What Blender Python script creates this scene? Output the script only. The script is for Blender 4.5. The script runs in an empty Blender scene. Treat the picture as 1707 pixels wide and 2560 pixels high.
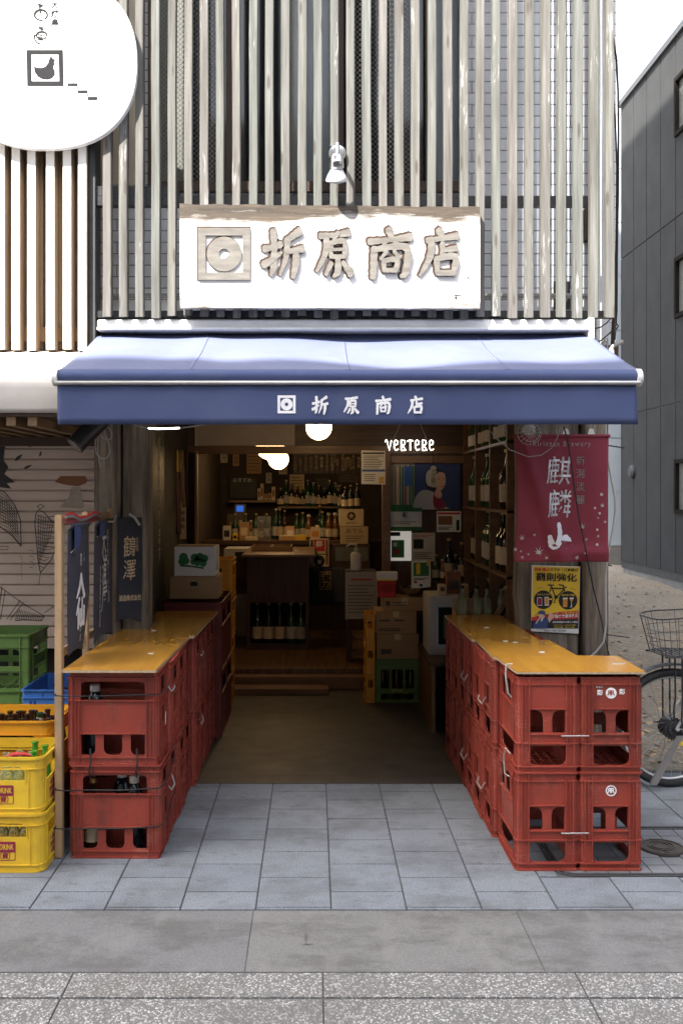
import bpy, bmesh, math, random
from mathutils import Vector, Matrix
from mathutils.geometry import tessellate_polygon
R = math.radians
rnd = random.Random(7)
SC = bpy.context.scene
COL = SC.collection

# ---------------------------------------------------------------- camera, sky, sun, exposure
CAM_H = 1.66            # eye height
F, CX, CY = 2450.0, 785.0, 1230.0   # focal length and vanishing point measured on the photograph
cam = bpy.data.cameras.new("camera")
cam.sensor_fit = 'VERTICAL'; cam.sensor_height = 36.0; cam.lens = F / 2560 * 36
cam.shift_x = (853.5 - CX) / 2560; cam.shift_y = -(1280 - CY) / 2560
cam.clip_start = 0.05; cam.clip_end = 500
camo = bpy.data.objects.new("camera", cam); COL.objects.link(camo)
camo.location = (0, 0, CAM_H); camo.rotation_euler = (R(90), 0, 0)
SC.camera = camo
SUN_DIR = Vector((0.85, 1.0, -1.70)).normalized()      # the way the light travels
world = bpy.data.worlds.new("World"); SC.world = world; world.use_nodes = True
wn = world.node_tree.nodes; wn.clear()
sky = wn.new('ShaderNodeTexSky'); sky.sky_type = 'NISHITA'; sky.sun_disc = False
sky.sun_elevation = math.asin(-SUN_DIR.z); sky.sun_rotation = math.atan2(-SUN_DIR.x, -SUN_DIR.y)
sky.air_density = 1.0; sky.dust_density = 4.0; sky.ozone_density = 0.7
bg = wn.new('ShaderNodeBackground'); bg.inputs[1].default_value = 0.15
wo = wn.new('ShaderNodeOutputWorld')
hz = wn.new('ShaderNodeHueSaturation'); hz.inputs['Saturation'].default_value = 0.55; hz.inputs['Value'].default_value = 1.1   # bright thin haze over the city
world.node_tree.links.new(sky.outputs[0], hz.inputs['Color']); world.node_tree.links.new(hz.outputs[0], bg.inputs[0]); world.node_tree.links.new(bg.outputs[0], wo.inputs[0])
sl = bpy.data.lights.new("sun", 'SUN'); sl.energy = 5.0; sl.angle = R(0.5); sl.color = (1.0, 0.95, 0.88)
so = bpy.data.objects.new("sun", sl); COL.objects.link(so)
so.rotation_euler = SUN_DIR.to_track_quat('-Z', 'Y').to_euler(); so.location = (-6, -12, 14)
SC.view_settings.view_transform = 'Standard'; SC.view_settings.look = 'None'
SC.view_settings.exposure = 2.1; SC.view_settings.gamma = 1.0
SC.render.engine = 'CYCLES'
SC.cycles.max_bounces = 10; SC.cycles.diffuse_bounces = 5; SC.cycles.glossy_bounces = 4
SC.cycles.transparent_max_bounces = 12; SC.cycles.use_denoising = True
SC.cycles.sample_clamp_indirect = 6.0

# ---------------------------------------------------------------- helpers
def P(px, py, Y):
    """World point for a place measured on the photograph at depth Y."""
    return Vector(((px - CX) / F * Y, Y, CAM_H - (py - CY) / F * Y))
def X(px, Y): return (px - CX) / F * Y
def Z(py, Y): return CAM_H - (py - CY) / F * Y

PINV = {}
def tag(o, label=None, cat=None, group=None, kind=None):
    if label: o['label'] = label
    if cat: o['category'] = cat
    if group: o['group'] = group
    if kind: o['kind'] = kind
    return o
def thing(name, label, cat, loc=(0, 0, 0), rz=0.0, group=None, local=False):
    o = bpy.data.objects.new(name, None); COL.objects.link(o); o.empty_display_size = 0.1
    o.location = loc; o.rotation_euler = (0, 0, rz)
    M = Matrix.Translation(loc) @ Matrix.Rotation(rz, 4, 'Z')
    PINV[o.name] = Matrix.Identity(4) if local else M.inverted()
    return tag(o, label, cat, group)
def par(ob, parent):
    ob.parent = parent
    ob.matrix_parent_inverse = PINV.get(parent.name, Matrix.Identity(4))
def place(root, loc, rot):
    root.location = loc; root.rotation_euler = rot
def dup(root, loc, rot=(0, 0, 0), label=None, scale=None):
    r = root.copy(); COL.objects.link(r); r.location = loc; r.rotation_euler = rot
    if scale: r.scale = scale
    if label: r['label'] = label
    for ch in list(root.children):
        c = ch.copy(); COL.objects.link(c); c.parent = r
        for g in list(ch.children):
            d = g.copy(); COL.objects.link(d); d.parent = c
    return r
FRONT = Matrix.Rotation(R(90), 4, 'X')                                  # local xy -> facing the street (-Y)
SIDE_R = Matrix.Rotation(R(90), 4, 'Z') @ Matrix.Rotation(R(90), 4, 'X')   # facing +X
SIDE_L = Matrix.Rotation(R(-90), 4, 'Z') @ Matrix.Rotation(R(90), 4, 'X')  # facing -X
def at(x, y, z, B=None): return Matrix.Translation((x, y, z)) @ (FRONT if B is None else B)

def rr(x0, x1, y0, y1, rbl=0, rbr=None, rtr=None, rtl=None, n=5):
    """rounded rectangle outline"""
    if rbr is None: rbr = rtr = rtl = rbl
    pts = []
    for (cx, cy, r, a0) in ((x1 - rbr, y0 + rbr, rbr, 270), (x1 - rtr, y1 - rtr, rtr, 0), (x0 + rtl, y1 - rtl, rtl, 90), (x0 + rbl, y0 + rbl, rbl, 180)):
        if r <= 1e-6: pts.append((cx, cy)); continue
        for i in range(n + 1):
            a = R(a0 + 90 * i / n); pts.append((cx + r * math.cos(a), cy + r * math.sin(a)))
    return pts
def circ(cx, cy, r, n=24, ry=None):
    ry = ry or r
    return [(cx + r * math.cos(2 * math.pi * i / n), cy + ry * math.sin(2 * math.pi * i / n)) for i in range(n)]

class MB:
    def __init__(s): s.bm = bmesh.new()
    def box(s, x0, x1, y0, y1, z0, z1, M=None):
        v = [Vector((x, y, z)) for x in (x0, x1) for y in (y0, y1) for z in (z0, z1)]
        if M is not None: v = [M @ p for p in v]
        v = [s.bm.verts.new(p) for p in v]
        for f in ((0, 1, 3, 2), (4, 6, 7, 5), (0, 4, 5, 1), (2, 3, 7, 6), (0, 2, 6, 4), (1, 5, 7, 3)):
            s.bm.faces.new([v[i] for i in f])
        return s
    def tube(s, pts, r, seg=8, closed=False):
        pts = [Vector(p) for p in pts]; n = len(pts); rings = []
        rs = r if isinstance(r, (list, tuple)) else [r] * n
        prev = None
        for i, p in enumerate(pts):
            a = pts[(i - 1) % n] if (closed or i > 0) else p
            b = pts[(i + 1) % n] if (closed or i < n - 1) else p
            t = (b - a)
            t = t.normalized() if t.length > 1e-9 else Vector((0, 0, 1))
            if prev is None:
                u = t.orthogonal().normalized()
            else:
                u = prev - t * prev.dot(t)
                u = u.normalized() if u.length > 1e-6 else t.orthogonal().normalized()
            prev = u; w = t.cross(u)
            rings.append([s.bm.verts.new(p + (u * math.cos(2 * math.pi * k / seg) + w * math.sin(2 * math.pi * k / seg)) * rs[i]) for k in range(seg)])
        m = n if closed else n - 1
        for i in range(m):
            A, B = rings[i], rings[(i + 1) % n]
            for k in range(seg):
                s.bm.faces.new((A[k], A[(k + 1) % seg], B[(k + 1) % seg], B[k]))
        if not closed:
            s.bm.faces.new(rings[0][::-1]); s.bm.faces.new(rings[-1])
        return s
    def rod(s, a, b, r, seg=8, r2=None): return s.tube([a, b], [r, r if r2 is None else r2], seg)
    def lathe(s, prof, loc=(0, 0, 0), seg=16, M=None):
        M = (Matrix.Translation(loc) @ M) if M is not None else Matrix.Translation(loc)
        rings = []
        for (r, z) in prof:
            if r < 1e-6: rings.append([s.bm.verts.new(M @ Vector((0, 0, z)))]); continue
            rings.append([s.bm.verts.new(M @ Vector((r * math.cos(2 * math.pi * k / seg), r * math.sin(2 * math.pi * k / seg), z))) for k in range(seg)])
        for A, B in zip(rings, rings[1:]):
            for k in range(seg):
                k2 = (k + 1) % seg
                if len(A) == 1 and len(B) == 1: continue
                if len(A) == 1: s.bm.faces.new((A[0], B[k2], B[k]))
                elif len(B) == 1: s.bm.faces.new((A[k], A[k2], B[0]))
                else: s.bm.faces.new((A[k], A[k2], B[k2], B[k]))
        if len(rings[0]) > 1: s.bm.faces.new(rings[0][::-1])
        if len(rings[-1]) > 1: s.bm.faces.new(rings[-1])
        return s
    def prism(s, outer, M, d, holes=(), z0=0.0):
        """flat outline with holes in the xy plane of M, from z0 to z0+d"""
        loops = [list(outer)] + [list(h) for h in holes]
        flat = [p for l in loops for p in l]
        tris = tessellate_polygon([[Vector((p[0], p[1], 0)) for p in l] for l in loops])
        A = [s.bm.verts.new(M @ Vector((p[0], p[1], z0 + d))) for p in flat]
        B = [s.bm.verts.new(M @ Vector((p[0], p[1], z0))) for p in flat]
        for t in tris:
            a, b, c = (Vector((flat[i][0], flat[i][1], 0)) for i in t)
            ar = (b - a).cross(c - a).z
            if abs(ar) < 1e-12: continue
            t = t if ar > 0 else t[::-1]
            try:
                s.bm.faces.new([A[i] for i in t]); s.bm.faces.new([B[i] for i in t][::-1])
            except ValueError: pass
        k = 0
        for l in loops:
            n = len(l)
            for i in range(n):
                j = (i + 1) % n
                try: s.bm.faces.new((B[k + i], B[k + j], A[k + j], A[k + i]))
                except ValueError: pass
            k += n
        return s
    def grid(s, fn, nu, nv):
        g = [[s.bm.verts.new(fn(i / nu, j / nv)) for j in range(nv + 1)] for i in range(nu + 1)]
        for i in range(nu):
            for j in range(nv):
                s.bm.faces.new((g[i][j], g[i + 1][j], g[i + 1][j + 1], g[i][j + 1]))
        return s
    def quad(s, *p):
        s.bm.faces.new([s.bm.verts.new(q) for q in p]); return s
    def build(s, name, mat, parent=None, smooth=0, bevel=0, solid=0, M=None):
        bm = s.bm
        if bevel:
            bmesh.ops.recalc_face_normals(bm, faces=bm.faces)
            es = [e for e in bm.edges if len(e.link_faces) == 2 and e.calc_face_angle(0) > 0.5]
            bmesh.ops.bevel(bm, geom=es, offset=bevel, segments=2, affect='EDGES', clamp_overlap=True)
        if not solid: bmesh.ops.recalc_face_normals(bm, faces=bm.faces)
        me = bpy.data.meshes.new(name); bm.to_mesh(me); bm.free()
        if M is not None: me.transform(M)
        for m in (mat if isinstance(mat, (list, tuple)) else [mat]): me.materials.append(m)
        if smooth:
            me.polygons.foreach_set('use_smooth', [True] * len(me.polygons))
            me.set_sharp_from_angle(angle=R(smooth))
        ob = bpy.data.objects.new(name, me); COL.objects.link(ob)
        if solid:
            md = ob.modifiers.new('thickness', 'SOLIDIFY'); md.thickness = solid; md.offset = 0
        if parent is not None: par(ob, parent)
        return ob

def spline(pts, n=6):
    out = []
    for i in range(len(pts) - 1):
        p0, p1, p2, p3 = pts[max(i - 1, 0)], pts[i], pts[i + 1], pts[min(i + 2, len(pts) - 1)]
        for k in range(n):
            t_ = k / n
            out.append(tuple(0.5 * (2 * b + (c - a) * t_ + (2 * a - 5 * b + 4 * c - d) * t_ ** 2 + (3 * b - a - 3 * c + d) * t_ ** 3) for a, b, c, d in zip(p0, p1, p2, p3)))
    out.append(tuple(pts[-1])); return out
BRUSH = {   # brush strokes (x, y, width) in a unit square
 '折': [[(.02, .60, .12), (.20, .63, .09), (.44, .70, .12)], [(.25, .97, .13), (.27, .6, .12), (.25, .22, .13), (.19, .04, .06)], [(.0, .26, .13), (.2, .36, .10), (.42, .50, .07)], [(.92, .97, .14), (.76, .88, .11), (.60, .78, .10)], [(.61, .80, .12), (.58, .42, .10), (.42, .04, .05)], [(.58, .53, .09), (.78, .56, .09), (1.0, .60, .12)], [(.83, .57, .11), (.83, .28, .13), (.76, .0, .09)]],
 '原': [[(.12, .88, .10), (.5, .90, .08), (.88, .95, .12)], [(.28, .89, .12), (.25, .5, .11), (.02, .12, .06)], [(.60, .95, .08), (.46, .76, .06)], [(.40, .73, .10), (.41, .42, .08)], [(.40, .72, .07), (.76, .76, .10), (.76, .42, .09)], [(.42, .58, .05), (.74, .59, .05)], [(.42, .43, .07), (.76, .43, .07)], [(.59, .42, .10), (.59, .12, .13), (.47, .0, .05)], [(.41, .28, .10), (.27, .05, .07)], [(.73, .30, .08), (.94, .07, .14)]],
 '商': [[(.48, 1.0, .13), (.55, .87, .10)], [(.04, .75, .11), (.5, .79, .08), (.99, .85, .13)], [(.36, .75, .08), (.43, .61, .07)], [(.66, .77, .08), (.58, .61, .06)], [(.14, .60, .11), (.13, .3, .12), (.11, .0, .10)], [(.14, .58, .09), (.88, .63, .12), (.88, .12, .12), (.78, .02, .07)], [(.43, .54, .07), (.29, .38, .05)], [(.60, .55, .06), (.73, .41, .08)], [(.36, .35, .09), (.38, .12, .07)], [(.36, .34, .07), (.66, .36, .09), (.64, .12, .08)], [(.37, .14, .07), (.65, .14, .07)]],
 '店': [[(.48, 1.0, .13), (.57, .87, .11)], [(.20, .78, .10), (.5, .82, .08), (.94, .88, .12)], [(.30, .80, .12), (.25, .42, .12), (.0, .03, .05)], [(.57, .72, .10), (.58, .42, .09)], [(.60, .57, .07), (.92, .61, .10)], [(.42, .39, .11), (.45, .06, .09)], [(.42, .38, .08), (.88, .43, .12), (.85, .06, .10)], [(.44, .08, .09), (.87, .08, .09)]],
 '八': [[(.46, .98, .13), (.36, .55, .20), (.04, .05, .08)], [(.50, .95, .10), (.66, .5, .20), (.98, .0, .22)]],
 '仙': [[(.28, 1.0, .15), (.02, .50, .08)], [(.20, .66, .13), (.20, .0, .12)], [(.66, .98, .14), (.66, .12, .16)], [(.42, .60, .13), (.43, .08, .12), (.95, .10, .10)], [(.94, .64, .13), (.93, .02, .13)]],
 '山': [[(.50, 1.0, .14), (.53, .6, .16), (.42, .24, .15)], [(.10, .52, .12), (.20, .20, .20), (.35, .16, .16), (.55, .28, .08)], [(.62, .42, .10), (.80, .46, .20), (.90, .26, .26), (.72, .16, .16)]],
}
def stroke_poly(st, grow=0.0, fat=1.0):
    p = spline(st); L = []; Rr = []
    for i, (x, y, w) in enumerate(p):
        a = p[max(i - 1, 0)]; b = p[min(i + 1, len(p) - 1)]; dx, dy = b[0] - a[0], b[1] - a[1]; l = math.hypot(dx, dy) or 1
        nx, ny = -dy / l, dx / l; w = w * fat * (1 + 0.10 * math.sin(i * 2.1 + x * 9)) / 2 + grow
        L.append((x + nx * w, y + ny * w)); Rr.append((x - nx * w, y - ny * w))
    def cap(c, frm, sgn):
        x, y, w = c; a0 = math.atan2(frm[1] - y, frm[0] - x); w = math.hypot(frm[0] - x, frm[1] - y)
        return [(x + w * (0.75 if k == 2 else 0.95) * math.cos(a0 + sgn * math.pi * k / 4), y + w * (0.75 if k == 2 else 0.95) * math.sin(a0 + sgn * math.pi * k / 4)) for k in (1, 2, 3)]
    return L + cap(p[-1], L[-1], -1) + Rr[::-1] + cap(p[0], Rr[0], -1)
def brush(ch, w, h, M, mat, parent, d=0.0008, grow=0.0, name='character', warp=None, step=0.0004, fat=1.35):
    """a character written with a broad brush, centred at M"""
    mb = MB()
    for i, st in enumerate(BRUSH[ch]):
        mb.prism([((x - 0.5) * w, (y - 0.5) * h) for x, y in stroke_poly(st, grow, fat)], M, d + step * i)
    if warp:
        for v in mb.bm.verts: v.co = warp(v.co)
    return mb.build(name, mat, parent)

TEXTS = []
def text(s, size, M, mat, parent, name='lettering', depth=0.0008, bold=0.0, vertical=False, spacing=1.0, line=1.0, sx=1.0, shear=0.0, warp=None, align='CENTER', jitter=0.0):
    if vertical: s = '\n'.join(s)
    cu = bpy.data.curves.new(name, 'FONT'); cu.body = s; cu.size = size
    cu.align_x = align; cu.align_y = 'CENTER'; cu.extrude = depth; cu.offset = bold * size
    cu.space_character = spacing; cu.space_line = line; cu.shear = shear; cu.resolution_u = 3
    o = bpy.data.objects.new(name, cu); COL.objects.link(o)
    TEXTS.append((o, name, M @ Matrix.Diagonal((sx, 1, 1, 1)), mat, parent, warp, jitter))
def flush_texts():
    bpy.context.view_layer.update()
    dg = bpy.context.evaluated_depsgraph_get()
    for (o, name, M, mat, parent, warp, jit) in TEXTS:
        me = bpy.data.meshes.new_from_object(o.evaluated_get(dg))
        cu = o.data
        bpy.data.objects.remove(o); bpy.data.curves.remove(cu)
        me.materials.clear(); me.materials.append(mat)
        if jit:
            for v in me.vertices:
                k = v.co
                v.co.x += jit * math.sin(k.y * 60 / (1 + jit) + k.x * 31); v.co.y += jit * math.sin(k.x * 47 + k.y * 23)
        me.transform(M)
        if warp:
            b = bmesh.new(); b.from_mesh(me)
            es = [e for e in b.edges if e.calc_length() > 0.03]
            if es: bmesh.ops.subdivide_edges(b, edges=es, cuts=2)
            for v in b.verts: v.co = warp(v.co)
            b.to_mesh(me); b.free()
        me.name = name
        nb = bpy.data.objects.new(name, me); COL.objects.link(nb)
        if parent is not None: par(nb, parent)
    TEXTS.clear()

# ---------------------------------------------------------------- materials
def smooth_loop(pts, n=5):
    k = len(pts); out = []
    for i in range(k):
        p0, p1, p2, p3 = pts[i - 1], pts[i], pts[(i + 1) % k], pts[(i + 2) % k]
        for j in range(n):
            t_ = j / n
            out.append(tuple(0.5 * (2 * b + (c - a) * t_ + (2 * a - 5 * b + 4 * c - d) * t_ ** 2 + (3 * b - a - 3 * c + d) * t_ ** 3) for a, b, c, d in zip(p0, p1, p2, p3)))
    return out
def nt(name):
    m = bpy.data.materials.new(name); m.use_nodes = True
    n = m.node_tree; n.nodes.clear()
    o = n.nodes.new('ShaderNodeOutputMaterial'); b = n.nodes.new('ShaderNodeBsdfPrincipled')
    n.links.new(b.outputs[0], o.inputs[0])
    return m, n, b
def node(n, t, **kw):
    x = n.nodes.new(t)
    for k, v in kw.items():
        if k in x.inputs.keys(): x.inputs[k].default_value = v
        else: setattr(x, k, v)
    return x
def coords(n, scale=(1, 1, 1), rand=True, rot=(0, 0, 0)):
    tc = node(n, 'ShaderNodeTexCoord'); mp = node(n, 'ShaderNodeMapping')
    mp.inputs['Scale'].default_value = scale; mp.inputs['Rotation'].default_value = rot
    if rand:
        oi = node(n, 'ShaderNodeObjectInfo'); mu = node(n, 'ShaderNodeMath', operation='MULTIPLY'); mu.inputs[1].default_value = 37.0
        n.links.new(oi.outputs['Random'], mu.inputs[0])
        ad = node(n, 'ShaderNodeVectorMath', operation='ADD')
        n.links.new(tc.outputs['Object'], ad.inputs[0]); n.links.new(mu.outputs[0], ad.inputs[1])
        n.links.new(ad.outputs[0], mp.inputs[0])
    else: n.links.new(tc.outputs['Object'], mp.inputs[0])
    return mp.outputs[0]
def ramp(n, src, stops):
    r = node(n, 'ShaderNodeValToRGB'); e = r.color_ramp.elements
    e[1].position = stops[-1][0]; e[0].position = stops[0][0]
    e[0].color = (*stops[0][1], 1); e[-1].color = (*stops[-1][1], 1)
    for p, c in stops[1:-1]:
        el = e.new(p); el.color = (*c, 1)
    n.links.new(src, r.inputs[0]); return r.outputs[0]
def noise(n, vec, scale=1.0, detail=6, rough=0.6, dist=0.0):
    x = node(n, 'ShaderNodeTexNoise'); x.inputs['Scale'].default_value = scale; x.inputs['Detail'].default_value = detail
    x.inputs['Roughness'].default_value = rough; x.inputs['Distortion'].default_value = dist
    n.links.new(vec, x.inputs['Vector']); return x.outputs[0]
def mix(n, fac, a, b, mode='MIX'):
    x = node(n, 'ShaderNodeMix', data_type='RGBA', blend_type=mode)
    for s, v in ((x.inputs[0], fac), (x.inputs[6], a), (x.inputs[7], b)):
        if isinstance(v, (int, float)): s.default_value = v
        elif isinstance(v, tuple): s.default_value = (*v, 1)
        else: n.links.new(v, s)
    return x.outputs[2]
def bump(n, b, h, strength=0.3, dist=0.01):
    x = node(n, 'ShaderNodeBump'); x.inputs['Strength'].default_value = strength; x.inputs['Distance'].default_value = dist
    n.links.new(h, x.inputs['Height']); n.links.new(x.outputs[0], b.inputs['Normal'])
def mat(name, c1, c2=None, rough=0.6, scale=8.0, stretch=(1, 1, 1), bmp=0.0, bdist=0.004, metal=0.0, spec=0.5, vary=0.0, dirt=None, dirt_amt=0.5, dirt_scale=3.0, coat=0.0, emit=None, estr=0.0, detail=6, lo=0.3, hi=0.7, rvar=0.12):
    m, n, b = nt(name)
    v = coords(n, tuple(scale * s for s in stretch))
    nz = noise(n, v, 1.0, detail)
    if c2 is None: c2 = tuple(x * 0.8 for x in c1)
    col = ramp(n, nz, [(lo, c1), (hi, c2)])
    if dirt:
        d = noise(n, coords(n, (dirt_scale,) * 3), 1.0, 8, 0.7)
        f = ramp(n, d, [(0.48, (0, 0, 0)), (0.72, (dirt_amt,) * 3)])
        col = mix(n, f, col, dirt)
    if vary:
        oi = node(n, 'ShaderNodeObjectInfo'); hs = node(n, 'ShaderNodeHueSaturation')
        mr = node(n, 'ShaderNodeMapRange'); mr.inputs[3].default_value = 1 - vary; mr.inputs[4].default_value = 1 + vary
        n.links.new(oi.outputs['Random'], mr.inputs[0]); n.links.new(mr.outputs[0], hs.inputs['Value'])
        n.links.new(col, hs.inputs['Color']); col = hs.outputs[0]
    n.links.new(col, b.inputs['Base Color'])
    rm = node(n, 'ShaderNodeMapRange'); rm.inputs[3].default_value = max(0.02, rough - rvar); rm.inputs[4].default_value = min(1, rough + rvar)
    n.links.new(nz, rm.inputs[0]); n.links.new(rm.outputs[0], b.inputs['Roughness'])
    b.inputs['Metallic'].default_value = metal; b.inputs['Specular IOR Level'].default_value = spec
    b.inputs['Coat Weight'].default_value = coat
    if bmp: bump(n, b, nz, bmp, bdist)
    if emit: b.inputs['Emission Color'].default_value = (*emit, 1); b.inputs['Emission Strength'].default_value = estr
    return m
def glass(name, col, rough=0.03, alpha=1.0):
    m, n, b = nt(name)
    b.inputs['Base Color'].default_value = (*col, 1); b.inputs['Roughness'].default_value = rough
    b.inputs['Transmission Weight'].default_value = alpha; b.inputs['IOR'].default_value = 1.45
    return m

M = {}
def paintlike(key, c, **k): M[key] = mat(key, c, **k)

# red crate plastic: sun-bleached, scuffed
def crate_mat():
    m, n, b = nt('crate_red')
    g = noise(n, coords(n, (5, 5, 5)), 1.0, 6, 0.6)
    c = ramp(n, g, [(0.3, (0.285, 0.044, 0.026)), (0.7, (0.228, 0.033, 0.020))])
    sc_ = noise(n, coords(n, (30, 30, 140)), 1.0, 5, 0.7); bg_ = noise(n, coords(n, (6, 6, 4)), 1.0, 4, 0.6)
    mu = node(n, 'ShaderNodeMath', operation='MULTIPLY'); n.links.new(sc_, mu.inputs[0]); n.links.new(bg_, mu.inputs[1])
    c = mix(n, ramp(n, mu.outputs[0], [(0.28, (0, 0, 0)), (0.40, (0.75, 0.75, 0.75))]), c, (0.33, 0.115, 0.085))      # pale scuffs
    d = noise(n, coords(n, (9, 9, 5)), 1.0, 9, 0.75)
    c = mix(n, ramp(n, d, [(0.52, (0, 0, 0)), (0.72, (0.75, 0.75, 0.75))]), c, (0.095, 0.026, 0.018))            # grime
    oi = node(n, 'ShaderNodeObjectInfo'); hs = node(n, 'ShaderNodeHueSaturation'); mr = node(n, 'ShaderNodeMapRange')
    mr.inputs[3].default_value = 0.86; mr.inputs[4].default_value = 1.12; n.links.new(oi.outputs['Random'], mr.inputs[0]); n.links.new(mr.outputs[0], hs.inputs['Value'])
    n.links.new(c, hs.inputs['Color']); n.links.new(hs.outputs[0], b.inputs['Base Color'])
    rm = node(n, 'ShaderNodeMapRange'); rm.inputs[3].default_value = 0.34; rm.inputs[4].default_value = 0.62; n.links.new(d, rm.inputs[0]); n.links.new(rm.outputs[0], b.inputs['Roughness'])
    bump(n, b, g, 0.05, 0.002); return m
M['crate_red'] = crate_mat()
M['crate_dark_red'] = mat('crate_dark_red', (0.13, 0.015, 0.016), (0.09, 0.010, 0.012), rough=0.5, vary=0.1)
M['crate_maroon'] = mat('crate_maroon', (0.17, 0.026, 0.018), (0.12, 0.017, 0.013), rough=0.55, vary=0.1)
M['crate_yellow'] = mat('crate_yellow', (0.75, 0.50, 0.03), (0.70, 0.42, 0.02), rough=0.42, scale=4, vary=0.05, dirt=(0.45, 0.26, 0.03), dirt_amt=0.5, dirt_scale=8)
M['crate_orange'] = mat('crate_orange', (0.72, 0.33, 0.015), (0.66, 0.28, 0.012), rough=0.45, scale=4, vary=0.05, dirt=(0.4, 0.18, 0.03), dirt_amt=0.5, dirt_scale=8)
M['crate_green'] = mat('crate_green', (0.085, 0.165, 0.035), (0.07, 0.135, 0.028), rough=0.45, vary=0.08, dirt=(0.12, 0.18, 0.06), dirt_amt=0.5, dirt_scale=6)
M['crate_blue'] = mat('crate_blue', (0.04, 0.16, 0.50), (0.03, 0.12, 0.40), rough=0.45, vary=0.05)
M['counter_board'] = mat('counter_board', (0.54, 0.27, 0.040), (0.46, 0.215, 0.030), rough=0.13, scale=3, stretch=(8, 0.6, 3), spec=0.5, dirt=(0.36, 0.15, 0.02), dirt_amt=0.35, dirt_scale=2.5, rvar=0.06)
M['board_edge'] = mat('board_edge', (0.50, 0.38, 0.24), (0.34, 0.24, 0.14), rough=0.7, scale=60)
M['awning_top'] = mat('awning_top', (0.094, 0.110, 0.188), (0.083, 0.098, 0.173), rough=0.7, scale=2.2, bmp=0.15, bdist=0.01, spec=0.3, dirt=(0.125, 0.138, 0.205), dirt_amt=0.5, dirt_scale=2.5)  # faded top cloth, lightened further so its colour carries the extra sky light
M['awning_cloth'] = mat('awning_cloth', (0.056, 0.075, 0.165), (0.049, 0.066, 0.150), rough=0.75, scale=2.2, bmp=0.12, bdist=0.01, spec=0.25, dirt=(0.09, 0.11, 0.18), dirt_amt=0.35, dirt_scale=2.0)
M['white_metal'] = mat('white_metal', (0.72, 0.72, 0.70), (0.62, 0.62, 0.61), rough=0.4, dirt=(0.35, 0.34, 0.32), dirt_amt=0.5, dirt_scale=5)
M['silver'] = mat('silver', (0.55, 0.54, 0.52), (0.45, 0.44, 0.43), rough=0.35, metal=0.7, scale=12)
M['chrome'] = mat('chrome', (0.75, 0.75, 0.77), (0.65, 0.65, 0.67), rough=0.12, metal=1.0, scale=4, rvar=0.04)
M['white_print'] = mat('white_print', (0.80, 0.80, 0.82), (0.72, 0.72, 0.75), rough=0.7, scale=15)
M['black_metal'] = mat('black_metal', (0.022, 0.023, 0.026), (0.03, 0.03, 0.033), rough=0.4, scale=10)
M['dark_metal'] = mat('dark_metal', (0.045, 0.046, 0.05), (0.06, 0.06, 0.062), rough=0.5, scale=10)
M['rubber'] = mat('rubber', (0.016, 0.016, 0.018), (0.024, 0.024, 0.025), rough=0.8, scale=20)
M['paper_white'] = mat('paper_white', (0.74, 0.73, 0.70), (0.66, 0.65, 0.62), rough=0.8, scale=6)
M['paper_tan'] = mat('paper_tan', (0.55, 0.42, 0.26), (0.48, 0.36, 0.21), rough=0.85, scale=6)
M['cardboard'] = mat('cardboard', (0.36, 0.23, 0.12), (0.31, 0.19, 0.10), rough=0.85, scale=5, stretch=(1, 1, 8), vary=0.12)
M['ink'] = mat('ink', (0.015, 0.015, 0.016), rough=0.7)
M['grey_ink'] = mat('grey_ink', (0.032, 0.032, 0.034), (0.026, 0.026, 0.028), rough=0.95, spec=0.1)
M['red_ink'] = mat('red_ink', (0.55, 0.03, 0.035), rough=0.7)
M['maroon_ink'] = mat('maroon_ink', (0.26, 0.012, 0.045), rough=0.6)
M['yellow_ink'] = mat('yellow_ink', (0.78, 0.52, 0.03), (0.74, 0.48, 0.03), rough=0.6)
M['green_ink'] = mat('green_ink', (0.02, 0.13, 0.035), (0.03, 0.17, 0.05), rough=0.7, scale=20)
M['blue_ink'] = mat('blue_ink', (0.05, 0.12, 0.36), rough=0.7)
M['navy_ink'] = mat('navy_ink', (0.035, 0.06, 0.17), rough=0.7)
M['skin_ink'] = mat('skin_ink', (0.62, 0.38, 0.27), (0.58, 0.34, 0.24), rough=0.7)
M['orange_ink'] = mat('orange_ink', (0.70, 0.28, 0.04), rough=0.7)
M['gold'] = mat('gold', (0.62, 0.42, 0.10), (0.5, 0.32, 0.07), rough=0.4, scale=20)
M['banner_red'] = mat('banner_red', (0.230, 0.028, 0.046), (0.190, 0.022, 0.038), rough=0.8, scale=4, bmp=0.1, bdist=0.003)
M['apron_navy'] = mat('apron_navy', (0.044, 0.047, 0.064), (0.033, 0.036, 0.050), rough=0.9, scale=5, bmp=0.25, bdist=0.004, vary=0.15)
M['batten_pine'] = mat('batten_pine', (0.46, 0.31, 0.17), (0.34, 0.215, 0.11), rough=0.65, scale=4, stretch=(8, 8, 0.7), bmp=0.1, vary=0.12, dirt=(0.20, 0.15, 0.11), dirt_amt=0.85)
M['dark_wood'] = mat('dark_wood', (0.075, 0.034, 0.016), (0.038, 0.017, 0.009), rough=0.55, scale=5, stretch=(6, 6, 0.6), bmp=0.15, vary=0.15)
M['dark_wood_h'] = mat('dark_wood_h', (0.075, 0.036, 0.018), (0.038, 0.018, 0.010), rough=0.5, scale=5, stretch=(0.6, 6, 6), bmp=0.15, vary=0.15)
M['mid_wood'] = mat('mid_wood', (0.20, 0.105, 0.045), (0.13, 0.062, 0.026), rough=0.42, scale=4, stretch=(0.6, 7, 7), bmp=0.1, vary=0.1)
M['plaster_dark'] = mat('plaster_dark', (0.055, 0.04, 0.03), (0.040, 0.028, 0.02), rough=0.9, scale=6, bmp=0.2)
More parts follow.
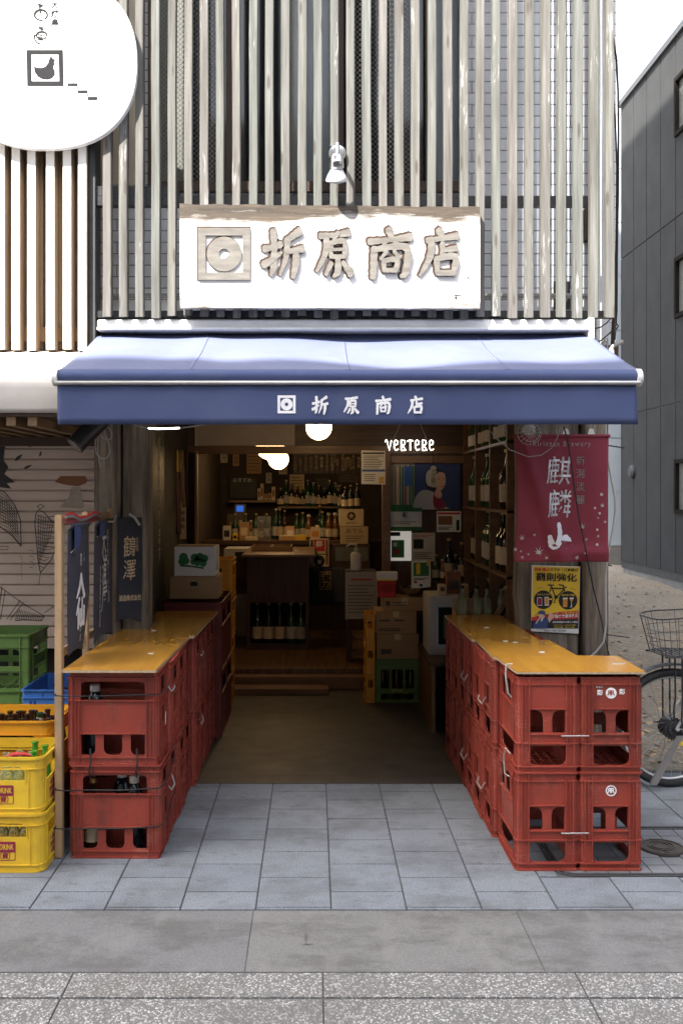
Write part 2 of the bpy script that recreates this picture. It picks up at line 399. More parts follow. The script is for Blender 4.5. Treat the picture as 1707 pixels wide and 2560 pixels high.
M['plaster_panel'] = mat('plaster_panel', (0.42, 0.37, 0.32), (0.36, 0.31, 0.27), rough=0.9, scale=4)
M['black_board'] = mat('black_board', (0.012, 0.016, 0.013), (0.018, 0.022, 0.018), rough=0.55, scale=5)
M['steel'] = mat('steel', (0.5, 0.5, 0.5), (0.42, 0.42, 0.42), rough=0.25, metal=1.0, scale=9)
M['white_plastic'] = mat('white_plastic', (0.70, 0.69, 0.66), (0.64, 0.63, 0.6), rough=0.4, scale=6)
M['clear_plastic'] = glass('clear_plastic', (0.9, 0.93, 0.95), 0.12, 0.85)
M['bottle_brown'] = mat('bottle_brown', (0.040, 0.018, 0.008), (0.03, 0.012, 0.006), rough=0.10, rvar=0.03)
M['bottle_green'] = mat('bottle_green', (0.020, 0.065, 0.026), (0.015, 0.05, 0.02), rough=0.10, rvar=0.03)
M['bottle_dark'] = mat('bottle_dark', (0.012, 0.018, 0.022), (0.010, 0.014, 0.018), rough=0.08, rvar=0.03)
M['bottle_amber'] = mat('bottle_amber', (0.16, 0.065, 0.016), (0.12, 0.045, 0.010), rough=0.15, rvar=0.05)
M['bottle_clear'] = glass('bottle_clear', (0.78, 0.92, 0.74), 0.05, 0.9)
M['bottle_green_clear'] = mat('bottle_green_clear', (0.05, 0.26, 0.03), (0.04, 0.20, 0.02), rough=0.12, rvar=0.03)
M['label_cream'] = mat('label_cream', (0.60, 0.48, 0.32), (0.5, 0.39, 0.25), rough=0.7, scale=30, vary=0.25)
M['label_white'] = mat('label_white', (0.52, 0.49, 0.44), (0.40, 0.37, 0.33), rough=0.7, scale=30, vary=0.2)
M['cap_gold'] = mat('cap_gold', (0.5, 0.36, 0.12), rough=0.35, metal=0.6)
M['cable_black'] = mat('cable_black', (0.016, 0.016, 0.017), rough=0.6)
M['cable_white'] = mat('cable_white', (0.46, 0.45, 0.43), (0.36, 0.35, 0.33), rough=0.55)
M['pipe_grey'] = mat('pipe_grey', (0.34, 0.33, 0.31), (0.28, 0.27, 0.25), rough=0.6)
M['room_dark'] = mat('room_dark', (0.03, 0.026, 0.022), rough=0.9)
M['frame_brown'] = mat('frame_brown', (0.075, 0.045, 0.03), (0.06, 0.035, 0.022), rough=0.5)
M['window_dark'] = mat('window_dark', (0.012, 0.014, 0.015), (0.02, 0.022, 0.02), rough=0.08, scale=1.5, rvar=0.04)
M['window_grey'] = mat('window_grey', (0.20, 0.205, 0.185), (0.13, 0.135, 0.12), rough=0.12, scale=2, rvar=0.05)
M['window_blue'] = mat('window_blue', (0.20, 0.24, 0.26), (0.13, 0.16, 0.18), rough=0.15, scale=2, rvar=0.05)
M['cream_wall'] = mat('cream_wall', (0.74, 0.67, 0.54), (0.66, 0.60, 0.48), rough=0.8, scale=4)
M['charcoal'] = mat('charcoal', (0.050, 0.052, 0.052), (0.040, 0.042, 0.042), rough=0.7)
M['pale_wall'] = mat('pale_wall', (0.42, 0.47, 0.52), (0.38, 0.43, 0.48), rough=0.6, scale=1.5)
M['concrete'] = mat('concrete', (0.22, 0.21, 0.20), (0.16, 0.155, 0.15), rough=0.9, scale=5, bmp=0.2)
M['white_sign'] = mat('white_sign', (0.85, 0.85, 0.84), (0.80, 0.80, 0.79), rough=0.5, scale=3)
M['white_paint_wood'] = mat('white_paint_wood', (0.80, 0.78, 0.74), (0.72, 0.69, 0.64), rough=0.6, scale=4, stretch=(6, 6, 0.6), vary=0.03)
M['pale_backing'] = mat('pale_backing', (0.40, 0.31, 0.225), (0.31, 0.235, 0.165), rough=0.8, scale=4, stretch=(6, 6, 0.7), vary=0.1)
M['matte_frame'] = mat('matte_frame', (0.016, 0.014, 0.012), (0.022, 0.019, 0.016), rough=0.95, spec=0.05)
M['tan_wood'] = mat('tan_wood', (0.22, 0.135, 0.065), (0.15, 0.09, 0.045), rough=0.7, scale=4, stretch=(6, 6, 0.7), vary=0.1)
M['canopy_cloth'] = mat('canopy_cloth', (0.52, 0.49, 0.45), (0.45, 0.42, 0.385), rough=0.8, scale=2.5, stretch=(1.4, 1, 1), bmp=0.1, dirt=(0.33, 0.30, 0.27), dirt_amt=0.5, dirt_scale=2.2)
M['opposite_wall'] = mat('opposite_wall', (0.42, 0.40, 0.37), (0.36, 0.34, 0.31), rough=0.8, scale=0.6)
M['glow_globe'] = mat('glow_globe', (0.9, 0.8, 0.6), rough=0.5, emit=(1.0, 0.64, 0.29), estr=5.0)
M['glow_neon'] = mat('glow_neon', (0.9, 0.9, 0.9), rough=0.5, emit=(1.0, 0.93, 0.82), estr=1.7)
M['glow_led'] = mat('glow_led', (0.9, 0.9, 0.9), rough=0.5, emit=(1.0, 0.95, 0.9), estr=4.0)
M['glow_screen'] = mat('glow_screen', (0.02, 0.05, 0.2), rough=0.3, emit=(0.05, 0.22, 1.0), estr=0.12)
M['glow_leaflet'] = mat('glow_leaflet', (0.7, 0.7, 0.66), rough=0.5, emit=(0.95, 0.92, 0.85), estr=0.07)  # leaflet paper with a faint glow put into the material, no lamp behind
M['spokes'] = mat('spokes', (0.6, 0.6, 0.6), rough=0.3, metal=1.0)
M['leaf_litter'] = mat('leaf_litter', (0.50, 0.38, 0.24), (0.30, 0.20, 0.11), rough=0.9, scale=9)
M['tail_orange'] = mat('tail_orange', (0.6, 0.3, 0.05), rough=0.3)

# weathered grey slat timber with flaking paint
def slat_mat():
    m, n, b = nt('weathered_slat')
    g = noise(n, coords(n, (40, 40, 1.6)), 1.0, 7, 0.65)
    col = ramp(n, g, [(0.32, (0.062, 0.058, 0.053)), (0.48, (0.108, 0.107, 0.102)), (0.58, (0.134, 0.134, 0.129)), (0.72, (0.185, 0.184, 0.178))])
    oi = node(n, 'ShaderNodeObjectInfo')
    tint = ramp(n, oi.outputs['Random'], [(0.0, (0.86, 0.90, 0.84)), (0.4, (1.0, 0.95, 0.90)), (0.7, (0.94, 1.0, 0.95)), (1.0, (1.08, 1.0, 0.96))])
    col = mix(n, 1.0, col, tint, 'MULTIPLY')
    fl = noise(n, coords(n, (60, 60, 6)), 1.0, 8, 0.7)
    fk = noise(n, coords(n, (5, 5, 1.2)), 1.0, 3)
    mm = node(n, 'ShaderNodeMath', operation='MULTIPLY'); n.links.new(fl, mm.inputs[0]); n.links.new(fk, mm.inputs[1])
    f = ramp(n, mm.outputs[0], [(0.345, (0, 0, 0)), (0.385, (0.75, 0.75, 0.75))])
    col = mix(n, f, col, (0.33, 0.33, 0.32))
    vo = node(n, 'ShaderNodeTexVoronoi'); vo.inputs['Scale'].default_value = 1.0
    n.links.new(coords(n, (16, 16, 3.2)), vo.inputs['Vector'])
    k = ramp(n, vo.outputs['Distance'], [(0.10, (1, 1, 1)), (0.17, (0, 0, 0))])
    col = mix(n, mix(n, 0.75, (0, 0, 0), k), col, (0.045, 0.036, 0.028))
    n.links.new(col, b.inputs['Base Color']); b.inputs['Roughness'].default_value = 0.85
    bump(n, b, g, 0.35, 0.004)
    return m
M['weathered_slat'] = slat_mat()
def post_mat():
    m, n, b = nt('weathered_post')
    g = noise(n, coords(n, (26, 26, 1.3)), 1.0, 8, 0.7, 0.3)
    col = ramp(n, g, [(0.30, (0.05, 0.040, 0.030)), (0.46, (0.17, 0.135, 0.10)), (0.66, (0.36, 0.30, 0.235))])
    d = noise(n, coords(n, (3, 3, 1.2)), 1.0, 6, 0.7)
    col = mix(n, ramp(n, d, [(0.42, (0, 0, 0)), (0.7, (0.7, 0.7, 0.7))]), col, (0.045, 0.035, 0.028))
    n.links.new(col, b.inputs['Base Color']); b.inputs['Roughness'].default_value = 0.85
    bump(n, b, g, 0.6, 0.012); return m
M['weathered_post'] = post_mat()
def signboard_mat():
    m, n, b = nt('signboard_wood')
    tc = node(n, 'ShaderNodeTexCoord'); sp = node(n, 'ShaderNodeSeparateXYZ'); n.links.new(tc.outputs['Generated'], sp.inputs[0])
    g = noise(n, coords(n, (3, 10, 34), False), 1.0, 8, 0.7)
    big = noise(n, coords(n, (3.2, 3, 9), False), 1.0, 5, 0.6)
    # worn bands along the top and bottom edges where the white paint has washed off
    top = ramp(n, sp.outputs['Z'], [(0.0, (0.42, 0.42, 0.42)), (0.08, (0.24, 0.24, 0.24)), (0.18, (0, 0, 0)), (0.70, (0, 0, 0)), (0.82, (0.36, 0.36, 0.36)), (0.91, (0.66, 0.66, 0.66)), (1.0, (0.85, 0.85, 0.85))])
    a = node(n, 'ShaderNodeMath', operation='MULTIPLY'); n.links.new(g, a.inputs[0]); n.links.new(big, a.inputs[1])
    a2 = node(n, 'ShaderNodeMath', operation='MULTIPLY_ADD'); n.links.new(a.outputs[0], a2.inputs[0]); a2.inputs[1].default_value = 1.75; n.links.new(top, a2.inputs[2])
    f = ramp(n, a2.outputs[0], [(0.62, (0, 0, 0)), (0.80, (0.5, 0.5, 0.5)), (1.04, (1, 1, 1))])
    br = ramp(n, g, [(0.32, (0.022, 0.015, 0.009)), (0.55, (0.065, 0.048, 0.032)), (0.75, (0.17, 0.14, 0.10))])
    col = mix(n, f, (0.82, 0.80, 0.76), br)
    n.links.new(col, b.inputs['Base Color']); b.inputs['Roughness'].default_value = 0.75
    bump(n, b, g, 0.3, 0.006); return m
M['signboard_wood'] = signboard_mat()
M['carved_wood'] = mat('carved_wood', (0.095, 0.086, 0.075), (0.185, 0.172, 0.152), rough=0.75, scale=12, stretch=(0.6, 2, 3), bmp=0.25)
M['carved_edge'] = mat('carved_edge', (0.028, 0.012, 0.006), (0.045, 0.02, 0.010), rough=0.7, scale=12)
def tile_wall(name, c1, c2, mortar):
    m, n, b = nt(name)
    tc = node(n, 'ShaderNodeTexCoord'); sp = node(n, 'ShaderNodeSeparateXYZ'); n.links.new(tc.outputs['Object'], sp.inputs[0])
    cb = node(n, 'ShaderNodeCombineXYZ'); n.links.new(sp.outputs['X'], cb.inputs[0]); n.links.new(sp.outputs['Z'], cb.inputs[1])
    br = node(n, 'ShaderNodeTexBrick'); n.links.new(cb.outputs[0], br.inputs['Vector'])
    br.inputs['Scale'].default_value = 1.0; br.inputs['Brick Width'].default_value = 0.235; br.inputs['Row Height'].default_value = 0.0685
    br.inputs['Mortar Size'].default_value = 0.0035; br.inputs['Color1'].default_value = (*c1, 1); br.inputs['Color2'].default_value = (*c2, 1); br.inputs['Mortar'].default_value = (*mortar, 1)
    nz = noise(n, coords(n, (5, 5, 2), False), 1.0, 6, 0.65)
    col = mix(n, ramp(n, nz, [(0.35, (0, 0, 0)), (0.75, (0.6, 0.6, 0.6))]), br.outputs['Color'], tuple(x * 0.6 for x in c1))
    n.links.new(col, b.inputs['Base Color']); b.inputs['Roughness'].default_value = 0.6
    inv = node(n, 'ShaderNodeMath', operation='SUBTRACT'); inv.inputs[0].default_value = 1.0; n.links.new(br.outputs['Fac'], inv.inputs[1])
    bump(n, b, inv.outputs[0], 0.7, 0.008); return m
M['facade_tile'] = tile_wall('facade_tile', (0.78, 0.80, 0.85), (0.72, 0.74, 0.79), (0.14, 0.14, 0.15))
def paving_mat():
    m, n, b = nt('granite_paver')
    ge = node(n, 'ShaderNodeNewGeometry')
    f = noise(n, coords(n, (160, 160, 160), False), 1.0, 4, 0.75)
    c = ramp(n, f, [(0.30, (0.086, 0.097, 0.112)), (0.5, (0.180, 0.197, 0.220)), (0.72, (0.325, 0.348, 0.372))])
    t = ramp(n, ge.outputs['Random Per Island'], [(0, (0.95, 0.955, 0.97)), (0.5, (1.0, 1.0, 1.0)), (1, (1.04, 1.035, 1.03))])
    c = mix(n, 1.0, c, t, 'MULTIPLY')
    s = noise(n, coords(n, (2.0, 2.6, 1), False), 1.0, 8, 0.72)
    c = mix(n, ramp(n, s, [(0.45, (0, 0, 0)), (0.62, (0.60, 0.60, 0.60))]), c, (0.085, 0.087, 0.090))
    s2 = noise(n, coords(n, (7, 9, 1), False), 1.0, 7, 0.75)
    c = mix(n, ramp(n, s2, [(0.56, (0, 0, 0)), (0.66, (0.45, 0.45, 0.45))]), c, (0.070, 0.068, 0.064))
    n.links.new(c, b.inputs['Base Color']); b.inputs['Roughness'].default_value = 0.82
    bump(n, b, f, 0.25, 0.002); return m
M['granite_paver'] = paving_mat()
def gutter_mat():
    m, n, b = nt('gutter_concrete')
    f = noise(n, coords(n, (120, 120, 120), False), 1.0, 3, 0.7)
    c = ramp(n, f, [(0.3, (0.120, 0.121, 0.122)), (0.7, (0.192, 0.193, 0.191))])
    ge = node(n, 'ShaderNodeNewGeometry')
    c = mix(n, 1.0, c, ramp(n, ge.outputs['Random Per Island'], [(0, (0.9, 0.92, 0.96)), (1, (1.1, 1.07, 1.02))]), 'MULTIPLY')
    s = noise(n, coords(n, (2.5, 5, 1), False), 1.0, 9, 0.75)
    c = mix(n, ramp(n, s, [(0.46, (0, 0, 0)), (0.60, (0.6, 0.6, 0.6))]), c, (0.080, 0.076, 0.070))
    w = noise(n, coords(n, (9, 4, 1), False), 1.0, 5, 0.6)
    c = mix(n, ramp(n, w, [(0.54, (0, 0, 0)), (0.66, (0.40, 0.40, 0.40))]), c, (0.22, 0.213, 0.20))
    tc = node(n, 'ShaderNodeTexCoord')
    for (cx, cy, rx, ry, amt) in ((-0.022, 3.60, 0.055, 0.020, 1.0), (-0.03, 3.66, 0.022, 0.16, 0.75), (0.60, 3.62, 0.018, 0.014, 0.8), (0.24, 3.76, 0.02, 0.016, 0.7), (-0.95, 3.62, 0.09, 0.02, 0.4), (0.02, 3.50, 0.10, 0.05, 0.45)):
        mp = node(n, 'ShaderNodeMapping'); mp.inputs['Location'].default_value = (-cx / rx, -cy / ry, 0); mp.inputs['Scale'].default_value = (1 / rx, 1 / ry, 0)
        n.links.new(tc.outputs['Object'], mp.inputs[0])
        ln = node(n, 'ShaderNodeVectorMath', operation='LENGTH'); n.links.new(mp.outputs[0], ln.inputs[0])
        ad = node(n, 'ShaderNodeMath', operation='MULTIPLY_ADD'); n.links.new(w, ad.inputs[0]); ad.inputs[1].default_value = 1.2; n.links.new(ln.outputs['Value'], ad.inputs[2])
        c = mix(n, ramp(n, ad.outputs[0], [(0.55, (amt,) * 3), (1.0, (0, 0, 0))]), c, (0.035, 0.034, 0.033))
    n.links.new(c, b.inputs['Base Color']); b.inputs['Roughness'].default_value = 0.85
    bump(n, b, f, 0.2, 0.002); return m
M['gutter_concrete'] = gutter_mat()
def pebble_mat():
    m, n, b = nt('washed_pebble')
    v = node(n, 'ShaderNodeTexVoronoi'); v.inputs['Scale'].default_value = 1.0
    n.links.new(coords(n, (150, 118, 100), False), v.inputs['Vector'])
    sp = node(n, 'ShaderNodeSeparateColor'); n.links.new(v.outputs['Color'], sp.inputs[0])
    stone = ramp(n, sp.outputs[0], [(0.0, (0.12, 0.12, 0.115)), (0.25, (0.165, 0.163, 0.155)), (0.48, (0.235, 0.23, 0.22)), (0.72, (0.37, 0.36, 0.34)), (1.0, (0.62, 0.60, 0.57))])
    e = ramp(n, v.outputs['Distance'], [(0.38, (0, 0, 0)), (0.70, (1, 1, 1))])
    c = mix(n, e, stone, (0.15, 0.148, 0.14))
    s = noise(n, coords(n, (1.3, 1.5, 1), False), 1.0, 7, 0.7)
    c = mix(n, ramp(n, s, [(0.46, (0, 0, 0)), (0.62, (0.55, 0.55, 0.55))]), c, (0.125, 0.118, 0.108))
    n.links.new(c, b.inputs['Base Color']); b.inputs['Roughness'].default_value = 0.7
    inv = node(n, 'ShaderNodeMath', operation='SUBTRACT'); inv.inputs[0].default_value = 1.0; n.links.new(v.outputs['Distance'], inv.inputs[1])
    bump(n, b, inv.outputs[0], 0.5, 0.004); return m
M['washed_pebble'] = pebble_mat()
M['joint'] = mat('joint', (0.055, 0.055, 0.058), (0.075, 0.075, 0.078), rough=0.9, scale=30)
def dirt_mat():
    m, n, b = nt('bare_earth')
    f = noise(n, coords(n, (22, 22, 22), False), 1.0, 9, 0.75)
    c = ramp(n, f, [(0.28, (0.12, 0.10, 0.078)), (0.5, (0.26, 0.22, 0.168)), (0.72, (0.44, 0.38, 0.295))])
    s = noise(n, coords(n, (0.8, 0.8, 1), False), 1.0, 6, 0.65)
    c = mix(n, ramp(n, s, [(0.4, (0, 0, 0)), (0.7, (0.7, 0.7, 0.7))]), c, (0.17, 0.145, 0.112))
    n.links.new(c, b.inputs['Base Color']); b.inputs['Roughness'].default_value = 0.95
    bump(n, b, f, 0.8, 0.03); return m
M['bare_earth'] = dirt_mat()
M['shop_slab'] = mat('shop_slab', (0.048, 0.042, 0.036), (0.035, 0.030, 0.026), rough=0.55, scale=6, bmp=0.08, dirt=(0.03, 0.027, 0.024), dirt_amt=0.6, dirt_scale=1.6)
M['asphalt'] = mat('asphalt', (0.055, 0.055, 0.057), (0.075, 0.075, 0.076), rough=0.9, scale=40, bmp=0.3)
M['cladding'] = mat('cladding', (0.050, 0.051, 0.052), (0.043, 0.044, 0.045), rough=0.85, spec=0.15, scale=2, dirt=(0.042, 0.043, 0.043), dirt_amt=0.4, dirt_scale=0.7)
M['shutter_paint'] = mat('shutter_paint', (0.62, 0.50, 0.42), (0.56, 0.44, 0.36), rough=0.6, scale=2.5, dirt=(0.42, 0.33, 0.27), dirt_amt=0.5, dirt_scale=2.0)
M['mural_black'] = mat('mural_black', (0.022, 0.020, 0.019), (0.035, 0.03, 0.028), rough=0.6, scale=25)
M['mural_brown'] = mat('mural_brown', (0.26, 0.10, 0.04), (0.20, 0.075, 0.03), rough=0.6)
M['mural_cream'] = mat('mural_cream', (0.42, 0.35, 0.28), rough=0.6)
M['paver_small'] = mat('paver_small', (0.19, 0.20, 0.215), (0.11, 0.11, 0.115), rough=0.8, scale=3, vary=0.1)
M['iron'] = mat('iron', (0.10, 0.085, 0.075), (0.07, 0.06, 0.055), rough=0.6, metal=0.4, scale=20, bmp=0.2)
# ================================================================ SETTING
YT = 5.58      # threshold: paving ends, shop slab begins
YW = 5.85      # facade wall
YS = 5.38      # front face of the slat screen
def struct(mb, name, m, **k): return tag(mb.build(name, m, **k), kind='structure')

struct(MB().box(-80, 80, -60, 90, -0.30, -0.034), 'ground', M['bare_earth'])
struct(MB().box(-40, 40, -9.0, 1.2, -0.05, -0.012), 'road', M['asphalt'])
# vacant lot of bare earth right of the shop
def lot(u, v):
    x = 1.80 + u * 12; y = 5.82 + v * 34
    e = min(1, (y - 5.82) / 0.8)
    return Vector((x, y, -0.02 + e * (0.035 + 0.03 * math.sin(x * 1.9 + y * 0.7) + 0.02 * math.sin(x * 4.3 - y * 2.1))))
struct(MB().grid(lot, 60, 150), 'earth_lot', M['bare_earth'], smooth=60)

# granite pavers in staggered columns
bm = MB()
for k in range(-13, 16):
    x0 = 0.068 + 0.30 * (k - 1); x1 = x0 + 0.30
    off = 3.918 if (k % 2) == 0 else 4.07
    ys = [3.895]
    y = off - 0.303 * 2
    while y < 5.58:
        if y > 3.895 + 0.012: ys.append(y)
        y += 0.303
    end = 5.80 if x0 > 1.80 else YT
    ys = [q for q in ys if q < end - 0.02] + [end]
    for a, b in zip(ys, ys[1:]):
        xa, xb = x0 + 0.003, x1 - 0.003
        # leave room for the tiled access frame on the right
        if xb > 1.06 and xa < 1.98 and b > 4.235 and a < 4.86:
            for (p, q) in ((a, min(b, 4.23)), (max(a, 4.865), b)):
                if q - p > 0.02: bm.box(xa, xb, p + 0.003, q - 0.003, -0.03, 0.0)
            if xa < 1.05: bm.box(xa, 1.05, max(a, 4.23) + 0.003, min(b, 4.865) - 0.003, -0.03, 0.0)
            if xb > 1.99: bm.box(1.99, xb, max(a, 4.23) + 0.003, min(b, 4.865) - 0.003, -0.03, 0.0)
            continue
        bm.box(xa, xb, a + 0.003, b - 0.003, -0.03, 0.0)
struct(bm, 'pavement', M['granite_paver'], bevel=0.0015)
struct(MB().box(-6, 6.5, 3.0, 5.86, -0.034, -0.005), 'joint_bed', M['joint'])
# smooth concrete gutter strip
bm = MB()
gx = [-4.4, -2.7, -1.28, -0.24, 0.80, 1.86, 2.9, 4.4]
for a, b in zip(gx, gx[1:]): bm.box(a + 0.0015, b - 0.0015, 3.395, 3.89, -0.03, -0.002)
struct(bm, 'gutter_strip', M['gutter_concrete'])
# exposed pebble paving of the street
bm = MB()
px = [-4.6, -3.4, -2.2, -0.83, 0.03, 0.90, 2.3, 3.6, 4.9]
for i, (a, b) in enumerate(zip(px, px[1:])):
    for c, d in ((3.22, 3.388), (2.3, 3.212), (1.2, 2.292)):
        bm.box(a + 0.003, b - 0.003, c + 0.003, d - 0.003, -0.03, -0.001)
struct(bm, 'street_paving', M['washed_pebble'])
# shop slab, threshold channel
struct(MB().box(-1.27, 1.78, 5.745, 8.25, -0.03, -0.001), 'shop_floor', M['shop_slab'])
struct(MB().box(-1.27, 1.78, 5.583, 5.74, -0.03, 0.0), 'threshold', M['shop_slab'])
# raised timber floor of the back room with its step
bm = MB()
for i in range(34):
    a = -1.25 + i * 0.09
    bm.box(a + 0.001, a + 0.089, 8.42, 13.2, 0.02, 0.14)
struct(bm, 'timber_floor', mat('timber_floor', (0.17, 0.085, 0.034), (0.10, 0.05, 0.02), rough=0.35, scale=4, stretch=(8, 0.5, 2), bmp=0.1))
struct(MB().box(-1.2, 0.60, 8.26, 8.40, 0.0, 0.10), 'floor_step', M['mid_wood'])
struct(MB().box(-0.85, 0.12, 8.02, 8.24, 0.0, 0.045), 'step_board', M['mid_wood'], bevel=0.004)

# inspection cover set in small tiles, right of the counter
t = thing('access_cover', 'tiled access cover framed by a dark steel rail beside the right crates', 'access cover', (1.5, 4.55, 0))
MB().prism(rr(1.055, 1.985, 4.235, 4.86, 0.08), Matrix.Identity(4), 0.02, [rr(1.066, 1.974, 4.246, 4.849, 0.07)], -0.018).prism(rr(1.078, 1.962, 4.258, 4.837, 0.065), Matrix.Identity(4), 0.019, [rr(1.088, 1.952, 4.268, 4.827, 0.06)], -0.018).build('rail', M['dark_metal'], t)
bm = MB()
for i in range(9):
    for j in range(6):
        x0 = 1.095 + i * 0.0955; y0 = 4.275 + j * 0.092
        if (x0 + 0.045 - 1.62) ** 2 + (y0 + 0.045 - 4.57) ** 2 < 0.095 ** 2: continue
        bm.box(x0, x0 + 0.09, y0, y0 + 0.0865, -0.03, -0.001)
bm.build('tile', M['paver_small'], t)
t = thing('valve_cover', 'small round iron valve cover with raised rings in the tiled access cover', 'valve cover', (1.62, 4.57, 0))
bm = MB().lathe([(0.0, -0.03), (0.105, -0.03), (0.105, 0.004), (0.0, 0.004)], (1.62, 4.57, 0), 40)
bm.build('lid', M['iron'], t)
bm = MB()
for r0, r1 in ((0.094, 0.101), (0.055, 0.062), (0.036, 0.045)):
    bm.prism(circ(1.62, 4.585 if r1 < 0.09 else 4.57, r1, 40), Matrix.Identity(4), 0.004, [circ(1.62, 4.585 if r1 < 0.09 else 4.57, r0, 40)], 0.0042)
bm.build('ring', M['iron'], t)
text('トメル', 0.045, Matrix.Translation((1.62, 4.505, 0.0045)), M['iron'], t, depth=0.002)
tag(MB().lathe([(0, 0.0), (0.045, 0.0), (0.045, 0.003), (0.0, 0.003)], (0.495, 5.98, 0), 28).build('floor_plug', M['iron']), 'small round rusty plug flush in the shop floor near the right crates', 'floor plug')

# leaf litter on the lot (nobody could count it)
bm = MB(); r2 = random.Random(3)
for i in range(5200):
    x = 1.95 + 7 * r2.random() ** 1.2; y = 6.0 + 15 * r2.random() ** 1.4
    if x > 6.2: continue
    p = lot((x - 1.80) / 12, (y - 5.82) / 34); s = 0.010 + 0.028 * r2.random(); a = r2.random() * 6.28
    q = Matrix.Translation(p + Vector((0, 0, 0.006))) @ Matrix.Rotation(a, 4, 'Z') @ Matrix.Rotation(r2.uniform(-.6, .6), 4, 'X') @ Matrix.Rotation(r2.uniform(-.5, .5), 4, 'Y')
    bm.quad(q @ Vector((-s, 0, 0)), q @ Vector((0, -s * .45, .2 * s)), q @ Vector((s, 0, 0)), q @ Vector((0, s * .45, 0)))
tag(bm.build('leaf_litter', M['leaf_litter']), kind='stuff')

# ================================================================ SHOP BUILDING
shop = thing('shop_building', 'narrow tiled shop building with a dark open ground floor behind grey slats', 'building', (0.25, YW, 0))
XL, XR = -1.275, 1.80
# upper wall with its long window opening
wx0, wx1, wz0 = X(372, YW), X(1158, YW), Z(470, YW)
MB().prism([(XL, 2.52), (XR, 2.52), (XR, 17.5), (XL, 17.5)], at(0, YW, 0), -0.12, [[(wx0, wz0), (wx1, wz0), (wx1, 6.3), (wx0, 6.3)]]).build('upper_wall', M['facade_tile'], shop)
MB().box(XL, XR, YW + 0.5, 16, 2.62, 17.5).box(XL, XR, YW + 0.121, YW + 0.5, 6.4, 17.5).build('wall', M['facade_tile'], shop)
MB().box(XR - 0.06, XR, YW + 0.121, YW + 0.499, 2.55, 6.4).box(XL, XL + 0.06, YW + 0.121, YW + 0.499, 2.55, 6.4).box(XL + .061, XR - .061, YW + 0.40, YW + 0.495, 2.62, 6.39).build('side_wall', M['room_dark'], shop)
MB().box(X(1487, 5.74), X(1521, 5.74), 5.72, 5.845, 2.2, 9).build('corner_trim', M['white_metal'], shop, bevel=0.004)
# cream board left of the window
MB().box(X(240, 5.83), X(362, 5.83), 5.82, 5.848, Z(462, 5.83), 6.0).build('cream_board', M['cream_wall'], shop)
# window: frame, mullions, panes
w = MB()
for a, b in ((372, 384), (566, 590), (835, 858), (1062, 1074), (1150, 1158)):
    w.box(X(a, YW), X(b, YW), YW - 0.03, YW + 0.05, wz0, 6.3)
w.box(wx0, wx1, YW - 0.035, YW + 0.05, wz0 - 0.03, wz0 + 0.03)
win = w.build('window', M['frame_brown'], shop)
for i, (a, b, mm) in enumerate(((384, 480, 'window_grey'), (480, 566, 'window_dark'), (590, 700, 'window_dark'), (700, 760, 'window_grey'), (760, 835, 'window_blue'), (858, 960, 'window_dark'), (960, 1062, 'window_dark'), (1074, 1150, 'window_blue'))):
    MB().box(X(a, YW) + 0.001, X(b, YW) - 0.001, YW + 0.02 + 0.004 * i, YW + 0.024 + 0.004 * i, wz0 + 0.031, 6.29).build('pane', M[mm], win)
for (a, b) in ((386, 560), (885, 1030)):
    x0, x1 = X(a, YW), X(b, YW); bm = MB(); st = 0.021; z1 = 5.0
    k = x0 - (z1 - wz0)
    while k < x1:
        for sgn in (1, -1):
            # a diagonal wire clipped to the pane
            pts = []
            s0 = max(x0, k); s1 = min(x1, k + (z1 - wz0))
            if s1 - s0 > 0.02:
                za, zb = wz0 + .03 + (s0 - k), wz0 + .03 + (s1 - k)
                if sgn == 1: bm.box(0, math.hypot(s1 - s0, zb - za), -0.0006, 0.0006, -0.0006, 0.0006, Matrix.Translation((s0, YW + 0.012, za)) @ Matrix.Rotation(-math.atan2(zb - za, s1 - s0), 4, 'Y'))
                else: bm.box(0, math.hypot(s1 - s0, zb - za), -0.0006, 0.0006, -0.0006, 0.0006, Matrix.Translation((x0 + x1 - s0, YW + 0.014, za)) @ Matrix.Rotation(math.pi + math.atan2(zb - za, s1 - s0), 4, 'Y'))
        k += st * 1.45
    bm.build('wire_mesh', M['pipe_grey'], win)
# dark rails behind the slats
MB().box(XL + 0.002, X(1470, 5.5), YS + 0.055, YS + 0.115, Z(515, 5.45), Z(492, 5.45)).build('rail', M['black_metal'], shop)
MB().box(XL + 0.002, X(452, 5.5), YS + 0.056, YS + 0.116, Z(491, 5.45), Z(467, 5.45)).build('rail', M['black_metal'], shop)
MB().box(XL + 0.002, X(1535, 5.45), YS + 0.055, YS + 0.105, 2.628, Z(778, 5.45)).build('rail', M['black_metal'], shop)
MB().rod((XL + 0.01, 5.80, 2.82), (1.70, 5.80, 2.82), 0.016, 10).build('conduit', M['pipe_grey'], shop)
# small vent boxes and stains low on the wall
MB().box(X(1462, 5.8), X(1476, 5.8), 5.80, 5.848, Z(600, 5.8), Z(520, 5.8)).build('rust_plate', M['frame_brown'], shop)
MB().box(X(1388, 5.8), X(1428, 5.8), 5.835, 5.848, Z(770, 5.8), Z(700, 5.8)).build('stain_plate', M['charcoal'], shop)
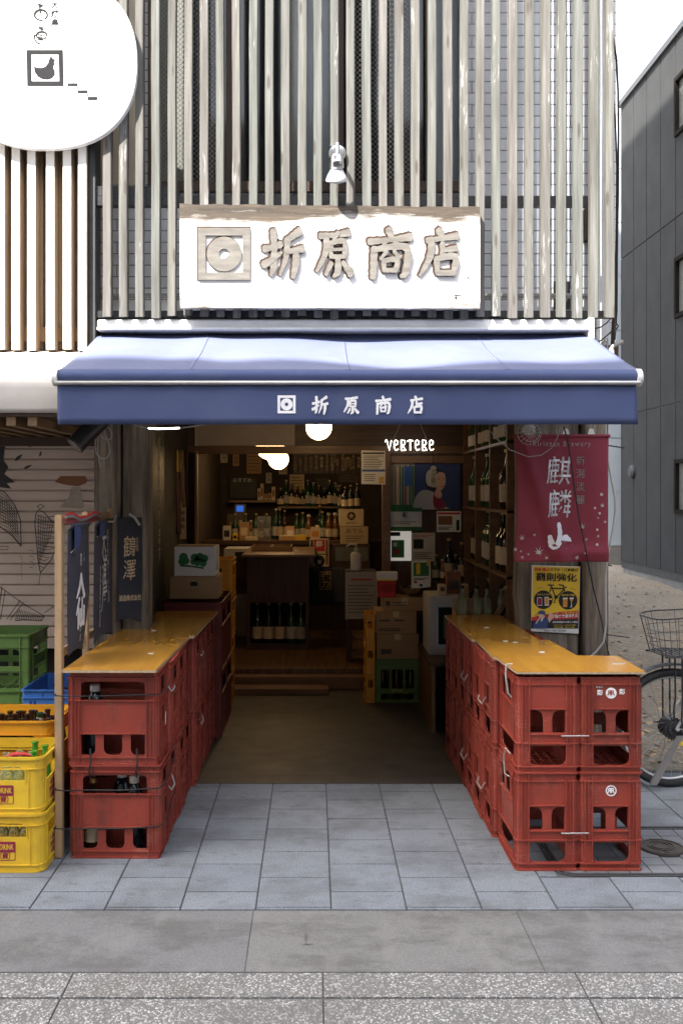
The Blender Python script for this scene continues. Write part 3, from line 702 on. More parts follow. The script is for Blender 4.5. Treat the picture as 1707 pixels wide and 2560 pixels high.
# ground floor posts of old timber
def post(x0, x1, y0, y1, z1, knots=()):
    bm = MB(); cx, cy = (x0 + x1) / 2, (y0 + y1) / 2
    def f(u, v):
        a = 2 * math.pi * u; z = v * z1
        c, s = math.cos(a), math.sin(a); e = 0.32
        x = math.copysign(abs(c) ** e, c); y = math.copysign(abs(s) ** e, s)
        k = 1 + 0.012 * math.sin(9 * z + 5 * a) + 0.008 * math.sin(23 * a)
        for (kz, ka, kr) in knots: k += kr * math.exp(-((z - kz) / 0.09) ** 2 - (math.atan2(math.sin(a - ka), math.cos(a - ka)) / 0.5) ** 2)
        return Vector((cx + x * (x1 - x0) / 2 * k, cy + y * (y1 - y0) / 2 * k, z))
    return bm.grid(f, 48, 34)
for (a, b, c, d, kn) in ((-1.274, -1.12, 5.66, 5.83, ()), (-1.115, -0.955, 5.68, 5.84, ()), (1.215, 1.575, 5.80, 5.99, ((1.05, 3.0, 0.10), (1.22, 3.3, 0.05))), (1.582, 1.725, 5.74, 5.95, ())):
    post(a, b, c, d, 2.54, kn).build('post', M['weathered_post'], shop, smooth=50)
MB().box(-1.27, 1.77, 5.70, 5.845, 2.30, 2.515).build('lintel', M['dark_wood_h'], shop, bevel=0.004)
# inner left jamb with dark boarding
MB().box(-1.06, -0.975, 5.85, 6.02, 0, 2.3).build('jamb', M['black_board'], shop, bevel=0.003)
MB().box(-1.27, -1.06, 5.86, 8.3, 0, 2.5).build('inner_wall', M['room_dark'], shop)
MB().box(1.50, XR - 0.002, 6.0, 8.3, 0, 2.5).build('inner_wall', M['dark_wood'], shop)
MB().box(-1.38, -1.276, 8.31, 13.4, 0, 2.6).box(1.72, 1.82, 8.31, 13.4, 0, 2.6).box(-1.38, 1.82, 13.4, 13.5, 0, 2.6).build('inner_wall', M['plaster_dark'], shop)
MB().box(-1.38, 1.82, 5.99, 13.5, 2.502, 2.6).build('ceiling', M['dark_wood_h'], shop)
# header beam between the two rooms, pale panel above it, partition on the right
yb = 8.2
MB().box(-1.055, 1.49, yb, yb + 0.12, Z(1134, yb), Z(1115, yb)).build('beam', M['mid_wood'], shop, bevel=0.004)
MB().box(X(488, yb), X(737, yb), yb + 0.03, yb + 0.06, Z(1114, yb), 2.495).build('plaster_panel', M['plaster_panel'], shop)
MB().box(X(738, yb), 1.49, yb + 0.03, yb + 0.07, Z(1114, yb), 2.495).build('transom', M['dark_wood_h'], shop)
MB().box(-1.055, X(487, yb), yb + 0.03, yb + 0.07, Z(1114, yb), 2.495).build('transom', M['dark_wood_h'], shop)
MB().box(X(955, yb), X(975, yb), yb - 0.06, yb + 0.06, 0, Z(1135, yb)).build('post', M['mid_wood'], shop, bevel=0.004)
MB().box(-1.055, -0.99, yb, yb + 0.10, 0, Z(1135, yb)).build('post', M['dark_wood'], shop, bevel=0.004)
MB().box(X(976, yb), 1.49, yb + 0.02, yb + 0.06, 0, Z(1135, yb)).build('partition', M['dark_wood'], shop)
MB().box(X(976, yb), X(1168, yb), yb - 0.02, yb + 0.018, Z(1158, yb), Z(1140, yb)).build('partition_rail', M['mid_wood'], shop, bevel=0.003)
MB().box(-1.16, -1.145, 13.2, 13.35, 0.2, 0.3).build('skirting', M['dark_wood'], shop)
# thin pale trim strip on the rear left wall
MB().box(-0.985, -0.965, 8.10, 8.18, 0.9, 2.0).build('trim_strip', M['tan_wood'], shop)

# slat screen
t = thing('slat_screen', 'tall screen of weathered grey timber slats across the upper facade', 'slat screen', (0.2, YS, 2.62))
r3 = random.Random(11)
for k in range(32):
    px = 257 + 40.58 * k + (0.6 if k > 14 else 0); wpx = 20.6 + r3.uniform(-0.8, 1.4)
    x0 = X(px, YS); x1 = X(px + wpx, YS); zb = Z(792, YS) + r3.uniform(-0.012, 0.006); lean = r3.uniform(-0.008, 0.008)
    bm = MB(); n = 12
    ring = []
    for i in range(n + 1):
        z = zb + (6.2 - zb) * i / n; d = lean * (i / n) + 0.0012 * math.sin(i * 1.7 + k)
        ring.append([bm.bm.verts.new((x0 + d, YS, z)), bm.bm.verts.new((x1 + d, YS, z)), bm.bm.verts.new((x1 + d, YS + 0.054, z + (0.012 if i == 0 else 0))), bm.bm.verts.new((x0 + d, YS + 0.054, z + (0.012 if i == 0 else 0)))])
    for A, B in zip(ring, ring[1:]):
        for q in range(4): bm.bm.faces.new((A[q], A[(q + 1) % 4], B[(q + 1) % 4], B[q]))
    bm.bm.faces.new(ring[0]); bm.bm.faces.new(ring[-1])
    bm.build('slat', M['weathered_slat'], t, bevel=0.003)

# wooden name board
YB = 5.315
t = thing('shop_signboard', 'long white weathered wooden signboard with carved characters above the awning', 'signboard', (0.08, YB, 2.9))
bx0, bx1, bz0, bz1 = X(449, YB), X(1199, YB), Z(771, YB), Z(510, YB)
r4 = random.Random(5)
top = [(bx1 - (bx1 - bx0) * i / 40, bz1 - 0.008 * i * 0 - 0.016 * (1 - i / 40) + 0.005 * math.sin(i * 1.3) * r4.random()) for i in range(41)]
ob = MB().prism([(bx0 + 0.004, bz0 + 0.004), (bx1, bz0)] + top, at(0, YB + 0.045, 0), 0.045).build('board', M['signboard_wood'], t)
def emblem(cx, cz, s, Mx, mat, parent, d, name='emblem', shift=(0, 0)):
    """square frame with a ring inside, as on the shop's crest"""
    bm = MB()
    bm.prism(rr(cx - s, cx + s, cz - s, cz + s), Mx, d, [rr(cx - s * 0.71, cx + s * 0.71, cz - s * 0.71, cz + s * 0.71)])
    bm.prism(circ(cx, cz, s * 0.665, 40), Mx, d, [circ(cx, cz, s * 0.20, 24)])
    return bm.build(name, mat, parent)
ex, ez = X(561, YB), Z(636, YB); es = X(627, YB) - X(561, YB)
emblem(ex - 0.004, ez + 0.005, es * 1.02, at(0, YB - 0.0005, 0), M['carved_edge'], t, 0.004, 'emblem_groove')
emblem(ex, ez, es * 0.985, at(0, YB - 0.0045, 0), M['carved_wood'], t, 0.006)
for ch, px, w_, h_ in (('折', 708, 96, 116), ('原', 836, 92, 116), ('商', 973, 106, 118), ('店', 1098, 98, 116)):
    x, z = X(px, YB), Z(637, YB) + 0.004; w_, h_ = w_ * YB / F, h_ * YB / F
    brush(ch, w_, h_, at(x - 0.006, YB - 0.0005, z + 0.006), M['carved_edge'], t, 0.002, 0.030, 'character_edge')
    brush(ch, w_, h_, at(x, YB - 0.006, z), M['carved_wood'], t, 0.004, 0.0, step=0.0012)
bm = MB()
for (px, py, w_, h_) in ((1168, 697, 8, 4), (1143, 738, 22, 4), (1139, 745, 8, 10), (1170, 693, 5, 8)):
    c = [(w_ / 2 * math.cos(a) * (0.6 + 0.5 * r4.random()), h_ / 2 * math.sin(a) * (0.6 + 0.5 * r4.random())) for a in [i * math.pi / 5 for i in range(10)]]
    bm.prism([(X(px, YB) + a * YB / F, Z(py, YB) + b * YB / F) for a, b in c], at(0, YB - 0.0005, 0), 0.001)
bm.build('chip', M['carved_edge'], t)
for bxx in (bx0 + 0.12, bx1 - 0.12):
    MB().box(bxx - 0.02, bxx + 0.02, YB + 0.046, YS - 0.001, bz0 + 0.1, bz0 + 0.14).build('bracket', M['black_metal'], t)

# spot lamp over the board
YL = 5.225
t = thing('spot_lamp', 'silver reflector spot lamp on a short arm above the wooden signboard', 'spot lamp', tuple(P(842, 370, YS)))
c = P(842, 388, YL); tip = P(841, 452, YL - 0.02)
ax = (tip - c).normalized(); ln = (tip - c).length
Mx = Matrix.Translation(c) @ ax.to_track_quat('Z', 'Y').to_matrix().to_4x4() @ Matrix.Rotation(R(0), 4, 'X')
tilt = Matrix.Translation(c) @ Matrix.Rotation(R(198), 4, 'X')
k = YL / F
MB().lathe([(0.0, -4 * k), (12 * k, -3 * k), (16 * k, 3 * k), (17 * k, 12 * k), (18 * k, 13 * k), (17 * k, 15 * k), (18 * k, 22 * k), (17.5 * k, 24 * k), (18.5 * k, 30 * k), (15 * k, 33 * k), (0, 33 * k)], (0, 0, 0), 28, tilt).build('socket', M['chrome'], t, smooth=40)
MB().lathe([(15 * k, 33.5 * k), (17 * k, 37 * k), (24 * k, 50 * k), (27 * k, 58 * k), (26.5 * k, 63 * k), (22 * k, 64 * k), (18 * k, 60 * k), (0, 56 * k)], (0, 0, 0), 28, tilt).build('bulb', M['white_metal'], t, smooth=40)
MB().lathe([(20 * k, 64.2 * k), (14 * k, 67 * k), (6 * k, 68.5 * k), (0, 69 * k)], (0, 0, 0), 24, tilt).build('lens', M['clear_plastic'], t, smooth=40)
p0 = P(842, 385, YS)
MB().lathe([(0, 0), (23 * k, 0), (23 * k, 9 * k), (19 * k, 14 * k), (0, 15 * k)], tuple(p0), 28, Matrix.Rotation(R(90), 4, 'X')).build('base_plate', M['chrome'], t, smooth=40)
MB().tube([p0 + Vector((0, -0.03, 0)), p0 + Vector((0, -0.12, 0.01)), c + Vector((0, 0.03, 0.005)), c], 0.012, 10).build('arm', M['chrome'], t, smooth=40)

# ================================================================ AWNING
aw = thing('awning', 'blue retractable fabric awning with white crest and characters on its valance', 'awning', (0.18, 5.6, 2.55))
yf, yr = 4.62, 5.56
zf, zr = 2.235, 2.565
ax0, ax1 = -1.200, 1.530
def fab(u, v):
    x = ax0 + (ax1 - ax0) * u; y = yf + (yr - yf) * v; z = zf + (zr - zf) * v
    s = math.sin(math.pi * v)
    wr = 0.004 * math.sin(31 * u + 9 * v) * v + 0.005 * math.sin(17 * u * (1 + 0.2 * v)) + 0.010 * math.sin(2.2 * math.pi * u + 0.6) + 0.006 * math.sin(6.1 * math.pi * u + 2 * v) + 0.012 * math.exp(-((u - 0.22) / 0.035) ** 2) - 0.010 * math.exp(-((u - 0.62) / 0.10) ** 2)
    return Vector((x, y, z - 0.024 * s + 1.5 * wr * s))
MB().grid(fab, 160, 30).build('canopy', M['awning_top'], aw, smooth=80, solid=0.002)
for us in (0.225, 0.50, 0.775):
    MB().grid(lambda u, v, us=us: fab(us + 0.006 * (u - 0.5), v) + Vector((0, -0.0004, 0.0014)), 2, 30).build('seam', M['awning_top'], aw, smooth=80, solid=0.0012)
MB().tube([(ax0 - 0.002, yf + 0.005, 2.206), (ax1 + 0.002, yf + 0.005, 2.206)], 0.029, 20).build('cloth_roll', M['awning_cloth'], aw, smooth=40)
x0, x1 = X(128, 4.6), X(1608, 4.6)
MB().prism([(0, 0.0), (0.020, 0.004), (0.026, 0.012), (0.024, 0.020), (0.0, 0.022)], Matrix.Translation((x0 + .02, 4.605, 2.160)) @ Matrix.Rotation(R(-90), 4, 'Z') @ Matrix.Rotation(R(90), 4, 'X') @ Matrix.Rotation(R(0), 4, 'Z'), x1 - x0 - .04, z0=-(x1 - x0 - .04)).build('front_bar', M['silver'], aw)
for s, xx in ((-1, x0), (1, x1)):
    MB().tube([(xx - s * 0.030, yf + 0.005, 2.200), (xx - s * 0.008, yf + 0.005, 2.200), (xx, yf + 0.005, 2.200)], [0.041, 0.041, 0.028], 20).build('end_cap', M['white_metal'], aw, smooth=40)
vx0, vx1, vz0, vz1 = X(144, 4.6), X(1594, 4.6), Z(1061, 4.6), 2.168
def val_y(x, z): return 4.600 + (vz1 - z) * 0.02 + 0.006 * math.sin(x * 3.1) * (vz1 - z) / 0.19 + 0.004 * math.sin(x * 9 + 1) * (vz1 - z) / 0.19 + 0.0015 * math.sin(x * 23)
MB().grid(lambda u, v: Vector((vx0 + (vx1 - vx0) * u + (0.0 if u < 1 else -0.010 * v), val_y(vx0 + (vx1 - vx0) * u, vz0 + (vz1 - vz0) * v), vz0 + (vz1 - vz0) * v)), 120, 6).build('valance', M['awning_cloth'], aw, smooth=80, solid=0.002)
vw = lambda co: Vector((co.x, val_y(co.x, co.z) - 0.0035, co.z))
es = (X(739, 4.6) - X(694, 4.6)) / 2
b = MB()
mx = at(0, 4.6, 0)
cx, cz = X(716.5, 4.6), Z(1011, 4.6)
ob = emblem(cx, cz, es, at(0, val_y(cx, cz) - 0.003, 0), M['white_print'], aw, 0.0008)
for ch, px in (('折', 800), ('原', 878), ('商', 957), ('店', 1038)):
    brush(ch, 0.070, 0.080, at(X(px, 4.6), 4.6, Z(1013, 4.6)), M['white_print'], aw, 0.0006, 0.004, warp=lambda co: Vector((co.x, val_y(co.x, co.z) - 0.003 - (4.6 - co.y), co.z)), step=0.0003)
# white cassette along the wall
cx0, cx1 = X(243, 5.4), X(1480, 5.4)
MB().prism([(5.405, 2.550), (5.84, 2.550), (5.84, 2.626), (5.48, 2.626), (5.408, 2.610)], Matrix.Translation((cx0, 0, 0)) @ Matrix(((0, 0, 1, 0), (1, 0, 0, 0), (0, 1, 0, 0), (0, 0, 0, 1))), cx1 - cx0).build('cassette', M['white_metal'], aw, bevel=0.004)
MB().box(cx0 - 0.0, cx1 + 0.004, 5.385, 5.404, 2.552, 2.566).build('cassette_lip', M['white_metal'], aw, bevel=0.003)
MB().prism([(5.38, 2.47), (5.83, 2.36), (5.83, 2.632), (5.38, 2.622)], Matrix.Translation((cx1 - 0.022, 0, 0)) @ Matrix(((0, 0, 1, 0), (1, 0, 0, 0), (0, 1, 0, 0), (0, 0, 0, 1))), 0.028).build('end_bracket', M['white_metal'], aw, bevel=0.003)
MB().tube([(ax0 + 0.01, 5.58, 2.545), (ax1 - 0.01, 5.58, 2.545)], 0.03, 14).build('roller', M['awning_cloth'], aw, smooth=40)
for s in (ax0 + 0.16, ax1 - 0.16):
    m_ = 0.45 if s < 0 else -0.45
    MB().rod((s, 5.62, 2.50), (s + m_, 5.15, 2.33), 0.016, 10).rod((s + m_, 5.15, 2.33), (s + 0.05 * m_, 4.66, 2.19), 0.014, 10).build('folding_arm', M['white_metal'], aw, smooth=40)

# ================================================================ LEFT NEIGHBOUR
nb = thing('neighbour_building', 'neighbouring building with white slats above and a tan painted shutter below', 'building', (-2.2, 5.8, 0))
MB().box(-6, XL - 0.002, 5.56, 14, 2.06, 13).build('wall', M['pale_backing'], nb)
MB().box(-6, XL - 0.002, 5.92, 14, 0, 2.055).build('wall', M['room_dark'], nb)
r5 = random.Random(21)
for k in range(-9, 6):
    px = 30 + 38.0 * k - (4 if k > 2 else 0); wl = 20.5
    if k >= 3: px = (116, 158, 196)[k - 3]
    elif k >= 0: px = (30, 69, 69 + 23)[k] if k < 2 else None
    if px is None: continue
    x0, x1 = X(px, 5.385), X(px + wl, 5.385); zb = Z(873, 5.385) + r5.uniform(-0.006, 0.006)
    MB().box(x0, x1, 5.389, 5.47, zb, 6.2).build('slat', M['pale_backing'], nb)
    MB().box(x0, x1 - 0.0005, 5.385, 5.3885, zb, 6.2).build('slat_face', M['white_paint_wood'], nb)
MB().box(-6, X(216, 5.4), 5.471, 5.495, 2.50, 2.58).box(-6, X(216, 5.4), 5.471, 5.495, 4.1, 4.18).build('rail', M['tan_wood'], nb)
for k in range(26):
    x0 = -1.36 - k * 0.16
    MB().box(x0 - 0.085, x0, 5.50, 5.558, 2.46, 6.2).build('backing_board', M['pale_backing'], nb)
MB().box(X(217, 5.36), X(239, 5.42), 5.42, 5.56, 2.40, 9).build('dark_post', M['charcoal'], nb, bevel=0.003)
# fabric hood over the shutter
def hood(u, v):
    x = -6 + (-1.165 + 6) * u
    pr = [(4.775, 2.046), (4.770, 2.12), (4.775, 2.19), (4.80, 2.222), (4.86, 2.246), (5.0, 2.30), (5.2, 2.365), (5.46, 2.446)]
    q = v * (len(pr) - 1); i = min(int(q), len(pr) - 2); f = q - i
    return Vector((x, pr[i][0] + (pr[i + 1][0] - pr[i][0]) * f + 0.003 * math.sin(x * 13), pr[i][1] + (pr[i + 1][1] - pr[i][1]) * f))
hd = MB().grid(hood, 90, 21).build('hood', M['canopy_cloth'], nb, smooth=60, solid=0.003)
MB().box(-6, -1.262, 4.79, 5.2, 2.030, 2.046).build('hood_frame', M['frame_brown'], nb)
MB().box(-6, -1.264, 5.202, 5.9, 2.03, 2.056).build('soffit', M['dark_wood_h'], nb)
for k in range(30):
    x0 = -1.40 - k * 0.105
    MB().box(x0, x0 + 0.045, 4.80, 5.8, 1.985, 2.029).build('joist', M['tan_wood'], nb)
MB().box(-6, -1.28, 5.74, 5.80, 1.93, 1.984).build('shutter_head', M['dark_wood_h'], nb)
# roller shutter
YSH = 5.82
bm = MB(); z = 0.80
while z < 1.93:
    bm.box(-4.5, XL - 0.004, YSH, YSH + 0.03, z + 0.005, z + 0.057); bm.box(-4.5, XL - 0.004, YSH + 0.022, YSH + 0.03, z - 0.005, z + 0.005); z += 0.062
sh = bm.build('shutter', M['shutter_paint'], nb)
MB().box(-4.5, XL - 0.004, YSH - 0.02, YSH + 0.02, 0.735, 0.795).build('shutter_bar', M['shutter_paint'], sh)
MB().box(-4.5, XL - 0.004, YSH - 0.01, YSH + 0.08, 0.0, 0.60).build('base_wall', M['room_dark'], nb)
# mural: feathered line drawing
def leaf(px, py, L, W, ang, n=14):
    c = []
    for i in range(n + 1):
        t_ = i / n; c.append((t_, W * math.sin(math.pi * t_ ** 0.8)))
    pts = [(t_ * L, w_ * L) for t_, w_ in c] + [(t_ * L, -w_ * L) for t_, w_ in c[::-1][1:-1]]
    a = R(ang)
    return [(X(px, YSH) + (x * math.cos(a) - y * math.sin(a)) * YSH / F, Z(py, YSH) + (x * math.sin(a) + y * math.cos(a)) * YSH / F) for x, y in pts]
FM = at(0, YSH - 0.0005, 0)
def pxp(l): return [(X(a, YSH), Z(b_, YSH)) for a, b_ in l]
bm = MB()
def outline(poly, wd=1.6, closed=True):
    n = len(poly)
    for i in range(n if closed else n - 1):
        a, b_ = Vector(poly[i]), Vector(poly[(i + 1) % n]); d = (b_ - a)
        if d.length < 1e-5: continue
        nn = Vector((-d.y, d.x)).normalized() * wd * YSH / F / 2
        bm.prism([a - nn, b_ - nn, b_ + nn, a + nn], FM, 0.0008)
# dark mass at the left edge
bm.prism(pxp([(-60, 1090), (28, 1088), (42, 1100), (14, 1116), (10, 1150), (22, 1168), (12, 1185), (40, 1206), (18, 1208), (30, 1222), (0, 1218), (-60, 1225)]), FM, 0.0008)
for (px, py, L, W, a) in ((72, 1118, 20, 0.16, 35), (38, 1152, 26, 0.15, 40), (100, 1142, 16, 0.16, 75), (60, 1172, 24, 0.13, 25)):
    bm.prism(leaf(px, py, L, W, a), FM, 0.0008)
bm.build('mural_feather', M['mural_black'], sh)
bm = MB()
w1 = pxp([(98, 1274), (112, 1282), (126, 1298), (138, 1310), (146, 1330), (142, 1370), (128, 1400), (102, 1432), (96, 1400), (92, 1350), (88, 1310), (90, 1286)])
outline(w1, 2.2)
for i in range(15):
    y = 1288 + i * 9; outline(pxp([(92 + i * .4, y), (112, y + 6), (140 - max(0, i - 8) * 5, y + 2 + (i % 3) * 3)]), 1.3, False)
for i in range(7): outline(pxp([(98 + i * 6, 1284 + i * 3), (97 + i * 5, 1340), (100 + i * 3, 1410 - i * 8)]), 1.2, False)
outline(pxp([(102, 1432), (98, 1462)]), 1.4, False)
outline(pxp([(94, 1266), (101, 1261), (112, 1266), (102, 1272)]), 1.6)
bm.build('mural_wing', M['mural_black'], sh); bm = MB()
w2 = pxp([(-10, 1220), (14, 1232), (38, 1262), (52, 1300), (54, 1366), (30, 1338), (4, 1318), (-10, 1310)]); outline(w2, 2.4)
for i in range(12): outline(pxp([(-8, 1226 + i * 8), (14 + i, 1240 + i * 8), (40 + i * 1.1, 1272 + i * 8)]), 1.3, False)
for i in range(8): outline(pxp([(i * 6, 1236 + i * 6), (4 + i * 6, 1300 + i * 5)]), 1.2, False)
bm.build('mural_wing', M['mural_black'], sh); bm = MB()
for (l) in ([(-8, 1462), (14, 1476), (60, 1510), (112, 1540)], [(6, 1466), (-4, 1548)], [(14, 1476), (2, 1550)], [(18, 1548), (52, 1500)], [(26, 1550), (60, 1506)], [(112, 1540), (104, 1552), (60, 1549), (40, 1552)], [(112, 1532), (150, 1506)]): outline(pxp(l), 1.8, False)
for i in range(16): outline(pxp([(40 + i * 4.4, 1552), (46 + i * 4.2, 1522 + i * 1.2)]), 1.3, False)
bm.build('mural_bridge', M['mural_black'], sh); bm = MB()
outline(pxp([(-5, 1366), (22, 1366), (20, 1374), (-5, 1374)]), 1.4)
for i in range(9): outline(pxp([(52 + (i % 3) * 1.5, 1390 + i * 7), (56, 1393 + i * 7)]), 1.4, False)
for i in range(7): outline(pxp([(75 + (i % 2) * 9, 1375 + i * 7), (84 + (i % 2) * 3, 1378 + i * 7)]), 1.3, False)
bm.build('mural_line', M['mural_black'], sh)
MB().prism(pxp([(138, 1205), (152, 1190), (214, 1190), (219, 1200), (216, 1208), (196, 1216), (164, 1212)]), FM, 0.0008).build('mural_boat', M['mural_brown'], sh)
MB().prism(pxp([(180, 1217), (202, 1217), (206, 1240), (210, 1272), (150, 1268), (172, 1244)]), FM, 0.0006).build('mural_sail', M['mural_cream'], sh)

# round-cornered white sign of the grill next door
YG = 5.335
t = thing('grill_sign', 'large rounded white sign with a grey hen in a square on the left facade', 'sign', (X(110, YG), YG, 3.9))
n = 64; ol = []
for i in range(n):
    a = 2 * math.pi * i / n; c_, s_ = math.cos(a), math.sin(a); e = 2 / 2.35
    ol.append((X(112, YG) + math.copysign(abs(c_) ** e, c_) * 230 * YG / F, Z(155, YG) + math.copysign(abs(s_) ** e, s_) * 216 * YG / F))
MB().prism(ol, at(0, YG + 0.045, 0), 0.045).build('panel', M['white_sign'], t)
def gp(l): return [(X(a, YG), Z(b_, YG)) for a, b_ in l]
GM = at(0, YG - 0.0005, 0)
MB().prism(gp([(67, 125), (158, 125), (160, 215), (69, 215)][::-1]), GM, 0.001, [gp([(79, 136), (147, 136), (149, 203), (80, 203)])]).build('square_mark', M['grey_ink'], t)
MB().prism(gp([(85, 164), (92, 169), (104, 170), (114, 167), (121, 158), (124, 148), (130, 145), (136, 148), (139, 151), (136, 153), (136, 157), (138, 162), (135, 163), (134, 170), (138, 177), (138, 187), (131, 195), (120, 199), (108, 198), (96, 192), (88, 181)]), GM, 0.001).prism(gp([(124, 146), (123, 143), (126, 144), (127, 140.5), (129, 144), (132, 141), (131.5, 145)]), GM, 0.001).build('hen_mark', M['grey_ink'], t)
MB().prism(gp([(170, 208), (195, 208), (195, 215), (170, 215)]), GM, 0.001).prism(gp([(195, 225.5), (219.5, 225.5), (219.5, 233), (195, 233)]), GM, 0.001).prism(gp([(219.5, 242), (244, 242), (244, 250), (219.5, 250)]), GM, 0.001).prism(gp([(194, 215.2), (196, 215.2), (196, 225.3), (194, 225.3)]), GM, 0.001).prism(gp([(218.5, 233.2), (220.5, 233.2), (220.5, 241.8), (218.5, 241.8)]), GM, 0.001).build('stair_mark', M['grey_ink'], t)
bm = MB()
def ring(cx, cy, rx, ry, wd, a0=0, a1=360):
    o_ = []; i_ = []
    for k in range(25):
        a = R(a0 + (a1 - a0) * k / 24); w_ = wd * (0.45 + 0.55 * abs(math.sin(a * 0.5 + 0.6)))
        o_.append((cx + (rx) * math.cos(a), cy - (ry) * math.sin(a))); i_.append((cx + (rx - w_) * math.cos(a), cy - (ry - w_) * math.sin(a)))
    for k in range(24): bm.prism(gp([o_[k], o_[k + 1], i_[k + 1], i_[k]]), GM, 0.001)
ring(103, 37, 18, 15, 5.5, -60, 290); bm.prism(gp([(92, 5), (98, 9), (109, 12), (106, 17), (102, 19), (105, 33), (101, 34), (98, 17)]), GM, 0.0012)
bm.build('brush_mark', M['grey_ink'], t); bm = MB()
ring(105, 88, 15, 11, 5, -20, 330); ring(103, 92, 18, 19, 4.5, 160, 290)
bm.prism(gp([(98, 65), (104, 68), (110, 65), (107, 70), (111, 74), (105, 76), (98, 72)]), GM, 0.001)
for y in (86, 92, 98): bm.prism(gp([(96, y), (108, y + 1), (107, y + 4), (96, y + 2)]), GM, 0.001)
bm.build('brush_mark', M['grey_ink'], t)
text('大焼鳥', 0.044, at(X(137, YG), YG - 0.001, Z(36, YG)), M['grey_ink'], t, depth=0.0005, bold=0.02, vertical=True, line=1.1, shear=0.1)

# ================================================================ RIGHT SIDE
gb = thing('grey_building', 'dark grey metal clad building along the far side of the vacant lot', 'building', (6.3, 12, 0))
XG = 6.25
MB().box(XG + 0.02, XG + 9, 3.5, 20.0, 0.12, 9.55).build('wall', M['charcoal'], gb)
bm = MB(); y = 3.55
wins = [(15.15, 16.92, 7.85, 8.72), (15.15, 16.92, 4.72, 5.62), (15.15, 16.92, 1.36, 2.15)]
while y < 19.95:
    y1 = min(y + 0.745, 20.0)
    for (za, zb) in ((0.25, 3.2), (3.2, 6.4), (6.4, 9.5)):
        segs = [(za + 0.012, zb - 0.012)]
        for (wy0, wy1, wz_0, wz_1) in wins:
            if y1 > wy0 + 0.05 and y < wy1 - 0.05 and za < wz_0 < zb: segs = [(za + 0.012, wz_0), (wz_1, zb - 0.012)]
        for p, q in segs: bm.box(XG, XG + 0.019, y + 0.014, y1 - 0.014, p, q)
    y = y1
bm.build('cladding', M['cladding'], gb)
MB().box(XG - 0.05, XG + 0.2, 3.5, 20.05, 9.51, 9.62).build('coping', M['dark_metal'], gb)
MB().box(XG + 0.05, XG + 0.3, 3.5, 20.0, -0.1, 0.119).build('plinth', M['concrete'], gb)
for (a, b_, c_, d) in wins:
    f = MB()
    for (p, q, r_, s_) in ((a, a + 0.07, c_, d), (b_ - 0.07, b_, c_, d), (a, b_, c_ - 0.07, c_), (a, b_, d, d + 0.07)): f.box(XG - 0.05, XG + 0.018, p, q, r_, s_)
    w_ = f.build('window', M['matte_frame'], gb)
    MB().box(XG + 0.019, XG + 0.024, a + 0.07, b_ - 0.07, c_, d).build('pane', M['window_grey'], w_)
MB().lathe([(0, 0), (0.13, 0), (0.13, 0.05), (0.10, 0.08), (0, 0.085)], (XG - 0.001, 19.2, 2.06), 24, Matrix.Rotation(R(-90), 4, 'Y')).build('vent', M['dark_metal'], gb, smooth=40)
pb = thing('pale_building', 'pale blue grey panelled building at the back of the lot', 'building', (6.5, 22, 0))
MB().box(3.0, 6.93, 21.85, 30, 0.45, 15).build('wall', M['pale_wall'], pb)
bm = MB()
for i in range(5):
    for j in range(12): bm.box(2.98 + i * 0.79, 3.76 + i * 0.79 - 0.01, 21.82, 21.848, 0.47 + j * 1.2, 1.65 + j * 1.2)
bm.build('panel', M['pale_wall'], pb)
MB().box(2.9, 6.95, 21.80, 30, -0.2, 0.449).build('plinth', M['concrete'], pb)

# houses across the street: they shade the lower facade and show in reflections
ob_ = thing('opposite_building', 'tall pale building across the street behind the viewer', 'building', (-9, -5, 0))
ytop = -4.5; ztop = 2.33 + 1.7 * (4.90 - ytop)
MB().box(-17.5, -2.8, -14, ytop - 0.303, 0, ztop - 0.2).build('wall', M['opposite_wall'], ob_)
bm = MB()
for i in range(30): bm.box(-17.5 + i * 0.49, -17.5 + i * 0.49 + 0.489, -4.8, ytop, ztop - 0.197, ztop - 0.03 + 0.05 * math.sin(i * 0.83) + 0.02 * math.sin(i * 2.1))
bm.build('parapet', M['opposite_wall'], ob_)
for i in range(4):
    for j in range(6): MB().box(-16.6 + i * 3.6, -14.6 + i * 3.6, ytop - 0.32, ytop - 0.28, 1.0 + j * 3.0, 2.6 + j * 3.0).build('window', M['window_grey'], ob_)
low = thing('low_shop_row', 'low pale shop row across the street behind the viewer', 'building', (12, -6, 0))
MB().box(-2.7, 30, -14, -5.0, 0, 8.0).build('wall', M['opposite_wall'], low)
for i in range(8):
    for j in range(2): MB().box(-1.5 + i * 3.9, 1.0 + i * 3.9, -5.02, -4.98, 0.9 + j * 3.4, 2.9 + j * 3.4).build('window', M['window_grey'], low)
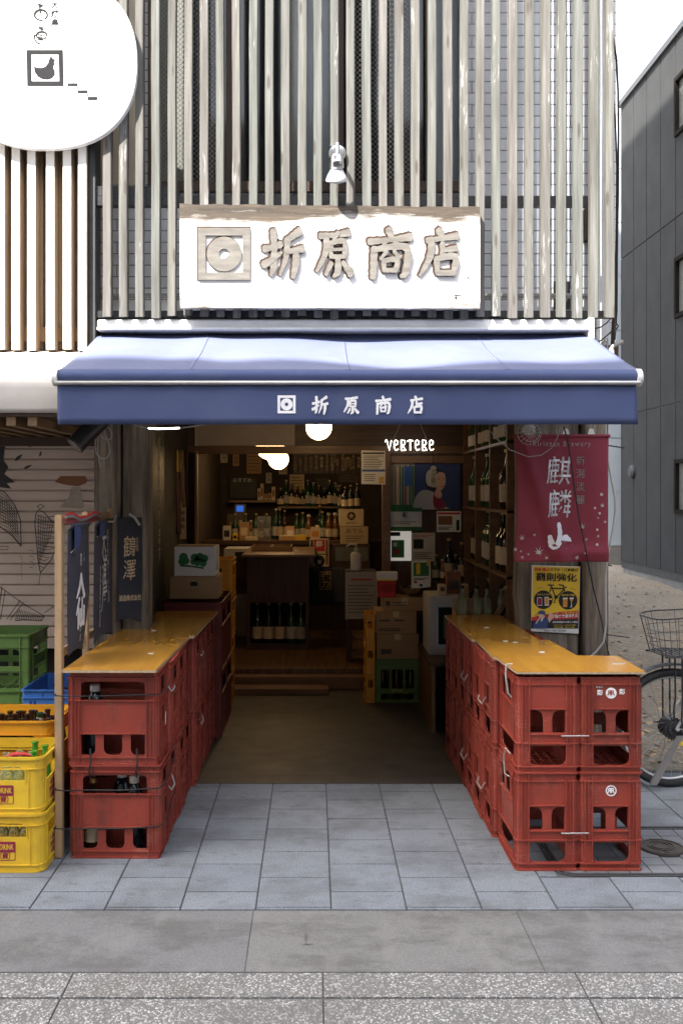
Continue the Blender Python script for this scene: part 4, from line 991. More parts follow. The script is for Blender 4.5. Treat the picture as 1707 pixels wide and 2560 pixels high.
# ================================================================ CRATES
def crate(name, W, D, H, m, t=0.005, rad=0.012, front=None, side=None, flanges=(), ribs=(), rib_s=(), flange=0.006, lattice=0.010, closed_bottom=True):
    """open-topped stacking crate, origin at the middle of its base; front/side are lists of hole outlines"""
    bm = MB(); w, d = W / 2, D / 2
    I4 = Matrix.Identity(4)
    Bk = Matrix.Rotation(R(180), 4, 'Z')
    # walls
    for (Wd, off, base, holes, rb) in ((W, d, I4, front or [], ribs), (W, d, Bk, front or [], ribs), (D, w, Matrix.Rotation(R(90), 4, 'Z'), side or [], rib_s), (D, w, Matrix.Rotation(R(-90), 4, 'Z'), side or [], rib_s)):
        Mx = base @ Matrix.Translation((0, -off + t, 0)) @ FRONT
        hw = Wd / 2 - rad
        bm.prism([(-hw, 0), (hw, 0), (hw, H), (-hw, H)], Mx, t, holes)
        for (rx, z0, z1, rw, rd) in rb:
            for s in ((1, -1) if abs(rx) > 1e-4 else (1,)):
                bm.prism([(s * rx - rw / 2, z0), (s * rx + rw / 2, z0), (s * rx + rw / 2, z1), (s * rx - rw / 2, z1)], Mx, t + rd, z0=0.0005)
    # rounded corners
    for sx in (1, -1):
        for sy in (1, -1):
            cx, cy = sx * (w - rad), sy * (d - rad); a0 = {(1, 1): 0, (-1, 1): 90, (-1, -1): 180, (1, -1): 270}[(sx, sy)]
            o_ = [(cx + rad * math.cos(R(a0 + 90 * i / 5)), cy + rad * math.sin(R(a0 + 90 * i / 5))) for i in range(6)]
            i_ = [(cx + (rad - t) * math.cos(R(a0 + 90 * i / 5)), cy + (rad - t) * math.sin(R(a0 + 90 * i / 5))) for i in range(6)]
            bm.prism(o_ + i_[::-1], I4, H)
    # flanges: rims round the outside
    for (z, h, e) in flanges:
        bm.prism(rr(-w - e, w + e, -d - e, d + e, rad + e), I4, h, [rr(-w + t + .0008, w - t - .0008, -d + t + .0008, d - t - .0008, max(rad - t, 0.002))], z)
    ob = bm.build(name, m, bevel=0)
    if lattice:
        b2 = MB(); n = 5
        for i in range(9): b2.box(-w + t + .002 + (W - 2 * t - .016) * i / 8, -w + t + .014 + (W - 2 * t - .016) * i / 8 - 0.004, -d + t + 0.001, d - t - 0.001, 0.006, 0.014)
        for i in range(7): b2.box(-w + t + 0.001, w - t - 0.001, -d + t + .002 + (D - 2 * t - .016) * i / 6, -d + t + .01 + (D - 2 * t - .016) * i / 6, 0.0062, 0.0142)
        b2.build('bottom_lattice', m, ob)
    return ob
CW, CD, CH = 0.400, 0.262, 0.423
def sake_front(wd, nwin):
    hw = wd / 2 - 0.052
    if nwin == 2:
        return [rr(-hw, hw, 0.302, 0.386, 0.004, 0.004, 0.028, 0.028), rr(-hw + .003, -0.020, 0.146, 0.244, 0.030, 0.006, 0.004, 0.004)[::1] if False else rr(-hw + .003, -0.020, 0.146, 0.244, 0.006, 0.034, 0.004, 0.004), rr(0.020, hw - .003, 0.146, 0.244, 0.034, 0.006, 0.004, 0.004)]
    hs = [rr(-hw, hw, 0.292, 0.376, 0.004, 0.004, 0.028, 0.028)]
    a = -hw + 0.006
    if nwin == 3: spans = [(-hw + .004, -hw + .068), (-0.042, 0.042), (hw - .068, hw - .004)]
    else: spans = [(-hw + .002, -0.016), (0.016, hw - .002)]
    for i, (p, q) in enumerate(spans):
        rl = rr_ = 0.026
        hs.append(rr(p, q, 0.044, 0.136, rl if not (nwin == 3 and i == 0) else 0.006, rr_ if not (nwin == 3 and i == 2) else 0.006, 0.004, 0.004))
    return hs
fl = ((0.0, 0.006, 0.004), (0.030, 0.005, 0.006), (0.288, 0.005, 0.009), (0.390, 0.005, 0.009), (0.416, 0.007, 0.010))
rf = ((CW / 2 - 0.048, 0.0065, 0.287, 0.004, 0.009), (CW / 2 - 0.030, 0.036, 0.287, 0.004, 0.006), (CW / 2 - 0.016, 0.036, 0.389, 0.005, 0.007), (0.0, 0.139, 0.144, CW - 0.104, 0.009), (CW / 2 - 0.052, 0.294, 0.389, 0.004, 0.006))
rs_ = ((CD / 2 - 0.050, 0.0065, 0.389, 0.004, 0.009), (CD / 2 - 0.018, 0.036, 0.389, 0.006, 0.007), (0.0, 0.136, 0.141, CD - 0.105, 0.008), (0.0, 0.248, 0.253, CD - 0.105, 0.008), (CD / 2 - 0.032, 0.036, 0.287, 0.003, 0.006))
proto = crate('sake_crate', CW, CD, CH, M['crate_red'], front=sake_front(CW, 3), side=sake_front(CD, 2), flanges=fl, ribs=rf, rib_s=rs_)
b2 = MB()
for xx in (-0.065, 0.065): b2.box(xx - .0015, xx + .0015, -CD / 2 + .006, CD / 2 - .006, 0.015, 0.135)
b2.box(-CW / 2 + .006, CW / 2 - .006, -.0015, .0015, 0.0152, 0.1352)
b2.build('divider', M['crate_red'], proto)
bm = MB()
for s in (-1, 1):
    for i in range(7): bm.box(s * 0.155 - 0.02, s * 0.155 + 0.02, -CD / 2 - 0.004, -CD / 2 - 0.0005, 0.3955 + i * 0.0029, 0.3972 + i * 0.0029)
bm.build('grip_ridge', M['crate_red'], proto)
cr_used = [False]
def sake(loc, rz, flip, label, group):
    rot = (math.pi, 0, rz) if flip else (0, 0, rz)
    l = (loc[0], loc[1], loc[2] + (CH if flip else 0))
    if not cr_used[0]:
        proto.location = l; proto.rotation_euler = rot; proto['label'] = label; tag(proto, None, 'crate', group); cr_used[0] = True
        return proto
    o = dup(proto, l, rot, label); o['group'] = group; tag(o, None, 'crate', group); return o
ORD = ['nearest the street', 'second from the street', 'third from the street', 'fourth from the street', 'fifth from the street', 'sixth from the street', 'seventh from the street', 'farthest into the shop']
rj = random.Random(4)
LC = {}
for i in range(8):
    y = 4.44 + CD / 2 + i * 0.269 + (0.012 if i > 3 else 0)
    for lev in (0, 1):
        x = -0.695 - CW / 2 + (0.018 if i > 3 else 0) + rj.uniform(-0.006, 0.006) + (-0.012 if (lev and i == 0) else 0)
        LC[(i, lev)] = sake((x, y, 0.001 + lev * (CH + 0.001)), rj.uniform(-0.012, 0.012), False, 'red sake crate in the %s row of the left counter, %s' % (('lower', 'upper')[lev], ORD[i]), 'red crates of the left counter')
RC = {}
for lev in (0, 1):
    for s, nm in ((0, 'left'), (1, 'right')):
        RC[(s, lev)] = sake((0.888 + CD / 2 + s * 0.278 + (0.004 if lev else 0), 4.30 + CW / 2, 0.001 + lev * (CH + 0.001)), R(90) + rj.uniform(-0.008, 0.008), True,
             ('upturned red crate without emblem, %s of the right counter\'s street end' % ('bottom left', 'top left')[lev]) if not s else
             ('upturned red crate with a %s white emblem on the right counter\'s street end' % ('bold round', 'worn round')[1 - lev]), 'red crates of the right counter')
ORR = ['just behind the front pair', 'third back from the street', 'fourth back from the street', 'fifth back from the street', 'second from the shop end', 'farthest into the shop']
for i in range(6):
    y = 4.715 + CD / 2 + i * 0.2665 + (0.008 if i > 1 else 0)
    for lev in (0, 1):
        x = 0.872 + CW / 2 + (-0.012 if i < 2 else 0) - 0.004 * i + rj.uniform(-0.005, 0.005)
        sake((x, y, 0.001 + lev * (CH + 0.001)), rj.uniform(-0.01, 0.01), True, 'upturned red crate, %s row of the right counter, %s' % (('lower', 'upper')[lev], ORR[i]), 'red crates of the right counter')
# emblems printed on the two right-hand crates
def on_front(o, name_fn):
    bpy.context.view_layer.update()
    PINV[o.name] = o.matrix_world.inverted(); name_fn(o)
exx = 0.888 + CD / 2 + 0.278
def emb(o, z, bold):
    yy = 4.30 - 0.0018
    bm = MB().prism(circ(exx + 0.004, z, 0.024, 28), at(0, yy, 0), 0.0006, [] if bold else [circ(exx + 0.004, z, 0.019, 28)])
    bm.build('round_mark', M['white_print'], o)
    text('R', 0.030, at(exx + 0.010, yy - 0.0012, z), M['crate_red'] if bold else M['white_print'], o, 'round_letter', 0.0003, 0.03)
    text('R', 0.030, at(exx - 0.004, yy - 0.0012, z) @ Matrix.Diagonal((-1, 1, 1, 1)), M['crate_red'] if bold else M['white_print'], o, 'round_letter', 0.0003, 0.03)
    if bold:
        text('影', 0.026, at(exx - 0.045, yy, z), M['white_print'], o, 'printed_character', 0.0003, 0.03)
        text('影', 0.026, at(exx + 0.052, yy, z + 0.004), M['white_print'], o, 'printed_character', 0.0003, 0.03)
        text('キリン', 0.010, at(exx - 0.048, yy, z + 0.026), M['white_print'], o, 'printed_character', 0.0003, 0.02)
on_front(RC[(1, 1)], lambda o: emb(o, 0.778, True))
on_front(RC[(1, 0)], lambda o: emb(o, 0.350, False))

# boards on the crates
ZT = 2 * (CH + 0.001) + 0.003
def board(name, label, poly, z0, th=0.013):
    t_ = thing(name, label, 'board', (sum(p[0] for p in poly) / len(poly), sum(p[1] for p in poly) / len(poly), z0))
    MB().prism(poly, Matrix.Identity(4), th - 0.002, z0=z0).build('plywood', M['board_edge'], t_)
    e = 0.0006
    MB().prism(poly, Matrix.Identity(4), 0.002, z0=z0 + th - 0.0018).build('laminate', M['counter_board'], t_)
    return t_
board('counter_board', 'long glossy orange yellow board on top of the left red crates', [(-1.125, 4.385), (-0.706, 4.385), (-0.685, 5.41), (-0.662, 5.42), (-0.640, 6.56), (-1.115, 6.56)], ZT)
board('counter_board', 'long glossy orange yellow board on the right crates running into the shop', [(0.865, 4.695), (1.285, 4.705), (1.262, 5.28), (1.21, 5.285), (1.205, 6.35), (0.845, 6.35), (0.852, 5.30), (0.872, 5.29)], ZT, 0.012)
board('counter_board', 'short wide orange yellow board lashed on the right crates nearest the street', [(0.884, 4.285), (1.448, 4.285), (1.452, 4.70), (1.30, 4.708), (0.864, 4.700)], ZT + 0.0125, 0.011)
bm = MB()
for i, (x, y) in enumerate(((-0.80, 4.82), (-0.92, 5.62), (1.01, 5.75), (1.02, 5.22), (1.06, 5.18), (1.13, 4.86))):
    s = 0.012; a = i * 1.3
    o = MB().prism([(s * math.cos(a + k * 1.05) * (1 + .4 * (k % 2)), s * .7 * math.sin(a + k * 1.05)) for k in range(6)], Matrix.Translation((x, y, ZT + 0.0135)), 0.003).build('paper_scrap', M['paper_white'])
    tag(o, ['white paper scrap on the left board near the street', 'tiny paper scrap far back on the left board', 'tiny paper scrap far back on the right long board', 'paper scrap on the middle of the right long board', 'paper scrap beside another on the right long board', 'paper scrap near the joint of the two right boards'][i], 'paper scrap')
# cable ties and lashings
def tie(pts, r, m, name, label, cat):
    return tag(MB().tube(pts, r, 6).build(name, M[m], smooth=60), label, cat)
for z, lb in ((0.592, 'white cable tie joining the two upper right crates'), (0.166, 'white cable tie joining the two lower right crates')):
    z = z
    tie([(1.083, 4.315, z), (1.083, 4.288, z), (1.200, 4.288, z + 0.001), (1.200, 4.315, z)], 0.0032, 'cable_white', 'cable_tie', lb, 'cable tie')
tie([(0.90, 4.46, ZT + 0.027), (0.872, 4.45, ZT + 0.027), (0.868, 4.45, ZT - 0.02), (0.876, 4.43, ZT - 0.10), (0.892, 4.43, ZT - 0.12)], 0.004, 'cable_white', 'cable_tie', 'white cable tie looped over the left edge of the short board', 'cable tie')
tie([(1.36, 4.47, ZT + 0.0245), (1.41, 4.47, ZT + 0.026), (1.42, 4.48, ZT + 0.0245)], 0.004, 'cable_white', 'cable_tie', 'white cable tie end on the right of the short board', 'cable tie')
tie([(0.884, 4.42, 0.48), (0.866, 4.44, 0.50), (0.862, 4.46, 0.46), (0.866, 4.46, 0.38), (0.885, 4.44, 0.37)], 0.0032, 'cable_white', 'cable_tie', 'white cable tie round the aisle side of the front right crates', 'cable tie')
for i, (y, z) in enumerate(((4.97, 0.60), (4.98, 0.17), (5.52, 0.61), (5.52, 0.17))):
    x = 0.845 - 0.004 * i * 0.5
    tie([(x + .012, y - 0.07, z + 0.035), (x - .006, y - 0.06, z + 0.0), (x - .006, y + 0.06, z + 0.0), (x + .012, y + 0.07, z + 0.035)], 0.0032, 'cable_white', 'cable_tie', 'white cable tie on the right aisle crates, %s' % ('upper row near the front', 'lower row near the front', 'upper row farther back', 'lower row farther back')[i], 'cable tie')
for i, (y, z) in enumerate(((4.72, 0.71), (4.72, 0.24), (5.80, 0.70), (5.80, 0.30))):
    x = -0.683 + (0.018 if i > 1 else 0)
    tie([(x - .012, y - 0.06, z + 0.03), (x + .006, y - 0.05, z + 0.0), (x + .006, y + 0.05, z + 0.0), (x - .012, y + 0.07, z + 0.04)], 0.0032, 'cable_white', 'cable_tie', 'white cable tie on the left aisle crates, %s' % ('upper row near the front', 'lower row near the front', 'upper row farther back', 'lower row farther back')[i], 'cable tie')
for z, lb in ((0.742, 'black wire lashing the upper front left crate to the wooden frame'), (0.318, 'black wire lashing the lower front left crate to the wooden frame'), (0.145, 'black wire low on the bottom front left crate')):
    pts = [(-1.165, 4.46, z + 0.003), (-1.165, 4.40, z + 0.004), (-1.10, 4.402, z), (-1.03, 4.425, z - 0.004)]
    tie(pts + [(-0.88, 4.428, z - 0.006 + (0.004 if z > .5 else 0)), (-0.70, 4.428, z + 0.004), (-0.678, 4.46, z + 0.012), (-0.676, 4.60, z + 0.03), (-0.676, 4.70, z + 0.06), (-0.676, 4.80, z + 0.05)], 0.003, 'cable_black', 'lashing_wire', lb, 'wire')
for x in (-1.01, -0.80):
    tag(MB().tube([(x, 4.43, 0.50), (x + 0.004, 4.42, 0.44), (x - 0.004, 4.42, 0.40), (x, 4.432, 0.37)], 0.004, 6).tube([(x + 0.008, 4.43, 0.42), (x + 0.022, 4.42, 0.375)], 0.002, 5).build('lashing_wire', M['cable_black']), 'black twisted tie between the two front left crates, %s' % ('left one' if x < -0.9 else 'right one'), 'wire')
tag(MB().prism([(0, 0), (0.008, 0.01), (0.016, 0.055), (0.012, 0.06), (0.004, 0.03)], Matrix.Translation((-0.676, 4.46, 0.60)) @ SIDE_R, 0.001).build('torn_label', M['paper_white']), 'torn white label on the corner of the upper front left crate', 'label')

# ================================================================ BOTTLES
def bottle(name, h, r, neck, body_m, cap_m=None, label_m=None, hn=0.42, lab=(0.12, 0.42), shoulder=0.14, cap_h=0.018):
    z1 = h * (1 - hn)
    prof = [(0, 0.0), (r * 0.92, 0.0), (r, r * 0.12), (r, z1 - h * shoulder * 0.4), (r * 0.92, z1), (neck * 1.9, z1 + h * shoulder * 0.7), (neck * 1.15, z1 + h * shoulder * 1.2), (neck, h * 0.90), (neck, h * 0.965), (neck * 1.25, h * 0.967), (neck * 1.25, h), (0, h)]
    o = MB().lathe(prof, (0, 0, 0), 18).build(name, M[body_m], smooth=40)
    if cap_m: MB().lathe([(neck * 1.35, h - cap_h), (neck * 1.35, h + 0.002), (0, h + 0.003)], (0, 0, 0), 14).build('cap', M[cap_m], o, smooth=40)
    if label_m: MB().lathe([(r + 0.0008, h * lab[0]), (r + 0.0008, h * lab[1])], (0, 0, 0), 18).build('label', M[label_m], o, smooth=60) if False else MB().tube([(0, 0, h * lab[0]), (0, 0, h * lab[1])], r + 0.0008, 18).build('label', M[label_m], o, smooth=50)
    return o
SHELF = {}
def put(key, make, loc, label, cat, group=None, rz=0.0, scale=None, rot=None):
    rt = rot or (0, 0, rz)
    if key not in SHELF:
        o = make(); SHELF[key] = o; o.location = loc; o.rotation_euler = rt
        if scale: o.scale = scale
        tag(o, label, cat, group); return o
    o = dup(SHELF[key], loc, rt, label, scale)
    for k_ in ('group',):
        if k_ in o: del o[k_]
    if not scale: o.scale = (1, 1, 1)
    return tag(o, label, cat, group)
mk_sake_b = lambda: bottle('sake_bottle', 0.395, 0.0525, 0.0145, 'bottle_brown', 'cap_gold', 'label_cream')
mk_sake_g = lambda: bottle('sake_bottle', 0.395, 0.0525, 0.0145, 'bottle_green', 'label_white', 'label_white')
mk_sake_d = lambda: bottle('sake_bottle', 0.395, 0.0525, 0.0145, 'bottle_dark', 'cap_gold', 'label_cream')
mk_small = lambda: bottle('small_bottle', 0.30, 0.038, 0.013, 'bottle_green', 'cap_gold', 'label_white')
mk_small_a = lambda: bottle('small_bottle', 0.22, 0.030, 0.013, 'bottle_amber', 'label_white', 'label_cream')
mk_beer = lambda: bottle('beer_bottle', 0.275, 0.030, 0.0125, 'bottle_brown', None, None)
mk_pet = lambda: bottle('plastic_bottle', 0.325, 0.046, 0.017, 'bottle_dark', 'white_plastic', None, hn=0.26, cap_h=0.026)
mk_clear = lambda: bottle('glass_bottle', 0.22, 0.029, 0.0125, 'bottle_clear', None, None)
mk_grn = lambda: bottle('glass_bottle', 0.245, 0.027, 0.013, 'bottle_green_clear', None, None)
# bottles left inside the front left crates
put('pet', mk_pet, (-1.01, 4.53, 0.424 + 0.018), 'dark bottle with a white cap in the upper front left crate', 'bottle')
put('pet', mk_pet, (-0.83, 4.53, 0.019), 'dark bottle with a white cap in the lower front left crate', 'bottle')
put('pet', mk_pet, (-0.905, 4.62, 0.019), 'dark bottle lying low between others in the lower front left crate', 'bottle')
put('sb', mk_sake_b, (-1.02, 4.53, 0.017), 'brown bottle at the left of the lower front left crate', 'bottle', scale=(0.8, 0.8, 0.8))

# ================================================================ LEFT CRATE GROUP
def beer_crate(name, m, W, D, H):
    hw = W / 2 - 0.075
    fh = [rr(-hw, hw, H * 0.60, H * 0.83, 0.008, 0.008, 0.03, 0.03)]
    hd_ = D / 2 - 0.07
    sh_ = [rr(-hd_, hd_, H * 0.55, H * 0.80, 0.006, 0.006, 0.03, 0.03)]
    return crate(name, W, D, H, M[m], rad=0.045, t=0.006, front=fh, side=sh_, flanges=((0.0, 0.006, 0.001), (0.03, 0.005, 0.004), (H - 0.055, 0.005, 0.005), (H - 0.012, 0.012, 0.009)), ribs=((W / 2 - 0.06, 0.035, H - 0.056, 0.004, 0.004), (hw + 0.002, H * 0.58, H * 0.83, 0.004, 0.004)), rib_s=((D / 2 - 0.05, 0.035, H - 0.056, 0.004, 0.004),))
yw, yd, yh = 0.46, 0.335, 0.258
yx, yy = X(131, 4.40) - 0.002 - yw / 2, 4.27 + yd / 2
yc = []
for lev in (0, 1):
    o = beer_crate('drink_crate', 'crate_yellow', yw, yd, yh); o.location = (yx - (0.006 if lev else 0), yy, 0.001 + lev * (yh - 0.012)); o.rotation_euler = (0, 0, 0)
    tag(o, ('yellow soft drink crate with a DRINK label, bottom of the two at lower left', 'yellow soft drink crate full of empty bottles, top of the two at lower left')[lev], 'crate', 'yellow drink crates'); yc.append(o)
bpy.context.view_layer.update()
for lev, o in enumerate(yc):
    PINV[o.name] = o.matrix_world.inverted(); z0 = lev * (yh - 0.012)
    x1 = X(0.2806 * (125 if lev else 142), 4.27); zc = z0 + 0.088
    x0 = x1 - 0.17
    MB().prism(rr(x0, x1, zc - 0.034, zc + 0.048, 0.006), at(0, 4.2695, 0), 0.0006, [rr(x0 + .003, x1 - .003, zc - 0.031, zc + 0.045, 0.005)]).build('label_border', M['maroon_ink'], o)
    MB().prism(rr(x0 + .0031, x1 - .0031, zc + 0.002, zc + 0.0449, 0.001), at(0, 4.2695, 0), 0.0006).build('label_field', M['maroon_ink'], o)
    text('SOFT DRINK', 0.034, at(x1 - 0.008, 4.2683, zc + 0.024), M['yellow_ink'], o, 'lettering', 0.0003, 0.008, sx=0.60, align='RIGHT')
    text('飲料（資）', 0.030, at(x1 - 0.004, 4.2690, zc - 0.015), M['maroon_ink'], o, 'lettering', 0.0003, 0.02, sx=0.9, align='RIGHT')
    for i, s_ in enumerate(('一般清涼', '飲料容器', '本所区')):
        text(s_, 0.026, Matrix.Translation((yx - (0.006 if lev else 0) + yw / 2 + 0.0008, yy - 0.005, zc + 0.022 - i * 0.030)) @ SIDE_R, M['maroon_ink'], o, 'lettering', 0.0003, 0.02)
gb_i = 0
for (dx, dy, k_, lb) in ((0.165, -0.08, 'grn', 'green glass bottle neck by the right rim of the top yellow crate'), (0.185, 0.02, 'grn', 'short green bottle in the right corner of the top yellow crate'), (0.10, -0.09, 'clr', 'clear glass bottle in the front row of the top yellow crate, near its right end'), (0.05, -0.09, 'clr', 'clear bottle in the top yellow crate\'s front row, next to the picture edge'), (0.13, 0.0, 'clr', 'clear glass bottle in the middle of the top yellow crate'), (0.07, 0.02, 'clr', 'clear glass bottle behind the front row of the top yellow crate'), (0.02, -0.02, 'clr', 'clear glass bottle farther left in the top yellow crate'), (0.12, 0.09, 'grn', 'green bottle at the back of the top yellow crate')):
    zz = (yh - 0.012) + 0.018
    put(k_, mk_grn if k_ == 'grn' else mk_clear, (yx + dx, yy + dy, zz), lb, 'bottle', 'empties in the yellow crate')
for (dx, dy) in ((0.13, -0.10), (0.08, -0.10), (0.03, -0.10)):
    put('clr', mk_clear, (yx + dx, yy + dy, 0.019), 'clear glass bottle in the bottom yellow crate, %s' % {0.13: 'rightmost', 0.08: 'middle', 0.03: 'left'}[dx], 'bottle', 'empties in the bottom yellow crate')
bm = MB()
o = MB().tube([(yx + 0.02, yy - 0.05, 0.47), (yx + 0.07, yy - 0.06, 0.487), (yx + 0.11, yy - 0.04, 0.482), (yx + 0.15, yy - 0.05, 0.478)], [0.006, 0.011, 0.009, 0.004], 8).build('red_net', M['red_ink'], smooth=60)
tag(o, 'crumpled red wrapper among the bottles of the top yellow crate', 'wrapper')
# orange crate with brown bottles, on a dark red crate
owx, owy, ow, od, oh = -1.215 - 0.26, 4.625 + 0.165, 0.52, 0.36, 0.295
o = crate('wine_crate', 0.50, 0.34, 0.285, M['crate_dark_red'], rad=0.03, flanges=((0.0, 0.006, 0.001), (0.263, 0.022, 0.006)), ribs=((0.12, 0.01, 0.24, 0.006, 0.006),), rib_s=((0.08, 0.01, 0.24, 0.006, 0.006),)); o.location = (owx + 0.01, owy, 0.001)
tag(o, 'dark red crate on the pavement under the orange crate', 'crate')
hw = ow / 2 - 0.085
oc = crate('bottle_crate', ow, od, oh, M['crate_orange'], rad=0.06, t=0.007, front=[rr(-hw, hw, 0.155, 0.225, 0.006, 0.006, 0.03, 0.03)], side=[rr(-0.09, 0.09, 0.16, 0.22, 0.006, 0.006, 0.02, 0.02)], flanges=((0.0, 0.006, 0.002), (0.228, 0.004, 0.004), (oh - 0.010, 0.010, 0.008)), ribs=((ow / 2 - 0.07, 0.01, 0.228, 0.005, 0.005), (0.0, 0.146, 0.15, ow - 0.16, 0.006)))
oc.location = (owx, owy, 0.288); tag(oc, 'orange crate of brown empty beer bottles beside the wooden frame', 'crate')
pos = [(0.21 - 0.062 * i, -0.115 + 0.075 * j) for i in range(5) for j in range(4)]
for n_, (dx, dy) in enumerate(pos):
    i, j = n_ // 4, n_ % 4
    lb = 'brown empty beer bottle in the orange crate, %s from the right in the %s row' % (('first', 'second', 'third', 'fourth', 'fifth')[i], ('front', 'second', 'third', 'back')[j])
    if (i, j) == (1, 1):
        put('bb_l', lambda: bottle('beer_bottle', 0.285, 0.030, 0.0135, 'bottle_green', None, None), (owx + dx, owy + dy, 0.306), 'dark green bottle with a pale neck label in the orange crate', 'bottle', 'empties in the orange crate')
        q = SHELF['bb_l']; MB().tube([(0, 0, 0.21), (0, 0, 0.262)], 0.0165, 14).build('neck_label', M['label_white'], q, smooth=50)
    else: put('bb', mk_beer, (owx + dx + rj.uniform(-.004, .004), owy + dy, 0.306 - (0.03 if (i + j) % 3 == 0 else 0) * 0), lb, 'bottle', 'empties in the orange crate', scale=(1, 1, 0.93 + 0.09 * rj.random()))
# blue folding crate behind, on a dark red crate
bw, bd_, bh = 0.40, 0.46, 0.17
bxx, byy, bz = -1.487 + bw / 2, 5.00 + bd_ / 2, 0.482
o = crate('wine_crate', 0.40, 0.44, 0.238, M['crate_dark_red'], rad=0.03, flanges=((0.0, 0.006, 0.001), (0.216, 0.022, 0.006))); o.location = (bxx, byy, 0.001); tag(o, 'dark red crate on the pavement behind, lower of the two under the blue crate', 'crate')
o = dup(o, (bxx + 0.004, byy, 0.2415), (0, 0, 0), 'dark red crate directly under the blue folding crate')
bh_f = [rr(-0.12, 0.12, 0.005, 0.09, 0.002, 0.002, 0.015, 0.015)] + [rr(0.13 + .02 * i, 0.142 + .02 * i, 0.03 + .03 * j, 0.05 + .03 * j) for i in range(2) for j in range(3)] + [rr(-0.142 - .02 * i, -0.13 - .02 * i, 0.03 + .03 * j, 0.05 + .03 * j) for i in range(2) for j in range(3)]
bh_s = [rr(-0.16 + .03 * i, -0.14 + .03 * i, 0.03 + .03 * j, 0.05 + .03 * j) for i in range(11) for j in range(3) if abs(i - 5) > 2] + [rr(-0.06, 0.06, 0.09, 0.12, 0.01)]
o = crate('folding_crate', bw, bd_, bh, M['crate_blue'], rad=0.012, t=0.005, front=bh_f, side=bh_s, flanges=((0.0, 0.006, 0.001), (bh - 0.045, 0.004, 0.005), (bh - 0.008, 0.008, 0.007)), ribs=((0.0, 0.13, 0.16, 0.004, 0.004), (0.1, 0.13, 0.16, 0.004, 0.004)))
o.location = (bxx, byy, bz); tag(o, 'blue folding crate behind the orange crate', 'crate')
# green crates at the far left
gw, gd, gh = 0.42, 0.36, 0.315
gx_, gy_ = -1.515 - gw / 2, 5.20 + gd / 2
gf = [rr(-gw / 2 + .055, -0.012, 0.145, 0.235, 0.004, 0.004, 0.02, 0.02), rr(0.012, gw / 2 - .055, 0.145, 0.235, 0.004, 0.004, 0.02, 0.02), rr(-gw / 2 + .055, -0.012, 0.03, 0.11, 0.004), rr(0.012, gw / 2 - .055, 0.03, 0.11, 0.004)]
gs = [rr(-gd / 2 + .055, -0.012, 0.19, 0.235, 0.004), rr(0.012, gd / 2 - .055, 0.19, 0.235, 0.004), rr(-gd / 2 + .055, gd / 2 - .055, 0.06, 0.13, 0.01)]
gl = ['green bottle crate at the bottom of the stack by the shutter', 'green bottle crate in the middle of the stack by the shutter', 'green bottle crate on top of the stack by the shutter']
pg = None
for i, z in enumerate((0.001, 0.295, 0.589)):
    if pg is None:
        pg = crate('bottle_crate', gw, gd, gh, M['crate_green'], rad=0.014, t=0.006, front=gf, side=gs, flanges=((0.0, 0.006, 0.001), (0.118, 0.005, 0.004), (0.244, 0.005, 0.006), (gh - 0.012, 0.012, 0.008)), ribs=((gw / 2 - 0.05, 0.01, 0.30, 0.005, 0.006), (0.0, 0.01, 0.24, 0.004, 0.004)), rib_s=((gd / 2 - 0.05, 0.01, 0.30, 0.005, 0.006),))
        pg.location = (gx_, gy_, z); tag(pg, gl[0], 'crate', 'green crates by the shutter')
    else: dup(pg, (gx_ + 0.004 * i, gy_, z), (0, 0, 0), gl[i])

# ================================================================ FRAME OF APRONS
t = thing('batten_frame', 'upright pine batten frame holding three navy aprons along the left counter', 'frame', (-1.145, 5.0, 0))
for (y, x0, w_) in ((4.43, -1.172, 0.046), (4.94, -1.168, 0.04), (5.52, -1.166, 0.04)):
    MB().box(x0, x0 + w_ * 0.72, y, y + w_, 0.004 if y < 4.5 else 0.002, 1.555 + (y - 4.43) * 0.01).build('batten', M['batten_pine'], t, bevel=0.003)
MB().box(-1.170, -1.150, 4.478, 5.555, 1.505, 1.545).build('crossbar', M['batten_pine'], t, bevel=0.003)
MB().box(-1.170, -1.152, 4.478, 5.555, 0.90, 0.94).build('crossbar', M['batten_pine'], t, bevel=0.003)
def ap_x(y, z, y0, y1, s=0.0):
    u = (y - y0) / (y1 - y0)
    if y0 > 5.5: return -1.112 + 0.125 * u + 0.006 * math.sin(5 * u + 3 * z)      # the last apron turns towards the street
    return -1.122 + 0.010 * math.sin(2.0 * math.pi * u + s) * (0.35 + 0.65 * (1.55 - z) / 0.65) + 0.006 * math.sin(5 * u + 4 * z + s)
aps = ((4.485, 4.905, 0.905, 0.0, 'slate navy sake apron with two bold white brush characters nearest the street', '八仙', True), (4.985, 5.46, 0.885, 1.0, 'navy sake apron with three large characters in the middle of the frame', '木浦屋', False), (5.56, 5.70, 0.925, 2.1, 'dark navy sake apron with two pale characters farthest from the street', '鶴澤', False))
